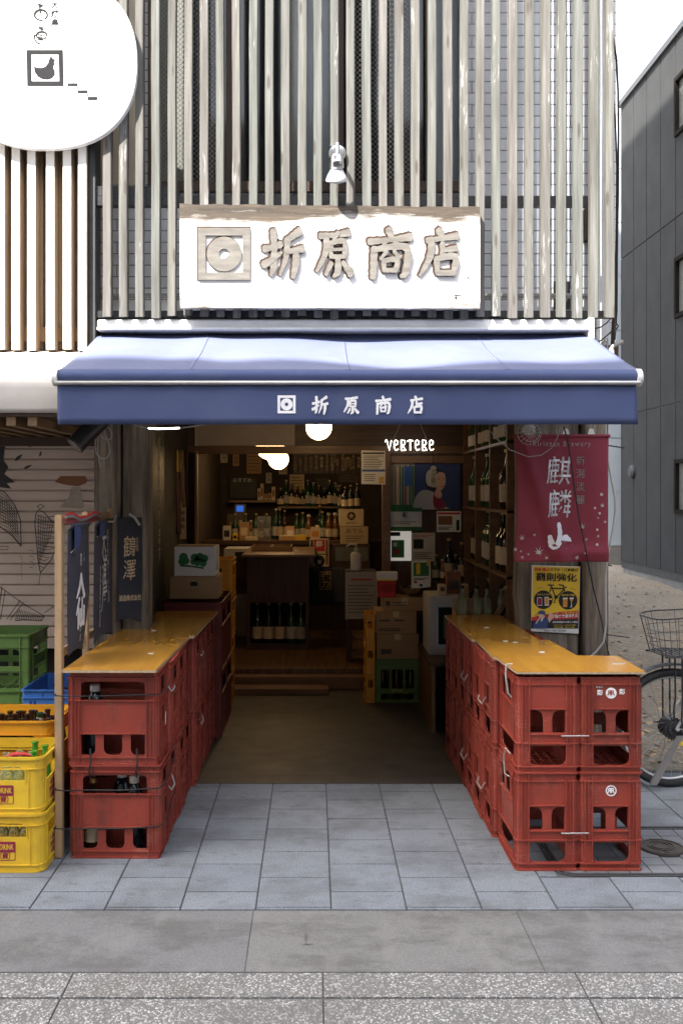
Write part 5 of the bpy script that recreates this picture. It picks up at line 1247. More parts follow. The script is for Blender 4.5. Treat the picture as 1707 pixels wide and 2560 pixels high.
for (y0, y1, zb, s, lb, ch, first) in aps:
    t = thing('apron', lb, 'apron', (-1.12, (y0 + y1) / 2, zb), group='sake aprons on the frame')
    nar = 0.30 if first else 0.06
    def apf(u, v, y0=y0, y1=y1, zb=zb, s=s, nar=nar):
        z = zb + (1.515 - zb) * v + (0.018 * math.sin(4 * u) if v < 0.01 else 0)
        if y0 > 5.5:
            yy_ = 5.56 + 0.075 * u - 0.012 * math.sin(math.pi * u) * (1 - v)
            return Vector((-1.112 + 0.122 * u + 0.004 * math.sin(6 * z), yy_, z))
        y = y0 + (y1 - y0) * u - nar * (y1 - y0) * u * max(0, 0.42 - v) / 0.42
        return Vector((ap_x(y, z, y0, y1, s) + (0.014 if v > 0.97 else 0), y, z))
    MB().grid(apf, 40, 40).build('cloth', M['apron_navy'], t, smooth=80, solid=0.002)
    if not ch.startswith('鶴'):
        # pocket-like fold at the upper corner with its pale seam
        yy0 = y0 + 0.03
        pl = [(yy0, 1.505), (yy0 + 0.12, 1.505), (yy0 + 0.12, 1.44), (yy0 + 0.085, 1.405), (yy0, 1.38)]
        if not first: pl = [(yy0, 1.50), (yy0 + 0.11, 1.50), (yy0 + 0.115, 1.46), (yy0 + 0.095, 1.435), (yy0, 1.43)]
        MB().tube([(ap_x(a, b_, y0, y1, s) + 0.004, a, b_) for a, b_ in pl[1:]], 0.0022, 6).build('seam', M['label_cream'], t)
        MB().prism([(a - 4.9, b_ - 1.4) for a, b_ in pl], Matrix.Translation((ap_x(yy0, 1.4, y0, y1, s) + 0.020, 4.9, 1.4)) @ SIDE_R, 0.001).build('fold', M['navy_ink'], t)
    wf = lambda co, y0=y0, y1=y1, s=s: Vector((ap_x(co.y, co.z, y0, y1, s) + 0.005, co.y, co.z))
    c = (y0 + y1) / 2
    if first:
        for k_, (cc_, zz_, hh_) in enumerate((('八', 1.215, 0.115), ('仙', 1.085, 0.135))):
            brush(cc_, 0.185, hh_, Matrix.Translation((-1.10, c - 0.01, zz_)) @ SIDE_R, M['white_print'], t, 0.0005, 0.0, 'brush_character', lambda co, y0=y0, y1=y1, s=s: Vector((ap_x(co.y, co.z, y0, y1, s) + 0.005 + (co.x + 1.10), co.y, co.z)), fat=1.2)
        text('青森', 0.035, Matrix.Translation((-1.10, c - 0.02, 1.335)) @ SIDE_R, M['white_print'], t, depth=0.0003, bold=0.01, vertical=True, line=0.8, sx=1.5, warp=wf)
        text('うま', 0.022, Matrix.Translation((-1.10, c + 0.08, 1.345)) @ SIDE_R, M['white_print'], t, depth=0.0003, bold=0.01, vertical=True, line=1.1, sx=1.6, warp=wf)
        text('酒造', 0.036, Matrix.Translation((-1.10, c - 0.015, 0.985)) @ SIDE_R, M['white_print'], t, depth=0.0003, bold=0.004, vertical=True, line=1.2, sx=1.3, shear=0.2, warp=wf)
    elif ch == '木浦屋':
        text(ch, 0.165, Matrix.Translation((-1.10, c + 0.0, 1.235)) @ SIDE_R, M['white_print'], t, depth=0.0003, bold=0.014, vertical=True, line=0.84, sx=1.0, shear=0.2, warp=wf, jitter=0.003)
        text('伝統の技で醸すうまい地酒', 0.036, Matrix.Translation((-1.10, c + 0.125, 1.255)) @ SIDE_R, M['white_print'], t, depth=0.0003, bold=0.004, vertical=True, line=0.92, sx=1.1, warp=wf)
        text('奈良県橿原市の地酒蔵', 0.034, Matrix.Translation((-1.10, c - 0.125, 1.115)) @ SIDE_R, M['white_print'], t, depth=0.0003, bold=0.004, vertical=True, line=0.95, sx=1.1, warp=wf)
    else:
        TA = Matrix.Translation((-1.112, 5.548, 0)) @ Matrix.Rotation(math.atan2(0.075, 0.122), 4, 'Z')
        def ta(x_, z_): return TA @ Matrix.Translation((x_, -0.006, z_)) @ FRONT
        text(ch, 0.125, ta(0.068, 1.275), M['label_cream'], t, depth=0.0003, bold=0.004, vertical=True, line=1.05, sx=0.62, shear=0.1, jitter=0.003)
        text('名古屋酒', 0.022, ta(0.115, 1.36), M['label_cream'], t, depth=0.0003, vertical=True, line=0.9)
        text('酒造株式会社', 0.036, ta(0.074, 1.055), M['label_cream'], t, depth=0.0003, bold=0.01, sx=0.62)
# striped strap across the tops
bm = MB()
for k in range(4):
    bm = MB()
    def sf(u, v, k=k):
        y = 4.425 + 0.74 * u; z = 1.556 - 0.012 * (k + v) + 0.012 * math.sin(9 * u + 0.8) - 0.006 * u
        return Vector((-1.118 + 0.006 * math.sin(11 * u), y, z))
    if k == 0: st = thing('striped_strap', 'red and grey striped apron strap draped over the batten frame', 'strap', (-1.118, 4.8, 1.53))
    bm.grid(sf, 40, 2).build('stripe', (M['red_ink'], M['concrete'], M['crate_dark_red'], M['banner_red'])[k], st, solid=0.003)
tie([(-1.115, 5.32, 1.50), (-1.11, 5.42, 1.495), (-1.11, 5.50, 1.53)], 0.007, 'cable_white', 'apron_tie', 'white apron tie knotted at the second batten', 'tie')
tie([(-1.05, 5.575, 1.535), (-1.02, 5.585, 1.515), (-0.995, 5.60, 1.47)], 0.008, 'cable_white', 'apron_tie', 'white apron tie on the last apron', 'tie')

# ================================================================ LAMPS AND CABLES AT THE FRONT
ys = 5.15
t = thing('bullet_lamp', 'black cylinder spotlight tilted down under the left end of the awning', 'spotlight', tuple(P(240, 1070, ys)))
a, b_ = P(262, 1040, ys + 0.05), P(190, 1112, ys - 0.03)
MB().tube([a, a + (b_ - a) * 0.02, b_], [0.040, 0.050, 0.050], 24).build('body', M['black_metal'], t, smooth=40)
dn = (b_ - a).normalized()
MB().tube([b_ - dn * 0.004, b_ + dn * 0.008], [0.052, 0.052], 24).build('rim', M['dark_metal'], t, smooth=40)
MB().tube([b_ + dn * 0.0081, b_ + dn * 0.0085], [0.045, 0.045], 24).build('lens', M['steel'], t, smooth=40)
MB().rod(a - dn * -0.02, P(275, 1010, 5.65), 0.012, 8).build('arm', M['black_metal'], t)
q = lambda l, Y: [P(x, y, Y) for x, y in l]
tie(q([(262, 1062), (252, 1080), (242, 1090), (238, 1110), (242, 1135), (255, 1147), (268, 1145), (276, 1130), (272, 1108), (264, 1085), (258, 1070)], 5.2), 0.0035, 'cable_white', 'loose_cable', 'white cable looped below the black spotlight', 'cable')
tie(q([(262, 1062), (275, 1072), (281, 1085), (278, 1097), (268, 1100), (255, 1092), (248, 1080)], 5.22), 0.003, 'cable_white', 'loose_cable', 'small white cable coil beside the black spotlight', 'cable')
tie(q([(247, 1085), (245, 1120), (248, 1150), (252, 1170)], 5.21), 0.003, 'cable_white', 'plug_cable', 'short white cable with a hanging plug by the left post', 'cable')
t = thing('tube_light', 'slim lit white tube slung under the left of the awning', 'lamp', tuple(P(412, 1071, 5.3)))
MB().tube(q([(372, 1070.5), (400, 1072), (449, 1070)], 5.3), 0.004, 10).build('tube', M['glow_led'], t, smooth=50)
MB().tube(q([(335, 1060), (350, 1066), (371, 1070.5)], 5.3), 0.004, 8).tube(q([(450, 1070), (480, 1066), (510, 1062)], 5.3), 0.004, 8).build('cord', M['cable_white'], t, smooth=50)
# caged lamp on the banner's corner
yc_ = 5.40
t = thing('caged_lamp', 'round wire caged white lamp above the left corner of the red banner', 'lamp', tuple(P(1322, 1082, yc_)))
c = P(1322, 1082, yc_)
bm = MB()
for i in range(8):
    a = math.pi * i / 8
    pts = [c + Vector((0.066 * math.cos(b) * math.cos(a), -0.05 * math.sin(b) - 0.0, 0.066 * math.cos(b) * math.sin(a))) for b in [math.pi * k / 10 for k in range(11)]]
    bm.tube(pts, 0.0016, 5)
for rr_, dy in ((0.066, 0.0), (0.05, -0.032), (0.025, -0.046)):
    bm.tube([c + Vector((rr_ * math.cos(a), dy, rr_ * math.sin(a))) for a in [2 * math.pi * k / 24 for k in range(24)]], 0.002, 5, closed=True)
bm.build('cage', M['pipe_grey'], t)
MB().lathe([(0, -0.03), (0.02, -0.028), (0.034, -0.012), (0.036, 0.012), (0.024, 0.03), (0, 0.033)], tuple(c + Vector((0, 0.01, 0.018))), 18).build('bulb_housing', M['white_plastic'], t, smooth=50)
# cables
tie(q([(1225, 1078), (1245, 1100), (1275, 1125), (1320, 1142), (1352, 1138), (1378, 1120), (1392, 1095), (1400, 1068)], 5.36), 0.0028, 'pipe_grey', 'loose_cable', 'thin brown cable sagging across the top of the red banner', 'cable')
tie(q([(1408, 1066), (1418, 1100), (1426, 1150), (1436, 1230), (1447, 1300), (1460, 1360), (1470, 1412)], 5.34) + q([(1482, 1470), (1500, 1540), (1512, 1600), (1522, 1640)], 5.70), 0.004, 'cable_black', 'loose_cable', 'black cable hanging down in front of the red banner', 'cable')
tie(q([(1513, 1060), (1514, 1120), (1524, 1180), (1536, 1240), (1538, 1275), (1530, 1330), (1518, 1390), (1512, 1440), (1514, 1560), (1508, 1605), (1490, 1628), (1472, 1645)], 5.68), 0.006, 'cable_white', 'loose_cable', 'white cable bowing out beside the right post', 'cable')
tie(q([(1521, -60), (1524, 20), (1530, 80), (1540, 150), (1544, 230), (1545, 330), (1544, 480), (1541, 640), (1540, 780), (1535, 850)], 5.55), 0.006, 'cable_black', 'service_cable', 'thick black service cable down the right edge of the facade', 'cable')
tie(q([(1520, -60), (1522, 60), (1528, 200), (1537, 300), (1541, 420), (1540, 560), (1537, 700), (1536, 790), (1528, 890)], 5.60), 0.005, 'cable_black', 'service_cable', 'second dark service cable twisting beside the facade edge', 'cable')
tie(q([(1484, 822), (1500, 818), (1515, 808), (1526, 796)], 5.6), 0.004, 'cable_black', 'loose_cable', 'short dark cable from the awning bracket to the facade edge', 'cable')
tie(q([(1484, 855), (1500, 852), (1515, 840), (1530, 826), (1534, 800), (1545, 815), (1535, 830)], 5.6), 0.004, 'cable_black', 'loose_cable', 'lower dark cable curling at the facade edge', 'cable')
tie(q([(1533, 795), (1531, 840), (1529, 900)], 5.58), 0.011, 'frame_brown', 'drain_pipe', 'thin brown pipe at the right edge above the awning', 'pipe')
t = thing('cable_bundle', 'knot of taped grey cable ends sticking out above the right of the awning', 'cable bundle', tuple(P(1525, 880, 5.5)))
for l, r_ in (([(1520, 895), (1524, 875), (1532, 865), (1548, 858), (1556, 853)], 0.011), ([(1512, 885), (1502, 868), (1503, 858), (1510, 852), (1516, 855), (1518, 880)], 0.005), ([(1515, 885), (1508, 860), (1510, 848), (1518, 846), (1517, 862)], 0.004), ([(1528, 900), (1530, 880), (1526, 868)], 0.012)):
    MB().tube(q(l, 5.5), r_, 8).build('cable_end', M['pipe_grey'], t, smooth=50)
tie(q([(1516, 1113), (1560, 1120)], 5.75), 0.004, 'cable_black', 'loose_cable', 'short black wire running behind the banner to the right', 'cable')
tie(q([(1512, 1410), (1528, 1415)], 5.72), 0.004, 'cable_black', 'cable_tie', 'black cable tie end sticking out of the right post', 'cable tie')
tie(q([(1512, 1586), (1572, 1594)], 5.74), 0.003, 'cable_black', 'loose_cable', 'thin black wire sticking out low from the right post', 'cable')

# ================================================================ BANNER AND POSTER
yb_ = 5.46
bx0, bx1, bz0, bz1 = X(1285, yb_), X(1521, yb_), Z(1404, yb_), Z(1086, yb_)
def ban_y(x, z):
    u = (x - bx0) / (bx1 - bx0); v = (z - bz0) / (bz1 - bz0)
    d = u - (0.10 + 0.42 * (1 - v))       # the long diagonal fold
    return yb_ - 0.050 * math.exp(-(d / 0.10) ** 2) * (1 - v) - 0.034 * math.exp(-((u + 0.35 * v - 0.42) / 0.06) ** 2) * v - 0.018 * math.sin(8 * u) * (1 - v) - 0.024 * math.exp(-((v - 0.07) / 0.05) ** 2) * math.exp(-((u - 0.75) / 0.3) ** 2)
t = thing('brewery_banner', 'wine red cloth banner with white brush characters and maple leaves on the right post', 'banner', ((bx0 + bx1) / 2, yb_, bz0))
def banf(u, v):
    inset = 0.012 * math.sin(math.pi * v)
    x = bx0 + inset + (bx1 - 0.5 * inset - 0.008 * (1 - v) - bx0 - inset) * u; z = bz0 + (bz1 - bz0) * v - 0.012 * u * (1 - v) * 0
    return Vector((x, ban_y(x, z), z))
MB().grid(banf, 50, 60).build('cloth', M['banner_red'], t, smooth=80, solid=0.002)
MB().rod((bx0 - 0.006, yb_ - 0.002, bz1 - 0.008), (bx1 + 0.006, yb_ - 0.002, bz1 - 0.008), 0.009, 12).build('top_rod', M['banner_red'], t, smooth=50)
for px_ in (1412, 1475):
    MB().prism([(-0.018, 0), (0.020, 0), (0.012, 0.03), (-0.010, 0.032)], at(X(px_, yb_), yb_ - 0.012, bz1), 0.002).build('clip', M['white_plastic'], t)
wb = lambda co: Vector((co.x, ban_y(co.x, co.z) - 0.0045, co.z))
text('Kirinzan Brewery', 0.042, at(X(1402, yb_), yb_, Z(1110, yb_)), M['label_white'], t, depth=0.0003, bold=0.0, spacing=1.25, warp=wb, sx=0.86)
for ch, py in (('麒', 1183), ('麟', 1266), ('山', 1343)):
    if ch == '山': brush(ch, 0.135, 0.145, at(X(1394, yb_), yb_, Z(py, yb_) + 0.002), M['white_print'], t, 0.0005, 0.0, 'brush_character', lambda co: Vector((co.x, ban_y(co.x, co.z) - 0.004 - (yb_ - co.y), co.z)))
    else: text(ch, 0.168, at(X(1394, yb_), yb_, Z(py, yb_) + 0.002), M['white_print'], t, 'brush_character', 0.0003, 0.005, sx=0.86, shear=0.1, warp=wb, jitter=0.001)
text('新潟淡麗', 0.055, at(X(1450, yb_), yb_, Z(1202, yb_)), M['label_white'], t, depth=0.0003, bold=0.0, vertical=True, line=1.32, sx=0.9, warp=wb)
def maple(cx, cz, r, rot, b):
    pts = []
    for k in range(7):
        a = R(rot + 90 + (k - 3) * 42); L = r * (1.0, 0.92, 0.62)[min(2, abs(k - 3))] if abs(k - 3) < 3 else r * 0.5
        pts.append((cx + r * 0.22 * math.cos(a - R(21)), cz + r * 0.22 * math.sin(a - R(21)))); pts.append((cx + L * math.cos(a), cz + L * math.sin(a)))
    pts.append((cx + r * 0.22 * math.cos(a + R(21)), cz + r * 0.22 * math.sin(a + R(21))))
    y_ = ban_y(cx, cz) - 0.0055
    b.prism(pts, at(0, y_, 0), 0.0006)
for (px_, py_, r_, ro) in ((1303, 1346, 12, 20), (1343, 1381, 17, -15), (1288, 1374, 9, 60), (1304, 1392, 8, 150), (1364, 1395, 8, 30), (1441, 1394, 11, 60), (1454, 1318, 13, 0), (1503, 1265, 9, 10), (1493, 1295, 5, 40), (1510, 1305, 6, 70), (1493, 1340, 7, 90), (1465, 1349, 7, 60), (1459, 1383, 5, 0)):
    b = MB(); maple(X(px_, yb_), Z(py_, yb_), r_ * yb_ / F, ro, b); b.build('maple_leaf', M['label_white'], t)
for (px_, py_, r_) in ((1501, 1236, 4), (1485, 1270, 3), (1496, 1283, 3), (1490, 1324, 3), (1489, 1361, 3.5), (1333, 1337, 3), (1300, 1378, 2.6), (1318, 1385, 2.6)):
    x_, z_ = X(px_, yb_), Z(py_, yb_); MB().prism(circ(x_, z_, r_ * yb_ / F, 8), at(0, ban_y(x_, z_) - 0.0055, 0), 0.0006).build('petal_dot', M['label_white'], t)

yp = 5.785
t = thing('traffic_poster', 'yellow bicycle traffic rule poster pinned to the right post', 'poster', tuple(P(1390, 1580, yp)))
def pp(l): return [(X(1320 + a * 0.08929, yp), Z(1410 + b * 0.08929, yp)) for a, b in l]
PM = at(0, yp, 0)
MB().prism(pp([(95, 35), (1450, 70), (1405, 1950), (75, 1880)]), PM, 0.001, z0=-0.001).build('sheet', M['paper_white'], t)
lay = [0.0]
def pl_(polys, m, name, dz=None):
    lay[0] += 0.00035
    b = MB()
    for p in polys: b.prism(pp(p), PM, 0.0003, z0=lay[0])
    return b.build(name, M[m], t)
pl_([[(130, 62), (1430, 92), (1410, 1300), (1400, 1310), (85, 1500)]], 'yellow_ink', 'yellow_field')
pl_([[(88, 1490), (560, 1400), (850, 1340), (1405, 1300), (1400, 1545), (88, 1610)]], 'red_ink', 'red_band')
pl_([[(80, 1590), (640, 1560), (1400, 1530), (1395, 1810), (78, 1800)]], 'ink', 'black_band')
def cpx(cx, cy, r, n=30): return [(cx + r * math.cos(2 * math.pi * i / n), cy + r * math.sin(2 * math.pi * i / n)) for i in range(n)]
pl_([cpx(415, 1000, 262)], 'ink', 'wheel_picture'); pl_([cpx(1105, 1015, 262)], 'ink', 'wheel_picture')
def seg(a, b, w): 
    d = Vector((b[0] - a[0], b[1] - a[1])); nn = Vector((-d.y, d.x)).normalized() * w / 2
    return [(a[0] - nn.x, a[1] - nn.y), (b[0] - nn.x, b[1] - nn.y), (b[0] + nn.x, b[1] + nn.y), (a[0] + nn.x, a[1] + nn.y)]
for p in (seg((640, 620), (760, 930), 32), seg((640, 640), (590, 790), 28), seg((640, 675), (1000, 690), 34), seg((1000, 700), (780, 930), 34), seg((970, 600), (1010, 760), 34), seg((840, 575), (980, 600), 34), [(525, 570), (715, 575), (715, 600), (620, 615), (540, 600)], cpx(770, 925, 55, 16), seg((740, 950), (730, 1080), 22), [(690, 1065), (755, 1070), (755, 1088), (690, 1085)], seg((1010, 650), (1062, 655), 40)): pl_([p], 'ink', 'bicycle_picture')
lay[0] += 0.0004; L1 = lay[0] + 0.0004
def ptxt(s, size, x, y, m, bold=0.03, sx=1.0, rot=0, dz=0): text(s, size, at(X(1320 + x * .08929, yp), yp - L1 - dz, Z(1410 + y * .08929, yp)) @ Matrix.Rotation(R(rot), 4, 'Z'), M[m], t, 'lettering', 0.0002, bold, sx=sx)
ptxt('自転車の', 0.0205, 380, 160, 'red_ink', 0.03, 1.15, -1.5); ptxt('スマホ・酒気帯び', 0.0205, 985, 170, 'ink', 0.025, 1.02, -1.5)
ptxt('罰則強化', 0.0515, 775, 385, 'ink', 0.02, 1.18, -1.5)
ptxt('ながらスマホ', 0.012, 415, 855, 'yellow_ink', 0.01, 1.1); ptxt('酒気帯び運転', 0.012, 1110, 870, 'yellow_ink', 0.01, 1.1)
ptxt('ダメ!!', 0.013, 310, 670, 'ink', 0.0, 1.0, 12); ptxt('ダメ!!', 0.013, 1230, 700, 'ink', 0.0, 1.0, -20)
ptxt('11月1日から', 0.0165, 1150, 1365, 'yellow_ink', 0.02, 1.1, 3); ptxt('道路交通法改正', 0.0195, 1055, 1460, 'paper_white', 0.025, 1.0, 3)
ptxt('自転車運転中の新たな罰則', 0.0125, 1020, 1625, 'paper_white', 0.01, 1.0); ptxt('ながらスマホ　6か月以下の懲役', 0.009, 1010, 1710, 'yellow_ink', 0, 1.0); ptxt('酒気帯び運転　3年以下の懲役', 0.009, 1000, 1770, 'yellow_ink', 0, 1.0)
ptxt('警視庁・道路交通管理課', 0.0115, 745, 1865, 'ink', 0.0, 1.0)
for p, m in (([(240, 935), (370, 930), (380, 1160), (230, 1165)], 'paper_white'), ([(440, 920), (560, 915), (565, 1160), (450, 1165)], 'paper_white'), ([(252, 950), (360, 947), (368, 1140), (245, 1150)], 'maroon_ink'), ([(455, 945), (545, 940), (550, 1130), (462, 1140)], 'orange_ink'), ([(560, 960), (650, 960), (650, 1000), (560, 1000)], 'yellow_ink'), ([(955, 950), (1085, 950), (1075, 1200), (955, 1200)], 'orange_ink'), ([(955, 940), (1085, 935), (1085, 975), (955, 985)], 'paper_white'), ([(1135, 950), (1255, 945), (1200, 1080), (1185, 1080)], 'orange_ink'), ([(1185, 1080), (1197, 1080), (1205, 1190), (1225, 1200), (1140, 1205), (1180, 1188)], 'paper_white'), ([(1135, 940), (1255, 935), (1245, 975), (1145, 980)], 'paper_white')): pl_([p], m, 'wheel_detail')
# the police officer printed on the poster
for p, m, nm in (([(190, 1600), (250, 1530), (350, 1480), (420, 1470), (520, 1510), (560, 1560), (500, 1800), (120, 1790), (130, 1650)], 'navy_ink', 'officer_picture'), ([(530, 1520), (570, 1380), (640, 1370), (700, 1420), (850, 1330), (740, 1440), (690, 1500), (620, 1570), (570, 1640)], 'skin_ink', 'officer_picture'), (cpx(365, 1440, 85, 18), 'skin_ink', 'officer_picture'), ([(255, 1380), (280, 1310), (360, 1285), (440, 1310), (470, 1390), (460, 1470), (430, 1420), (340, 1390), (270, 1400)], 'navy_ink', 'officer_picture'), ([(330, 1560), (420, 1480), (380, 1570), (350, 1610)], 'paper_white', 'officer_picture'), ([(180, 1670), (230, 1560), (300, 1480), (320, 1510), (260, 1600), (220, 1660)], 'skin_ink', 'officer_picture')): pl_([p], m, nm)
pl_([seg((165, 1420), (195, 1450), 10)], 'ink', 'whistle_line'); pl_([seg((195, 1395), (215, 1430), 10)], 'ink', 'whistle_line')

# ================================================================ BICYCLE
yk = 5.52
hx, hz, wr = X(1676, yk), 0.334, 0.334
t = thing('bicycle', 'parked bicycle with a wire basket over its rear wheel on the edge of the lot', 'bicycle', (hx, yk, 0), R(6))
T0 = Matrix.Translation((hx, yk, 0)) @ Matrix.Rotation(R(6), 4, 'Z')
def wheel(x, nm):
    tyre = MB().tube([(x + (wr - 0.024) * math.cos(a), 0, hz + (wr - 0.024) * math.sin(a)) for a in [2 * math.pi * k / 64 for k in range(64)]], 0.024, 12, closed=True)
    w_ = tyre.build('wheel', M['rubber'], t, smooth=60, M=T0)
    MB().tube([(x + (wr - 0.045) * math.cos(a), 0, hz + (wr - 0.045) * math.sin(a)) for a in [2 * math.pi * k / 64 for k in range(64)]], 0.011, 8, closed=True).build('rim', M['silver'], w_, smooth=60, M=T0)
    b = MB()
    for k in range(28):
        a = 2 * math.pi * k / 28; s = 1 if k % 2 else -1; a2 = a + s * 0.9
        b.rod((x + 0.045 * math.cos(a2), 0.02 * s, hz + 0.045 * math.sin(a2)), (x + (wr - 0.05) * math.cos(a), 0, hz + (wr - 0.05) * math.sin(a)), 0.0014, 5)
    b.build('spoke', M['spokes'], w_, M=T0)
    return w_
w1_ = wheel(0, 'rear')
MB().tube([(0, -0.045, hz), (0, 0.045, hz)], 0.058, 28).tube([(0, -0.0452, hz), (0, -0.052, hz)], [0.044, 0.040], 24).tube([(0, -0.0521, hz), (0, -0.062, hz)], [0.018, 0.014], 16).build('hub', M['black_metal'], w1_, smooth=40, M=T0)
b = MB()
for k in range(22):
    a = 2 * math.pi * k / 22; b.box(-0.004, 0.004, -0.043, -0.037, 0.058, 0.066, Matrix.Translation((0, 0, hz)) @ Matrix.Rotation(a, 4, 'Y'))
b.build('sprocket', M['black_metal'], w1_, M=T0)
wheel(1.06, 'front')
b = MB().grid(lambda u, v: Vector(((wr + 0.022) * math.cos(R(20 + 150 * u)), 0.034 * (2 * v - 1), hz + (wr + 0.022 + 0.008 * (1 - (2 * v - 1) ** 2)) * math.sin(R(20 + 150 * u)))), 30, 6)
b.build('mudguard', M['dark_metal'], t, smooth=80, solid=0.002, M=T0)
fr = MB()
bb = (0.44, 0, 0.29); st_ = (0.26, 0, 0.80); hd1 = (0.86, 0, 0.86); hd0 = (0.90, 0, 0.66)
fr.rod(bb, st_, 0.017, 12).rod(bb, hd0, 0.022, 12).rod((0.31, 0, 0.60), (0.88, 0, 0.76), 0.017, 12).rod(hd0, hd1, 0.02, 12)
for s in (-1, 1):
    fr.rod((0.0, 0.06 * s, hz), (0.42, 0.035 * s, 0.29), 0.010, 10).rod((0.0, 0.06 * s, hz), (0.26, 0.03 * s, 0.72), 0.009, 10)
    fr.rod((1.06, 0.05 * s, hz), (0.91, 0.045 * s, 0.64), 0.012, 10)
fr.build('frame', M['silver'], t, smooth=40, M=T0)
MB().rod((0.02, -0.075, hz - 0.01), (0.42, -0.06, 0.30), 0.016, 10).build('chain_case', M['black_metal'], t, smooth=40, M=T0)
MB().prism([(0.0, 0.0), (0.02, 0.0), (0.035, 0.0), (-0.115, -0.265), (-0.155, -0.270), (-0.155, -0.25)], T0 @ Matrix.Translation((-0.012, -0.088, hz - 0.025)) @ FRONT, 0.016).build('kickstand', M['concrete'], t, bevel=0.003)
MB().rod((0.26, 0, 0.80), (0.235, 0, 0.90), 0.013, 10).build('seat_post', M['silver'], t, M=T0)
MB().lathe([(0, 0), (0.11, 0.005), (0.12, 0.03), (0.06, 0.055), (0, 0.06)], (0.22, 0, 0.89), 20, Matrix.Diagonal((1.15, 0.8, 1, 1))).build('saddle', M['rubber'], t, smooth=50, M=T0)
MB().tube([(0.85, 0, 0.90), (0.84, 0, 1.02)], 0.013, 10).tube([(0.70, -0.28, 1.03), (0.80, -0.22, 1.04), (0.86, 0, 1.03), (0.80, 0.22, 1.04), (0.70, 0.28, 1.03)], 0.011, 10).build('handlebar', M['silver'], t, smooth=40, M=T0)
MB().rod((0.44, -0.1, 0.29), (0.44, 0.1, 0.29), 0.016, 10).rod((0.44, -0.1, 0.29), (0.56, -0.1, 0.18), 0.01, 8).rod((0.44, 0.1, 0.29), (0.32, 0.1, 0.40), 0.01, 8).box(0.53, 0.62, -0.18, -0.105, 0.165, 0.185).build('crank', M['dark_metal'], t, M=T0)
# rear basket on struts
sx_ = (-0.20, 0.26); z0b, z1b = 0.757, 0.975
for px_ in (-0.014, 0.028):
    MB().tube([(px_, -0.07, hz + 0.04), (px_ - (0.006 if px_ < 0 else 0), -0.075, hz + 0.12), (px_ + 0.003, -0.075, hz + 0.18), (px_, -0.075, z0b)], 0.0052, 8).build('strut', M['black_metal'], t, smooth=50, M=T0)
    MB().tube([(px_, 0.07, hz), (px_, 0.075, z0b)], 0.0052, 8).build('strut', M['black_metal'], t, smooth=50, M=T0)
b = MB()
def rim_pts(z, e, n=40):
    pts = []
    for k in range(n):
        a = 2 * math.pi * k / n; c_, s_ = math.cos(a), math.sin(a)
        pts.append((0.105 + math.copysign(abs(c_) ** 0.45, c_) * (0.20 + e), math.copysign(abs(s_) ** 0.45, s_) * (0.13 + e), z + (0.018 * c_ if e > 0.02 else 0)))
    return pts
b.tube(rim_pts(z1b, 0.045), 0.0045, 6, closed=True)
for zz, e in ((0.80, 0.008), (0.845, 0.018), (0.905, 0.03)): b.tube(rim_pts(zz, e), 0.0016, 5, closed=True)
A_, B_ = rim_pts(z0b, 0.0), rim_pts(z1b, 0.045)
for k in range(0, 40, 2): b.rod(A_[k], B_[k], 0.0016, 5)
b.tube(rim_pts(z0b, 0.0), 0.003, 6, closed=True)
b.build('basket', M['black_metal'], t, M=T0)
b = MB()
for k in range(13): b.box(-0.09 + k * 0.033, -0.075 + k * 0.033, -0.125, 0.125, z0b - 0.004, z0b)
b.box(-0.09, 0.31, -0.13, -0.115, z0b - 0.012, z0b - 0.0045).box(-0.09, 0.31, 0.115, 0.13, z0b - 0.012, z0b - 0.0045)
b.build('carrier_deck', M['dark_metal'], t, M=T0)
MB().box(0.01, 0.05, -0.068, -0.064, hz - 0.085, hz - 0.065).build('sticker', M['yellow_ink'], t, M=T0)
# ================================================================ INSIDE THE SHOP
def label_sheet(name, label, cat, px0, px1, py0, py1, Y, m='paper_white', tilt=0.0, th=0.0015):
    t_ = thing(name, label, cat, (X((px0 + px1) / 2, Y), Y, Z(py1, Y)))
    MB().prism([(X(px0, Y), Z(py1, Y)), (X(px1, Y), Z(py1, Y) + tilt), (X(px1, Y), Z(py0, Y) + tilt), (X(px0, Y), Z(py0, Y))], at(0, Y, 0), th, z0=-th).build('sheet', M[m], t_)
    t_['_y'] = Y
    return t_
def patch(t_, px0, px1, py0, py1, m, name='printed_area', k=1):
    Y = t_['_y']; MB().box(X(px0, Y), X(px1, Y), Y - 0.0006 * k - 0.0006, Y - 0.0006 * k, Z(py1, Y), Z(py0, Y)).build(name, M[m], t_)
def lines(t_, px0, px1, py0, py1, n, m='grey_ink', seed=1, hpx=1.4):
    Y = t_['_y']; r_ = random.Random(seed); b_ = MB()
    for i in range(n):
        y = py0 + (py1 - py0) * (i + 0.5) / n; e = px1 - (px1 - px0) * 0.35 * r_.random() ** 2
        b_.box(X(px0, Y), X(e, Y), Y - 0.0014, Y - 0.0008, Z(y + hpx / 2, Y), Z(y - hpx / 2, Y))
    b_.build('text_line', M[m], t_)
def wtext(t_, s, size_px, px, py, m, Y=None, **k):
    Y = Y or t_['_y']; text(s, size_px * Y / F, at(X(px, Y), Y - 0.0022, Z(py, Y)), M[m], t_, depth=0.0003, **k)
def cbox(name, label, cat, px0, px1, py0, py1, Y, depth, m, group=None, part='carton', rz=0.0):
    t_ = thing(name, label, cat, (X((px0 + px1) / 2, Y), Y + depth / 2, Z(py1, Y)), group=group)
    MB().box(X(px0, Y), X(px1, Y), Y, Y + depth, Z(py1, Y), Z(py0, Y)).build(part, M[m], t_, bevel=0.003)
    t_['_y'] = Y; return t_
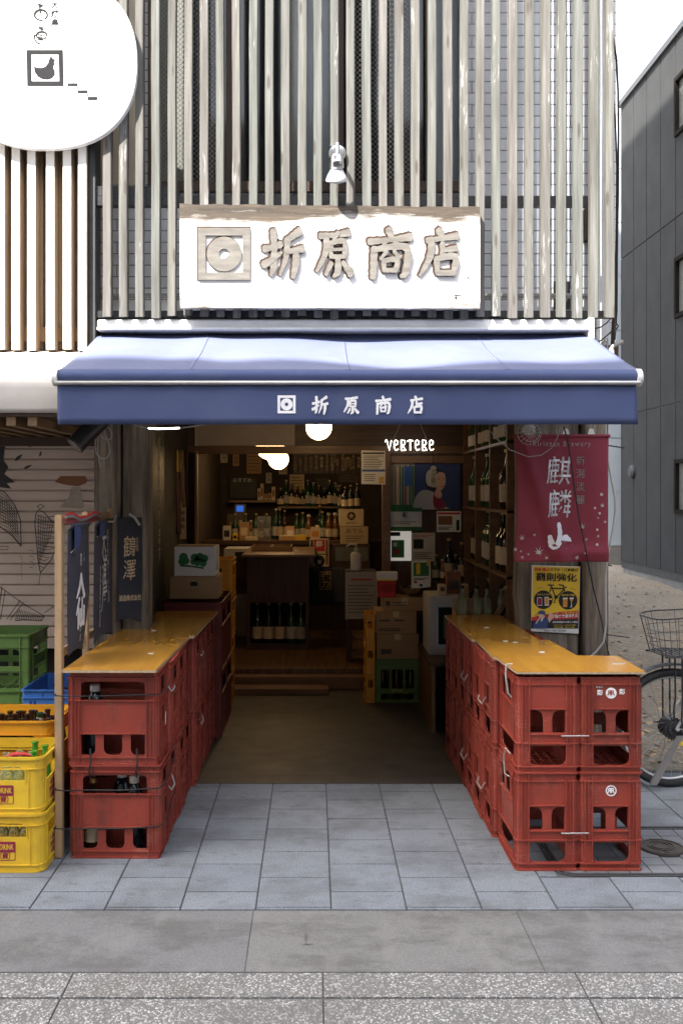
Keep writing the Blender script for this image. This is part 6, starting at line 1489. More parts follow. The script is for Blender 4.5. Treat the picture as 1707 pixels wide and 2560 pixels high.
def flap_tape(t_, px0, px1, py0, py1, depth, m='paper_tan'):
    Y = t_['_y']; xm = X((px0 + px1) / 2, Y); z = Z(py0, Y)
    MB().box(xm - 0.025, xm + 0.025, Y - 0.0008, Y - 0.0002, z - 0.05, z).build('tape', M[m], t_)

# pendant globes
def globe(px, py, r, Y, label, cordtop=2.5):
    c = P(px, py, Y); t_ = thing('globe_lamp', label, 'pendant lamp', tuple(c), group='lit globe lamps')
    MB().lathe([(0, -r)] + [(r * math.cos(R(a)), r * math.sin(R(a))) for a in range(-80, 81, 10)] + [(0.03, r)], tuple(c), 24).build('globe', M['glow_globe'], t_, smooth=60)
    MB().lathe([(0.032, r - 0.004), (0.034, r + 0.03), (0.012, r + 0.04), (0, r + 0.041)], tuple(c), 16).build('holder', M['black_metal'], t_, smooth=40)
    MB().rod(c + Vector((0, 0, r + 0.04)), (c.x, c.y, cordtop), 0.003, 6).build('cord', M['cable_black'], t_)
globe(797, 1068, 0.093, 7.1, 'large lit white globe lamp hanging in the front room just under the awning')
globe(672, 1117, 0.118, 9.2, 'lit globe lamp leftmost of the cluster behind the beam')
globe(686, 1128, 0.118, 10.3, 'lit globe lamp in the middle of the cluster behind the beam')
globe(696, 1148, 0.118, 11.4, 'lowest lit globe lamp at the right of the cluster behind the beam')

# neon sign
yn = 7.9
t = thing('neon_sign', 'lit white neon letter sign hanging by two wires under the awning', 'neon sign', tuple(P(1024, 1112, yn)))
def nl(pts, x0, w_, closed=False): return [P(x0 + a * w_, 1126 - b_ * 26, yn) for a, b_ in pts]
LT = {'V': [[(-0.25, 0.80), (-0.05, 1.05), (0.1, 0.9), (0.48, 0.0), (0.85, 0.95)]], 'E': [[(0.85, 0.12), (0.4, 0.0), (0.1, 0.25), (0.1, 0.85), (0.4, 1.0), (0.75, 0.85), (0.72, 0.6), (0.1, 0.5)]],
      'R': [[(0.1, 0.0), (0.1, 1.0), (0.65, 0.95), (0.78, 0.72), (0.6, 0.52), (0.15, 0.5)], [(0.35, 0.48), (0.9, 0.0), (0.1, 0.0)]], 'T': [[(-0.1, 0.85), (0.3, 1.0), (0.95, 0.92)], [(0.45, 0.95), (0.45, 0.0)]]}
for i, ch in enumerate('VERTERE'):
    b = MB()
    for s_ in LT[ch]: b.tube(nl(s_, 966 + i * 17.6, 14), 0.0036, 8)
    b.build('neon_letter', M['glow_neon'], t, smooth=60)
MB().tube([P(983, 1098, yn), P(997, 1068, yn), P(1000, 1060, yn)], 0.002, 5).tube([P(1066, 1098, yn), P(1054, 1070, yn), P(1050, 1060, yn)], 0.002, 5).build('hanging_wire', M['cable_white'], t)
MB().tube([P(975, 1130, yn), P(1010, 1135, yn), P(1050, 1134, yn), P(1082, 1128, yn), P(1083, 1160, yn)], 0.003, 6).build('cord', M['cable_black'], t)

# papers and posters on the partition and beam
t = label_sheet('notice', 'white printed notice with a blue band pinned beside the shop post', 'notice', 903, 963, 1126, 1210, 7.7, tilt=-0.004)
patch(t, 906, 960, 1131, 1135, 'ink'); lines(t, 908, 958, 1138, 1172, 8); patch(t, 905, 962, 1173.5, 1179, 'blue_ink'); patch(t, 947, 960, 1192, 1209, 'gold', 'printed_picture'); lines(t, 910, 940, 1184, 1204, 4, seed=3)
yq = 8.21
t = label_sheet('poster', 'framed green landscape photograph poster on the partition', 'poster', 977, 1036, 1156, 1270, yq, 'mural_cream')
for i in range(9): patch(t, 979 + i * 6.3, 982 + i * 6.3 + (i * 7 % 3), 1160 + (i * 13) % 9, 1262, ('green_ink', 'mural_brown', 'paper_tan', 'bottle_green')[i % 4], 'printed_picture')
patch(t, 1010, 1030, 1165, 1215, 'blue_ink', 'printed_picture', 2); patch(t, 978, 1035, 1262, 1270, 'green_ink', 'printed_picture', 2)
t = label_sheet('portrait_poster', 'dark blue poster of a woman in a pale kimono on the partition', 'poster', 1038, 1150, 1156, 1272, yq - 0.006, 'navy_ink')
def wp(l): return [(X(a, yq), Z(b_, yq)) for a, b_ in l]
QM = at(0, yq - 0.0068, 0)
for l, m, nm, k in (([(1036, 1250), (1046, 1232), (1060, 1225), (1078, 1228), (1092, 1240), (1100, 1254), (1116, 1268), (1118, 1272), (1038, 1272)], 'canopy_cloth', 'kimono', 1), ([(1082, 1240), (1092, 1232), (1102, 1244), (1112, 1262), (1110, 1270), (1086, 1270)], 'maroon_ink', 'collar', 2), ([(1062, 1204), (1064, 1186), (1076, 1175), (1094, 1172), (1108, 1178), (1112, 1192), (1106, 1206), (1094, 1222), (1078, 1228), (1066, 1220)], 'ink', 'hair', 3), ([(1064, 1190), (1070, 1176), (1084, 1172), (1088, 1184), (1084, 1204), (1076, 1216), (1066, 1210)], 'canopy_cloth', 'hair_ornament', 4), ([(1090, 1186), (1100, 1180), (1110, 1184), (1113, 1196), (1112, 1210), (1106, 1222), (1098, 1226), (1090, 1220), (1086, 1204)], 'skin_ink', 'face', 5), ([(1090, 1222), (1100, 1226), (1104, 1240), (1096, 1246), (1086, 1238)], 'skin_ink', 'neck', 4)):
    MB().prism(smooth_loop(wp(l), 4), QM, 0.0005, z0=0.0006 * k).build('printed_' + nm, M[m], t)
for l, m in (([(1093, 1198), (1096, 1196.5), (1099, 1198), (1096, 1199)], 'ink'), ([(1105, 1197), (1108, 1195.5), (1111, 1197), (1108, 1198)], 'ink'), ([(1100, 1216), (1104, 1214.5), (1108, 1215.5), (1104, 1218)], 'red_ink'), ([(1092, 1194), (1096, 1192.5), (1100, 1193.5), (1096, 1193.6)], 'frame_brown'), ([(1103, 1206), (1106, 1209), (1103, 1209.6)], 'orange_ink')): MB().prism(wp(l), QM, 0.0005, z0=0.0040).build('printed_feature', M[m], t)
t = thing('hanging_charm', 'white paper sake charm hanging from the neon sign cord', 'charm', tuple(P(1083, 1200, 7.95)))
for pyy in (1168, 1178, 1188, 1198, 1208): MB().prism([(X(1075 + a, 7.95), Z(pyy + b_, 7.95)) for a, b_ in ((0, 0), (8, -4), (16, 0), (13, 10), (3, 10))], at(0, 7.95, 0), 0.004).build('paper_fold', M['label_white'], t)
t = label_sheet('poster', 'white poster with green bands and black brush mark on the partition', 'poster', 971, 1054, 1270, 1326, yq - 0.010)
patch(t, 971, 1054, 1270, 1279, 'green_ink'); patch(t, 971, 1054, 1317, 1326, 'green_ink'); wtext(t, '新', 13, 1012, 1288, 'ink', bold=0.03); lines(t, 985, 1040, 1302, 1312, 2)
t = label_sheet('calendar_sheet', 'cream sheet with a red heading and picture on the partition', 'poster', 1091, 1152, 1278, 1330, yq - 0.008)
patch(t, 1093, 1150, 1281, 1286, 'red_ink'); patch(t, 1095, 1130, 1290, 1312, 'mural_brown', 'printed_picture'); lines(t, 1095, 1130, 1316, 1326, 3); patch(t, 1140, 1148, 1300, 1326, 'bottle_green', 'printed_picture')
t = label_sheet('poster', 'bright white leaflet with a green garden picture glowing faintly on its own', 'poster', 971, 1028, 1328, 1402, yq - 0.004, 'glow_leaflet')
patch(t, 978, 1010, 1350, 1394, 'green_ink', 'printed_picture'); patch(t, 984, 998, 1372, 1386, 'banner_red', 'printed_picture', 2); patch(t, 974, 1000, 1330, 1340, 'grey_ink'); patch(t, 982, 992, 1356, 1366, 'pale_wall', 'printed_picture', 2)
t = label_sheet('poster', 'pale grey poster half hidden beside the bright leaflet', 'poster', 1029, 1087, 1332, 1404, yq - 0.008, 'canopy_cloth')
patch(t, 1033, 1058, 1348, 1372, 'grey_ink', 'printed_picture'); lines(t, 1034, 1082, 1336, 1344, 2, 'red_ink'); lines(t, 1034, 1080, 1380, 1398, 4)
t = label_sheet('leaflet_stand', 'upright leaflet with yellow and green pictures standing on the boxes', 'leaflet', 1028, 1076, 1404, 1472, 7.75, tilt=0.015)
patch(t, 1033, 1072, 1406, 1440, 'green_ink', 'printed_picture'); patch(t, 1040, 1050, 1408, 1436, 'yellow_ink', 'printed_picture', 2); patch(t, 1066, 1075, 1400, 1414, 'gold', 'printed_picture', 3); patch(t, 1034, 1042, 1452, 1458, 'red_ink'); patch(t, 1048, 1056, 1460, 1466, 'ink'); lines(t, 1034, 1070, 1444, 1450, 2)

# wall of sake shelves on the right
sx0, sx1, sy0, sy1 = 1.205, 1.499, 6.15, 7.95
t = thing('shelf_unit', 'tall dark wooden sake shelf along the right wall of the shop', 'shelf', (1.35, 7, 0))
for z in (0.62, 1.13, 1.545, 1.985, 2.42): MB().box(sx0, sx1, sy0, sy1, z - 0.02, z).build('shelf_board', M['mid_wood'], t, bevel=0.002)
for y in (sy0, 6.75, 7.35, sy1 - 0.03): MB().box(sx0 + 0.004, sx1, y, y + 0.03, 0.0, 2.42 - 0.021).build('upright', M['mid_wood'], t, bevel=0.002)
NM = ['first', 'second', 'third', 'fourth', 'fifth', 'sixth', 'seventh', 'eighth', 'ninth', 'tenth', 'eleventh', 'twelfth', 'thirteenth', 'fourteenth', 'fifteenth', 'sixteenth']
rb = random.Random(9); i_ = 0
for k in range(16):
    y = 6.24 + k * 0.104
    if abs(y - 6.765) < 0.045 or abs(y - 7.365) < 0.045: continue
    kk = ('ss', mk_small) if k % 3 else ('sa', mk_small_a)
    put(kk[0], kk[1], (sx0 + 0.05, y, 1.9862), 'slim bottle on the top row of the right shelf, %s from the street' % NM[i_], 'bottle', 'bottles on the right shelf', scale=(1, 1, 0.9 if k % 3 else 1.25)); i_ += 1
for z, rowname, st in ((1.546, 'upper middle', 0), (1.131, 'lower middle', 1), (0.621, 'bottom', 2)):
    i_ = 0
    for k in range(13):
        y = 6.26 + k * 0.128
        if abs(y - 6.765) < 0.06 or abs(y - 7.365) < 0.06: continue
        if st == 0 and 6.3 < y < 7.3 and k % 2: continue
        kk = (('sd', mk_sake_d), ('sb', mk_sake_b), ('sg', mk_sake_g))[rb.randrange(3)]
        put(kk[0], kk[1], (sx0 + 0.075 + rb.uniform(0, 0.02), y, z), 'large sake bottle on the %s row of the right shelf, %s from the street' % (rowname, NM[i_]), 'bottle', 'bottles on the right shelf'); i_ += 1
for i in range(3):
    t = thing('gift_box', 'brown sake gift box on the right shelf, %s' % ('nearest the street', 'in the middle', 'farthest back')[i], 'box', (1.36, 6.5 + i * 0.24, 1.546), group='gift boxes')
    MB().box(1.30, 1.41, 6.40 + i * 0.14, 6.52 + i * 0.14, 1.547, 1.90).build('carton', M['frame_brown'] if i else M['mid_wood'], t, bevel=0.003)
    MB().box(1.2985, 1.2995, 6.43 + i * 0.14, 6.49 + i * 0.14, 1.62, 1.82).build('label', M['label_cream'], t)

# left wall: black board with brush lettering, hanging cloth, white sign strip
t = thing('menu_board', 'tall black board with white brush lettering on the left wall', 'board', (-1.05, 6.5, 1.3))
MB().box(-1.058, -1.045, 6.10, 6.85, 0.95, 2.20).build('panel', M['black_board'], t, bevel=0.003)
text('純米酒あります', 0.13, Matrix.Translation((-1.0435, 6.62, 1.60)) @ SIDE_R, M['label_white'], t, depth=0.0004, bold=0.0, vertical=True, line=0.95, sx=0.9)
text('大吟醸生酒', 0.17, Matrix.Translation((-1.0435, 6.32, 1.55)) @ SIDE_R, M['label_white'], t, depth=0.0004, bold=0.0, vertical=True, line=1.0, sx=0.9)
t = thing('hanging_coat', 'yellowish cloth coat with a purple middle hanging in the left corner', 'coat', tuple(P(440, 1230, 7.6)))
def coat(u, v):
    x = X(421, 7.6) + (X(452, 7.6) - X(421, 7.6)) * u; z = Z(1335, 7.6) + (Z(1126, 7.6) - Z(1335, 7.6)) * v
    return Vector((x, 7.6 + 0.02 * math.sin(14 * u + 2 * v), z))
MB().grid(lambda u, v: coat(u, 0.74 + 0.26 * v), 16, 6).build('shoulder', M['gold'], t, smooth=80, solid=0.003)
MB().grid(lambda u, v: coat(u, 0.738 * v), 16, 14).build('body', mat('coat_purple', (0.16, 0.07, 0.07), (0.11, 0.06, 0.05), rough=0.9), t, smooth=80, solid=0.003)
MB().grid(lambda u, v: coat(1.1 + 0.42 * u, 0.32 + 0.68 * v) + Vector((0, 0.03, 0)), 8, 10).build('sleeve', M['tan_wood'], t, smooth=80, solid=0.003)
t = label_sheet('sign_strip', 'narrow pale paper strip sign on the left wall', 'sign', 449, 466, 1257, 1348, 7.75, 'label_cream'); wtext(t, '地酒処', 12, 457, 1300, 'ink', vertical=True, line=1.4)

# boxes on the left, past the counter
for k, (px0, px1, y, z0, lab) in enumerate(((0, 0, 6.62, 0, 'dark red crate past the left counter, front lower one'), (0, 0, 6.62, 1, 'dark red crate past the left counter, front upper one'), (0, 0, 7.03, 0, 'dark red crate past the left counter, rear lower one'), (0, 0, 7.03, 1, 'dark red crate past the left counter, rear upper one'))):
    if k == 0:
        md = crate('sake_crate', 0.40, 0.38, 0.455, M['crate_maroon'], front=[rr(-0.14, 0.14, 0.30, 0.40, 0.01), rr(-0.14, -0.01, 0.05, 0.14, 0.01), rr(0.01, 0.14, 0.05, 0.14, 0.01)], side=[rr(-0.13, 0.13, 0.30, 0.40, 0.01)], flanges=((0.0, 0.006, 0.002), (0.29, 0.005, 0.006), (0.449, 0.006, 0.006)))
        md.location = (-0.825, y + 0.19, 0.001); tag(md, lab, 'crate', 'dark red crates inside the shop')
    else: dup(md, (-0.825, y + 0.19, 0.001 + z0 * 0.457), (0, 0, 0), lab)
yq2 = 6.70
t = cbox('cardboard_box', 'plain cardboard box with a hand hole under the white clover box', 'cardboard box', 425, 546, 1441, 1497, yq2, 0.34, 'cardboard')
MB().prism(rr(X(476, yq2), X(494, yq2), Z(1465, yq2), Z(1454, yq2), 0.002, 0.002, 0.014, 0.014), at(0, yq2 - 0.0004, 0), 0.001).build('hand_hole', M['room_dark'], t)
t = cbox('produce_box', 'white box printed with dark green clover leaves on a cardboard box', 'box', 436, 538, 1367, 1440, yq2, 0.30, 'paper_white')
bm = MB()
def bp(l): return [(X(a, yq2), Z(b_, yq2)) for a, b_ in l]
for (cx_, cy_, r_) in ((459, 1393, 11), (465, 1402, 9), (455, 1404, 9), (487, 1394, 10), (500, 1392, 10), (512, 1396, 9), (508, 1408, 9), (494, 1405, 10), (484, 1404, 8)): bm.prism(bp(cpx(cx_, cy_, r_, 18)), at(0, yq2 - 0.0004, 0), 0.0006 + 0.0001 * r_)
bm.prism(bp([(450, 1410), (470, 1412), (510, 1418), (510, 1423), (480, 1418), (450, 1416)]), at(0, yq2 - 0.0004, 0), 0.0018)
bm.build('clover_print', M['green_ink'], t)
xs_ = X(538, yq2) + 0.0006
MB().prism([(0.06, 0.03), (0.10, 0.03), (0.09, 0.12), (0.10, 0.20), (0.08, 0.20), (0.075, 0.12)], Matrix.Translation((xs_, yq2, Z(1440, yq2))) @ SIDE_R, 0.0006).prism([(0.16, 0.03), (0.20, 0.03), (0.19, 0.12), (0.20, 0.20), (0.18, 0.20), (0.175, 0.12)], Matrix.Translation((xs_, yq2, Z(1440, yq2))) @ SIDE_R, 0.0006).build('side_print', M['green_ink'], t)
MB().box(X(440, yq2), X(534, yq2), yq2 + 0.02, yq2 + 0.2, Z(1366.9, yq2), Z(1364, yq2)).build('flap', M['cardboard'], t)
# stack of orange crates seen on edge
for i in range(4):
    z = 0.001 + i * 0.285
    lab = 'orange crate in the stack behind the left boxes, %s' % ('bottom', 'second from the bottom', 'third from the bottom', 'top')[i]
    if i == 0:
        oo = crate('bottle_crate', 0.40, 0.36, 0.283, M['crate_orange'], rad=0.02, front=[rr(-0.12, 0.12, 0.15, 0.22, 0.015)], side=[rr(-0.1, 0.1, 0.15, 0.22, 0.015)], flanges=((0.0, 0.006, 0.002), (0.24, 0.006, 0.005), (0.275, 0.008, 0.006)))
        oo.location = (-0.84, 7.72, z); tag(oo, lab, 'crate', 'orange crates inside the shop')
    else: dup(oo, (-0.84 + 0.004 * i, 7.72, z), (0, 0, 0), lab)

# dark display cabinet with a long timber top
yc0 = 9.43
t = thing('display_cabinet', 'dark wooden cabinet with a timber top and an open bottle shelf at the bottom', 'cabinet', (X(692, yc0), yc0, 0.14))
cx0, cx1 = X(618, yc0), X(772, yc0); zt = Z(1386, yc0)
MB().box(X(604, yc0), X(788, yc0), yc0 - 0.04, 10.75, zt - 0.025, zt).build('top', M['mid_wood'], t, bevel=0.003)
MB().box(cx0, cx0 + 0.03, yc0, 9.9, 0.141, zt - 0.026).build('side_panel', M['dark_wood'], t)
MB().box(cx1 - 0.03, cx1, yc0, 9.9, 0.141, zt - 0.026).build('side_panel', M['dark_wood'], t)
MB().box(cx0 + 0.0305, cx1 - 0.0305, yc0 + 0.004, yc0 + 0.02, Z(1502, yc0), zt - 0.03).build('front_panel', M['dark_wood'], t)
MB().box(cx0 + 0.0305, cx1 - 0.0305, yc0, 9.86, Z(1507, yc0), Z(1502.5, yc0)).build('shelf', M['dark_wood_h'], t)
MB().box(cx0 + 0.0305, cx1 - 0.0305, yc0, 9.86, 0.142, Z(1611, yc0)).build('plinth', M['dark_wood_h'], t)
MB().box(cx0 + 0.0305, cx1 - 0.0305, 9.87, 9.89, 0.142, zt - 0.03).build('back_panel', M['room_dark'], t)
MB().box(cx1 - 0.5, cx1 - 0.1, 10.2, 10.22, 0.142, zt - 0.03).build('rear_leg', M['dark_wood'], t)
for i, px in enumerate((642, 670, 698, 727, 752)):
    kk = ('sd', mk_sake_d) if i < 3 else ('sg', mk_sake_g)
    put(kk[0], kk[1], (X(px, yc0), yc0 + 0.09, Z(1611, yc0) + 0.0008), 'big sake bottle in the bottom of the dark cabinet, %s from the left' % NM[i], 'bottle', 'bottles in the cabinet', scale=(1, 1, 0.98))
for i, (px, py0, py1) in enumerate(((655, 1362, 1384), (705, 1362, 1384))):
    t2 = thing('wooden_tray', 'flat wooden tray on the cabinet top, %s one' % ('left', 'right')[i], 'tray', (X(px, 10), 10.0, zt))
    b = MB(); x = X(px, 10.0)
    b.box(x - .1, x + .1, 9.9, 10.3, zt + .001, zt + .012); t2_ = b.build('base', M['mid_wood'], t2)
    MB().box(x - .1, x + .1, 9.9, 9.912, zt + .0125, zt + .05).box(x - .1, x + .1, 10.288, 10.3, zt + .0125, zt + .05).box(x - .1, x - .088, 9.913, 10.287, zt + .0125, zt + .05).box(x + .088, x + .1, 9.913, 10.287, zt + .0125, zt + .05).build('rim', M['tan_wood'], t2)

# glass fronted cooler left of the cabinet
t = thing('drinks_cooler', 'white framed drinks cooler behind the dark cabinet on the left', 'cooler', (X(592, 10.3), 10.3, 0.14))
ya = 10.3
MB().box(X(560, ya), X(622, ya), ya, ya + 0.45, 0.141, Z(1372, ya)).build('body', M['canopy_cloth'], t, bevel=0.004)
MB().box(X(588, ya), X(618, ya), ya - 0.006, ya - 0.0005, Z(1485, ya), Z(1380, ya)).build('glass_door', M['window_dark'], t)
MB().box(X(570, ya), X(582, ya), ya - 0.003, ya - 0.0006, Z(1405, ya), Z(1390, ya)).build('label', M['red_ink'], t)

# bar counter at the back with clutter, back wall shelf and menu strips
yb2 = 11.1
t = thing('bar_counter', 'dark wooden bar counter across the back room', 'counter', (-0.4, yb2, 0.14))
zc_ = Z(1352, yb2)
MB().box(-1.27, 0.80, yb2 - 0.02, yb2 + 0.55, zc_ - 0.045, zc_).build('counter_top', M['dark_wood_h'], t, bevel=0.004)
MB().box(-1.25, 0.78, yb2 + 0.03, yb2 + 0.5, 0.141, zc_ - 0.046).build('front_panel', M['dark_wood'], t)
def counter_item(px, w_, h_, m, name, label, cat, dy=0.08, lab=None):
    Y = yb2 + dy; t_ = thing(name, label, cat, (X(px, Y), Y, zc_)); k = Y / F
    MB().box(X(px, Y) - w_ * k / 2, X(px, Y) + w_ * k / 2, Y, Y + w_ * k * 0.8, zc_ + 0.0008, zc_ + h_ * k).build('carton', M[m], t_, bevel=0.003)
    if lab: MB().box(X(px, Y) - w_ * k * 0.35, X(px, Y) + w_ * k * 0.35, Y - 0.0012, Y - 0.0004, zc_ + h_ * k * 0.25, zc_ + h_ * k * 0.7).build('label', M[lab], t_)
counter_item(567, 19, 36, 'label_white', 'small_carton', 'white carton with a black ring mark on the back counter', 'carton', lab='ink')
counter_item(588, 12, 18, 'yellow_ink', 'small_carton', 'small yellow packet on the back counter', 'packet', lab='ink')
counter_item(610, 24, 44, 'cardboard', 'small_carton', 'brown paper bag standing on the back counter', 'bag', dy=0.2, lab='label_cream')
counter_item(628, 30, 9, 'label_cream', 'small_carton', 'flat cream packet lying on the back counter', 'packet')
counter_item(590, 45, 62, 'frame_brown', 'card_stand', 'tall brown box with a white lid edge at the back of the counter', 'box', dy=0.35, lab='mural_brown')
counter_item(660, 34, 58, 'clear_plastic', 'storage_bin', 'grey translucent storage bin on the back counter', 'bin', dy=0.3)
counter_item(720, 46, 12, 'paper_tan', 'snack_tray', 'tray of tan snack packets on the back counter', 'tray', dy=0.05, lab='orange_ink')
counter_item(752, 26, 14, 'yellow_ink', 'snack_tray', 'small yellow tray of packets on the back counter', 'tray', dy=0.04)
counter_item(725, 22, 34, 'skin_ink', 'small_carton', 'pinkish carton behind the snack trays', 'carton', dy=0.22, lab='paper_white')
counter_item(788, 24, 32, 'label_cream', 'small_carton', 'cream carton with an orange label beside the bottles', 'carton', dy=0.2, lab='orange_ink')
for i, (px, dy, kk, sc) in enumerate(((742, .28, ('ss', mk_small), 1.0), (757, .3, ('ss', mk_small), 1.05), (772, .26, ('sa', mk_small_a), 1.3), (806, .24, ('ss', mk_small), 1.1), (822, .22, ('sa', mk_small_a), 1.4), (838, .24, ('sa', mk_small_a), 1.4), (700, .34, ('sd', mk_sake_d), 0.9), (712, .4, ('sb', mk_sake_b), 0.85), (690, .38, ('sg', mk_sake_g), 0.9), (800, .40, ('sd', mk_sake_d), 1.0), (848, .36, ('sg', mk_sake_g), 1.05))):
    put(kk[0], kk[1], (X(px, yb2 + dy), yb2 + dy, zc_ + 0.0008), 'bottle standing on the back counter, %s of the row from the left' % NM[[6, 7, 8, 9, 10, 11, 4, 5, 3, 12, 13][i] - 3], 'bottle', 'bottles on the back counter', scale=(sc, sc, sc))
t = thing('register_screen', 'small screen glowing blue on the back counter', 'screen', tuple(P(600, 1276, 11.6)))
MB().box(X(586, 11.6), X(614, 11.6), 11.6, 11.63, Z(1284, 11.6), Z(1260, 11.6)).build('casing', M['dark_metal'], t, bevel=0.003)
MB().box(X(591, 11.6), X(609, 11.6), 11.597, 11.5995, Z(1279, 11.6), Z(1264, 11.6)).build('display', M['glow_screen'], t)
MB().rod(P(600, 1284, 11.615), (X(600, 11.6), 11.615, zc_ + 0.001), 0.02, 10).build('stand', M['dark_metal'], t)
yw2 = 13.38
t = thing('wall_shelf', 'narrow lit wooden shelf on the back wall', 'shelf', tuple(P(630, 1255, yw2)))
MB().box(X(573, 13.1), X(690, 13.1), 13.1, yw2, Z(1256, 13.1), Z(1251, 13.1)).build('board', M['mid_wood'], t)
for i, (px, h_, m) in enumerate(((648, 30, 'label_white'), (655, 42, 'label_cream'), (665, 16, 'paper_tan'), (675, 18, 'paper_tan'), (684, 34, 'label_cream'))):
    o = thing('small_carton', 'small pale carton on the back wall shelf, %s from the left' % NM[i], 'carton', (X(px, 13.2), 13.2, Z(1251, 13.1)), group='cartons on the wall shelf')
    MB().box(X(px - 4, 13.2), X(px + 4, 13.2), 13.18, 13.24, Z(1250.8, 13.1), Z(1251 - h_, 13.2)).build('carton', M[m], o); MB().box(X(px - 2.5, 13.2), X(px + 2.5, 13.2), 13.178, 13.1795, Z(1248 - h_ * .2, 13.2), Z(1246 - h_ * .6, 13.2)).build('label', M['mural_brown'], o)
SH = ((506, 543, 1132, 1183, 'label_cream', 'cream paper sheet with one brush character at the upper left of the back wall'), (617, 654, 1133, 1184, 'cardboard', 'brown paper menu near the middle top of the back wall'), (724, 761, 1186, 1240, 'paper_tan', 'pale pencil drawing sheet on the back wall'), (787, 826, 1236, 1258, 'skin_ink', 'pinkish card on the back wall'), (500, 552, 1188, 1203, 'plaster_dark', 'dark framed strip under the upper left sheet'), (697, 718, 1158, 1186, 'label_cream', 'small sheet just right of the globe lamps'), (790, 822, 1195, 1234, 'charcoal', 'dark grey photo sheet on the back wall'), (848, 900, 1186, 1206, 'frame_brown', 'long brown nameboard on the back wall'))
for (a_, b_, c_, d_, m, lb) in SH:
    t = label_sheet('wall_paper_sheet', lb, 'paper', a_, b_, c_, d_, 13.30, m); lines(t, a_ + 4, b_ - 4, c_ + 4, d_ - 4, max(2, int((d_ - c_) / 9)), 'ink', seed=a_)
for i in range(13):
    px = 738 + i * 13.2
    t = thing('menu_strip', 'dark vertical menu strip on the back wall, %s from the left' % NM[i], 'menu', tuple(P(px, 1180, 13.3)), group='menu strips')
    MB().box(X(px - 5.5, 13.3), X(px + 5.5, 13.3), 13.30, 13.305, Z(1184, 13.3), Z(1130, 13.3)).build('strip', M['frame_brown'], t)
    text(('いかの塩辛', '枝豆', '冷奴さかな', '板わさ', 'あたりめ', '梅水晶', 'もろきゅう')[i % 7], 9.5 * 13.3 / F, at(X(px, 13.3), 13.298, Z(1156, 13.3)), M['label_cream' if i > 3 else 'cardboard'], t, depth=0.0004, vertical=True, line=0.95)
t = label_sheet('chalk_board', 'black menu board with chalk rows on the back wall', 'board', 574, 640, 1196, 1246, 13.32, 'black_board'); lines(t, 578, 636, 1206, 1244, 6, 'grey_ink'); wtext(t, 'おすすめ', 12, 606, 1201, 'label_white')
t = thing('beer_box', 'cream carton with a black star roundel among the back bottles', 'box', tuple(P(878, 1315, 10.9)))
yv = 10.9
MB().box(X(848, yv), X(909, yv), yv, yv + 0.24, Z(1315, yv), Z(1273, yv)).build('carton', M['label_cream'], t, bevel=0.003)
star = [(X(878, yv) + (8 if k % 2 == 0 else 3.4) * yv / F * math.cos(R(90 + 36 * k)), Z(1290, yv) + (8 if k % 2 == 0 else 3.4) * yv / F * math.sin(R(90 + 36 * k))) for k in range(10)]
MB().prism(circ(X(878, yv), Z(1290, yv), 10.5 * yv / F, 28), at(0, yv - 0.0005, 0), 0.0006).build('roundel', M['ink'], t)
MB().prism(star, at(0, yv - 0.0012, 0), 0.0006).build('star', M['gold'], t)
text('SAPPORO', 0.028, at(X(878, yv), yv - 0.001, Z(1308, yv)), M['ink'], t, depth=0.0003)
t = thing('oden_box', 'tan card sign box with handwritten おでん below the star carton', 'sign', tuple(P(886, 1362, 10.85)))
yv = 10.82
MB().box(X(852, yv), X(920, yv), yv, yv + 0.26, Z(1360, yv), Z(1317, yv)).build('carton', M['paper_tan'], t, bevel=0.003)
text('おでん', 0.062, at(X(886, yv), yv - 0.001, Z(1328, yv)), M['ink'], t, depth=0.0003, spacing=1.1)
b = MB()
for i in range(3): b.box(X(864, yv), X(908 - 6 * i, yv), yv - 0.0015, yv - 0.0004, Z(1341 + i * 6, yv), Z(1339.5 + i * 6, yv))
b.build('text_line', M['frame_brown'], t)
t = thing('side_counter', 'low dark service counter under the oden sign', 'counter', (X(880, 10.8), 10.8, 0.14))
MB().box(X(832, 10.8), X(925, 10.8), 10.79, 11.07, 0.141, Z(1361.5, 10.8)).build('cabinet', M['dark_wood'], t); MB().box(X(838, 10.8), X(920, 10.8), 10.78, 10.7895, Z(1402, 10.8), Z(1368, 10.8)).build('drawer', M['window_grey'], t)
for i, (px, m) in enumerate(((862, 'bottle_amber'), (877, 'banner_red'), (893, 'bottle_dark'))):
    put('sd', mk_sake_d, (X(px, 10.98), 10.98, Z(1273, 10.9) + 0.003), 'sake bottle standing on the star carton, %s from the left' % NM[i], 'bottle', 'bottles on the star carton', scale=(0.75, 0.75, 0.62 + 0.05 * i))
t = label_sheet('festival_poster', 'red and black printed festival poster on the end of the counter', 'poster', 774, 822, 1346, 1416, 10.72, 'label_cream')
patch(t, 784, 812, 1349, 1378, 'red_ink', 'printed_picture'); wtext(t, '祭', 18, 798, 1362, 'paper_white', bold=0.03); MB().prism(circ(X(798, 10.72), Z(1402, 10.72), 14 * 10.72 / F, 22), at(0, 10.7187, 0), 0.0006).build('printed_picture', M['ink'], t); patch(t, 775, 821, 1384, 1387, 'green_ink'); patch(t, 776, 783, 1350, 1412, 'bottle_green', 'printed_picture'); patch(t, 814, 820, 1350, 1412, 'mural_brown', 'printed_picture'); patch(t, 794, 802, 1400, 1410, 'paper_white', 'printed_picture', 3)
t = thing('navy_apron', 'dark navy apron with two gold framed characters hanging on the counter front', 'apron', tuple(P(815, 1470, 10.9)))
yv = 10.74
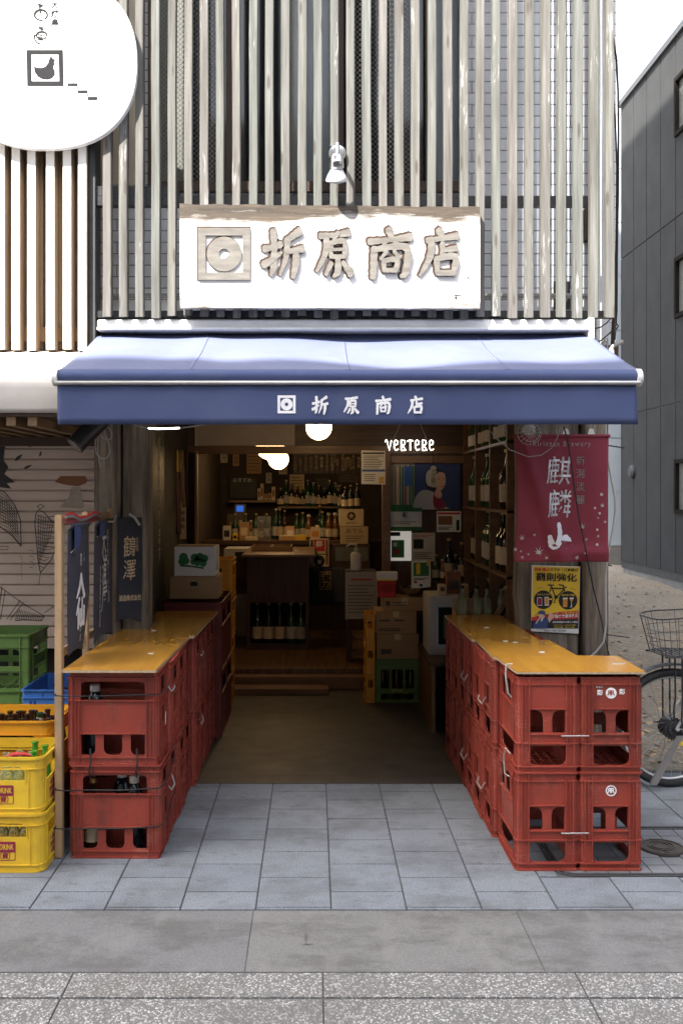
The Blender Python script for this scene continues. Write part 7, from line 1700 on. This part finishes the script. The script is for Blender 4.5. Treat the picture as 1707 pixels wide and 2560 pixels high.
MB().grid(lambda u, v: Vector((X(772, yv) + (X(866, yv) - X(772, yv)) * u, yv + 0.008 * math.sin(12 * u), Z(1512, yv) + (Z(1418, yv) - Z(1512, yv)) * v)), 24, 10).build('cloth', M['apron_navy'], t, smooth=80, solid=0.003)
MB().prism([(X(a, yv), Z(b_, yv)) for a, b_ in ((799, 1474), (827, 1474), (827, 1428), (799, 1428))], at(0, yv - 0.014, 0), 0.001, [[(X(a, yv), Z(b_, yv)) for a, b_ in ((800.5, 1472.5), (825.5, 1472.5), (825.5, 1429.5), (800.5, 1429.5))]]).build('printed_border', M['label_cream'], t)
text('強力', 0.094, at(X(813, yv), yv - 0.014, Z(1451, yv)), M['gold'], t, depth=0.0004, bold=0.03, vertical=True, line=0.95)

# hand sanitiser on a stand with a taped paper
yv = 8.75
t = thing('pedestal', 'slim dark pedestal with shelves behind a taped paper notice', 'pedestal', (X(902, yv), yv + 0.12, 0.14))
MB().box(X(864, yv), X(941, yv), yv, yv + 0.24, Z(1427, yv) - 0.02, Z(1427, yv)).build('top', M['dark_metal'], t, bevel=0.003)
MB().box(X(868, yv), X(880, yv), yv + 0.01, yv + 0.23, 0.141, Z(1427, yv) - 0.021).box(X(925, yv), X(937, yv), yv + 0.01, yv + 0.23, 0.141, Z(1427, yv) - 0.021).build('side', M['dark_wood'], t)
MB().box(X(881, yv), X(924, yv), yv + 0.01, yv + 0.23, Z(1640, yv), Z(1630, yv)).box(X(881, yv), X(924, yv), yv + 0.01, yv + 0.23, Z(1602, yv), Z(1597, yv)).build('shelf', M['mid_wood'], t)
t = label_sheet('paper_notice', 'crumpled white paper notice taped to the front of the slim pedestal', 'notice', 863, 943, 1430, 1548, yv - 0.012, 'canopy_cloth', tilt=0.006); lines(t, 876, 930, 1446, 1452, 1, 'red_ink', hpx=4); lines(t, 870, 935, 1460, 1535, 9)
t = thing('pump_bottle', 'white hand sanitiser pump bottle standing on the pedestal', 'pump bottle', (X(888, yv), yv + 0.08, Z(1427, yv)))
k = yv / F; zb_ = Z(1427, yv); xb, ybb = X(891, yv), yv + 0.08
MB().lathe([(0, 0.001), (13.5 * k, 0.001), (14 * k, 4 * k), (14 * k, 40 * k), (11 * k, 44 * k), (5 * k, 46 * k), (5 * k, 50 * k), (0, 50 * k)], (xb, ybb, zb_), 22).build('bottle_body', M['white_plastic'], t, smooth=40)
MB().lathe([(6 * k, 50.1 * k), (6 * k, 56 * k), (2 * k, 57 * k), (2 * k, 62 * k), (4 * k, 62.2 * k), (4 * k, 66 * k), (0, 66.5 * k)], (xb, ybb, zb_), 16).tube([(xb, ybb, zb_ + 65 * k), (xb - 14 * k, ybb, zb_ + 65.5 * k), (xb - 22 * k, ybb, zb_ + 62 * k), (xb - 24 * k, ybb, zb_ + 58 * k)], [2.2 * k, 1.8 * k, 1.5 * k, 1.3 * k], 8).build('pump', M['white_plastic'], t, smooth=40)

# boxes on a green crate, basket and trays on top
yv = 7.72
g0 = crate('bottle_crate', X(1048, yv) - X(938, yv), 0.34, Z(1640, 7.9) + 0.0, M['crate_green'], rad=0.012, front=[rr(-0.13, -0.062, 0.11, 0.26, 0.008), rr(-0.045, 0.045, 0.11, 0.26, 0.008), rr(0.062, 0.13, 0.11, 0.26, 0.008), rr(-0.13, 0.13, 0.02, 0.07, 0.008)], side=[rr(-0.1, 0.1, 0.1, 0.25, 0.01)], flanges=((0.0, 0.006, 0.003), (0.085, 0.006, 0.004), (0.28, 0.006, 0.005), (0.315, 0.008, 0.005)))
g0.location = (X(993, yv), yv + 0.17, 0.001); tag(g0, 'green bottle crate on the shop floor under the cardboard boxes', 'crate')
bpy.context.view_layer.update(); PINV[g0.name] = g0.matrix_world.inverted()
text('ビール', 0.028, at(X(993, yv), yv - 0.0052, 0.098), M['yellow_ink'], g0, 'lettering', 0.0004, 0.02)
for i, px in enumerate((958, 993, 1028)):
    put('bb', mk_beer, (X(px, yv), yv + 0.08, 0.016), 'dark bottle inside the green crate on the shop floor, %s from the left' % NM[i], 'bottle', 'bottles in the green crate')
zg = Z(1640, 7.9) + 0.004
def stack_box(x0, x1, y, d, z0, z1, m, label, prints=()):
    t_ = thing('cardboard_box', label, 'cardboard box', ((x0 + x1) / 2, y + d / 2, z0)); t_['_y'] = y
    MB().box(x0, x1, y, y + d, z0, z1).build('carton', M[m], t_, bevel=0.004)
    MB().box((x0 + x1) / 2 - 0.025, (x0 + x1) / 2 + 0.025, y - 0.0008, y - 0.0002, z1 - 0.05, z1 - 0.001).build('tape', M['paper_tan'], t_)
    for (a_, b_, c_, d_, mm) in prints: MB().box(x0 + (x1 - x0) * a_, x0 + (x1 - x0) * b_, y - 0.0016, y - 0.0009, z0 + (z1 - z0) * c_, z0 + (z1 - z0) * d_).build('printed_mark', M[mm], t_)
    return t_
x0, x1 = X(941, yv), X(1047, yv)
stack_box(x0, x1, yv, 0.34, zg, zg + 0.20, 'cardboard', 'brown cardboard box directly on the green crate', ((0.1, 0.35, 0.2, 0.4, 'frame_brown'),))
stack_box(x0 - 0.006, X(1041, yv), yv + 0.01, 0.32, zg + 0.201, zg + 0.378, 'cardboard', 'middle cardboard box with two dark printed lines in the stack', ((0.06, 0.6, 0.12, 0.15, 'ink'), (0.06, 0.6, 0.20, 0.23, 'ink'), (0.08, 0.35, 0.55, 0.62, 'frame_brown'), (0.45, 0.7, 0.55, 0.62, 'frame_brown')))
stack_box(X(958, yv), X(1064, yv), yv + 0.02, 0.30, zg + 0.379, zg + 0.482, 'cardboard', 'top wide cardboard box with a small round print', ((0.06, 0.16, 0.4, 0.75, 'frame_brown'), (0.22, 0.55, 0.62, 0.68, 'frame_brown'), (0.22, 0.55, 0.42, 0.48, 'frame_brown')))
zt2 = zg + 0.483
t = thing('shop_basket', 'small red plastic basket with a yellow rim on the box stack', 'basket', (X(966, yv), yv + 0.12, zt2))
bxa, bxb = X(946, yv), X(991, yv)
b = MB()
b.prism(rr(-0.07, 0.07, -0.07, 0.07, 0.015), Matrix.Translation(((bxa + bxb) / 2, yv + 0.12, 0)), 0.004, z0=zt2 + 0.0005)
for (M_, w_) in ((Matrix.Translation(((bxa + bxb) / 2, yv + 0.048, zt2 + .005)) @ FRONT, 0.06), (Matrix.Translation(((bxa + bxb) / 2, yv + 0.196, zt2 + .005)) @ FRONT, 0.06), (Matrix.Translation(((bxa + bxb) / 2 - 0.07, yv + 0.12, zt2 + .005)) @ SIDE_R, 0.066), (Matrix.Translation(((bxa + bxb) / 2 + 0.066, yv + 0.12, zt2 + .005)) @ SIDE_R, 0.066)):
    b.prism(rr(-w_, w_, 0, 0.125), M_, 0.004, [rr(-0.045 + i * 0.016, -0.037 + i * 0.016, 0.03, 0.10) for i in range(6)])
b.build('basket_body', M['red_ink'], t)
MB().prism(rr(-0.078, 0.078, -0.082, 0.082, 0.015), Matrix.Translation(((bxa + bxb) / 2, yv + 0.12, 0)), 0.01, [rr(-0.065, 0.065, -0.07, 0.07, 0.012)], zt2 + 0.131).build('rim', M['yellow_ink'], t)
for i in range(4):
    t2 = tag(MB().prism(rr(-0.082, 0.082, -0.07, 0.07, 0.01), Matrix.Translation(((bxa + bxb) / 2 + 0.004, yv + 0.12, 0)), 0.012, z0=zt2 + 0.142 + i * 0.014).build('food_tray', M['white_plastic'], bevel=0.003), 'flat white tray in the pile on the red basket, %s' % ('bottom', 'second up', 'third up', 'top')[i], 'tray', 'white trays')
t = tag(MB().lathe([(0, 0.002), (0.04, 0.002), (0.085, 0.045), (0.11, 0.075), (0.114, 0.075), (0.088, 0.04), (0.042, 0.006), (0, 0.006)], (X(1034, yv + 0.12), yv + 0.14, zt2), 26).build('steel_bowl', M['steel'], smooth=40), 'shiny steel mixing bowl on the box stack', 'bowl')
# narrow yellow crates on edge left of the stack
for i in range(3):
    z = 0.001 + i * 0.232
    if i == 0:
        yy0_ = crate('narrow_crate', 0.075, 0.30, 0.23, M['crate_orange'], rad=0.01, front=[rr(-0.02, 0.02, 0.12, 0.18, 0.006)], side=[rr(-0.1, 0.1, 0.12, 0.18, 0.01)], flanges=((0.0, 0.006, 0.002), (0.20, 0.005, 0.004), (0.223, 0.007, 0.004)))
        yy0_.location = (X(926, 7.7), 7.86, z); tag(yy0_, 'narrow yellow crate at the bottom beside the green crate', 'crate', 'narrow yellow crates')
    else: dup(yy0_, (X(926, 7.7), 7.86, z), (0, 0, 0), 'narrow yellow crate beside the boxes, %s' % ('middle of three', 'topmost of three')[i - 1])
# low bench, small fridge, carton with glass bottles, wooden paddle
t = thing('low_bench', 'low dark wooden bench against the right wall behind the counter', 'bench', (1.0, 7.0, 0))
MB().box(0.80, 1.19, 6.75, 7.62, 0.455, 0.49).build('seat', M['dark_wood_h'], t, bevel=0.004)
MB().box(0.81, 0.835, 6.76, 7.60, 0.0, 0.454).box(1.15, 1.18, 6.76, 7.60, 0.0, 0.454).build('side', M['mid_wood'], t)
t = thing('small_fridge', 'small pale fridge with a framed dark glass door on the bench', 'fridge', (0.95, 7.05, 0.49))
yv2 = 7.02
MB().box(X(1073, yv2), X(1142, yv2) + 0.02, yv2, yv2 + 0.42, 0.491, Z(1491, yv2)).build('body', M['canopy_cloth'], t, bevel=0.005)
MB().prism(rr(X(1090, yv2), X(1140, yv2), Z(1617, yv2), Z(1512, yv2), 0.008), at(0, yv2 - 0.0005, 0), 0.006, [rr(X(1095, yv2), X(1136, yv2), Z(1611, yv2), Z(1518, yv2), 0.004)]).build('door_frame', M['pale_wall'], t)
MB().box(X(1095, yv2) + .001, X(1136, yv2) - .001, yv2 - 0.003, yv2 - 0.0005, Z(1611, yv2), Z(1518, yv2)).build('door_glass', M['window_dark'], t)
MB().box(X(1108, yv2), X(1128, yv2), yv2 - 0.0045, yv2 - 0.0035, Z(1596, yv2), Z(1540, yv2)).build('sticker', M['green_ink'], t)
yv3 = 6.62
t = thing('bottle_carton', 'open tan carton holding glass bottles at the far end of the right counter', 'carton', (X(1200, yv3), yv3 + 0.1, 0.86))
zc0 = ZT + 0.0
MB().box(X(1138, yv3), X(1266, yv3), yv3 + 0.14, yv3 + 0.16, 0.80, Z(1502, yv3)).box(X(1138, yv3), X(1138, yv3) + 0.006, yv3, yv3 + 0.139, 0.80, Z(1530, yv3)).box(X(1266, yv3) - 0.006, X(1266, yv3), yv3, yv3 + 0.139, 0.80, Z(1530, yv3)).box(X(1138, yv3), X(1266, yv3), yv3 - 0.02, yv3 + 0.16, 0.79, 0.799).build('carton_body', M['cardboard'], t)
MB().box(X(1140, yv3), X(1264, yv3), yv3 - 0.0, yv3 + 0.15, 0.492, 0.789).build('support_box', M['dark_wood'], t)
for i, px in enumerate((1154, 1190, 1216, 1252)):
    put('gb', lambda: bottle('glass_bottle', 0.22, 0.032, 0.011, 'bottle_clear', 'bottle_dark', None), (X(px, yv3 + 0.06), yv3 + 0.06, 0.80), 'clear bottle with a dark cap in the tan carton, %s from the left' % NM[i], 'bottle', 'bottles in the tan carton')
t = thing('wooden_paddle', 'pale wooden paddle leaning against the right post inside the shop', 'paddle', tuple(P(1270, 1500, 6.5)))
MB().prism([(X(a, 6.5), Z(b_, 6.5)) for a, b_ in ((1228, 1545), (1256, 1500), (1262, 1470), (1268, 1454), (1277, 1450), (1281, 1460), (1276, 1482), (1262, 1515), (1240, 1550))], at(0, 6.5, 0), 0.02).build('blade', M['tan_wood'], t, bevel=0.004)
MB().prism([(X(a, 6.5), Z(b_, 6.5)) for a, b_ in ((1262, 1470), (1268, 1453), (1277, 1449), (1282, 1459), (1276, 1482), (1264, 1488))], at(0, 6.497, 0), 0.003).build('tip', M['paper_white'], t)

# more goods in the dim corners of the shop
for i, (px, py, Y, w_, h_, m, lb) in enumerate(((1160, 1480, 7.5, 22, 42, 'label_cream', 'pale gift carton standing on the bench behind the fridge'), (1118, 1490, 7.55, 34, 52, 'mural_brown', 'brown paper parcel on the small fridge'), (1096, 1490, 7.3, 18, 26, 'paper_tan', 'small tan box with dark print on the small fridge'))):
    zb0 = Z(1491, 7.02) if i else 0.491
    t = thing('gift_box', lb, 'box', (X(px, Y), Y, zb0)); k = Y / F
    xx, yy3 = (X(px, Y), Y) if i == 0 else (X(px, Y), 7.08 + 0.12 * (i == 1))
    MB().box(xx - w_ * k / 2, xx + w_ * k / 2, yy3, yy3 + 0.09, zb0 + 0.001, zb0 + (h_ * k if i else 0.46)).build('carton', M[m], t, bevel=0.003)
    MB().box(xx - w_ * k * .3, xx + w_ * k * .3, yy3 - 0.0015, yy3 - 0.0005, zb0 + 0.03, zb0 + 0.03 + h_ * k * .4).build('label', M['frame_brown'], t)
NMB = 0
for i, (x, y) in enumerate(((0.90, 7.52), (1.0, 7.55), (1.10, 7.50), (1.10, 7.30))):
    put(('sd', 'sb', 'sg', 'sb')[i], (mk_sake_d, mk_sake_b, mk_sake_g, mk_sake_b)[i], (x, y, 0.491), 'sake bottle standing on the bench behind the small fridge, %s' % ('left', 'middle', 'right at the back', 'right in front')[i], 'bottle', 'bottles on the bench')
for i in range(7):
    put(('ss', 'sa')[i % 2], (mk_small, mk_small_a)[i % 2], (X(520 + i * 9, 13.1) * 1.0 + 0.02 * (i % 2), 12.9, zc_ + 0.002) if False else (X(588 + 13 * i, 11.45), 11.45, zc_ + 0.0008), 'small bottle in the back rank of the bar counter, %s from the left' % NM[i], 'bottle', 'back rank bottles on the counter')
for i, (px, py, w_, h_, m) in enumerate(((520, 1215, 16, 30, 'label_cream'), (540, 1225, 12, 24, 'paper_tan'), (560, 1140, 18, 34, 'mural_cream'), (590, 1150, 16, 30, 'cardboard'), (672, 1195, 14, 26, 'label_white'), (845, 1225, 16, 26, 'label_cream'), (868, 1160, 18, 30, 'paper_tan'), (835, 1140, 14, 34, 'cardboard'))):
    t = label_sheet('price_card', 'small handwritten price card on the back wall, %s from the left' % NM[[0, 1, 2, 3, 4, 6, 7, 5][i]], 'card', px - w_ / 2, px + w_ / 2, py - h_ / 2, py + h_ / 2, 13.31, m)
    wtext(t, ('冷酒', '燗酒', '生酒', '梅酒', '甘酒', '地酒', '古酒', '新酒')[i], 9, px, py, 'ink', vertical=True, line=1.2)

t = thing('wall_shelf', 'long dark wooden bottle shelf on the back wall behind the bar', 'shelf', tuple(P(775, 1268, 13.1)))
zs_ = Z(1266, 13.1)
MB().box(X(694, 13.1), X(862, 13.1), 13.05, 13.37, zs_ - 0.025, zs_).build('board', M['mid_wood'], t)
MB().box(X(710, 13.1), X(714, 13.1), 13.1, 13.36, zs_ - 0.14, zs_ - 0.026).box(X(842, 13.1), X(846, 13.1), 13.1, 13.36, zs_ - 0.14, zs_ - 0.026).build('bracket', M['dark_wood'], t)
for i in range(12):
    kk = (('sd', mk_sake_d), ('sb', mk_sake_b), ('sg', mk_sake_g))[(i * 5 + i // 3) % 3]
    put(kk[0], kk[1], (X(702 + 13.6 * i, 13.15), 13.15, zs_ + 0.0008), 'sake bottle on the long back wall shelf, %s from the left' % NM[i], 'bottle', 'bottles on the back wall shelf', scale=(0.95, 0.95, 0.62 + 0.09 * ((i * 7) % 4)))
t = thing('side_table', 'narrow dark wooden table of bottles below the posters on the right', 'table', (1.0, 8.0, 0))
zt3 = Z(1452, 7.95)
MB().box(X(1080, 7.95), 1.19, 7.88, 8.17, zt3 - 0.03, zt3).build('table_top', M['dark_wood_h'], t, bevel=0.003)
for (x_, y_) in ((X(1083, 7.95), 7.9), (1.15, 7.9), (X(1083, 7.95), 8.12), (1.15, 8.12)): MB().box(x_, x_ + 0.03, y_, y_ + 0.03, 0.0, zt3 - 0.031).build('leg', M['dark_wood'], t)
for i in range(5):
    kk = (('ss', mk_small), ('sa', mk_small_a), ('sd', mk_sake_d), ('ss', mk_small), ('sb', mk_sake_b))[i]
    put(kk[0], kk[1], (X(1090 + 16 * i, 7.98), 7.98, zt3 + 0.0008), 'bottle on the narrow table below the posters, %s from the left' % NM[i], 'bottle', 'bottles on the narrow table', scale=(0.9, 0.9, 0.7 + 0.08 * (i % 3)))
flush_texts()
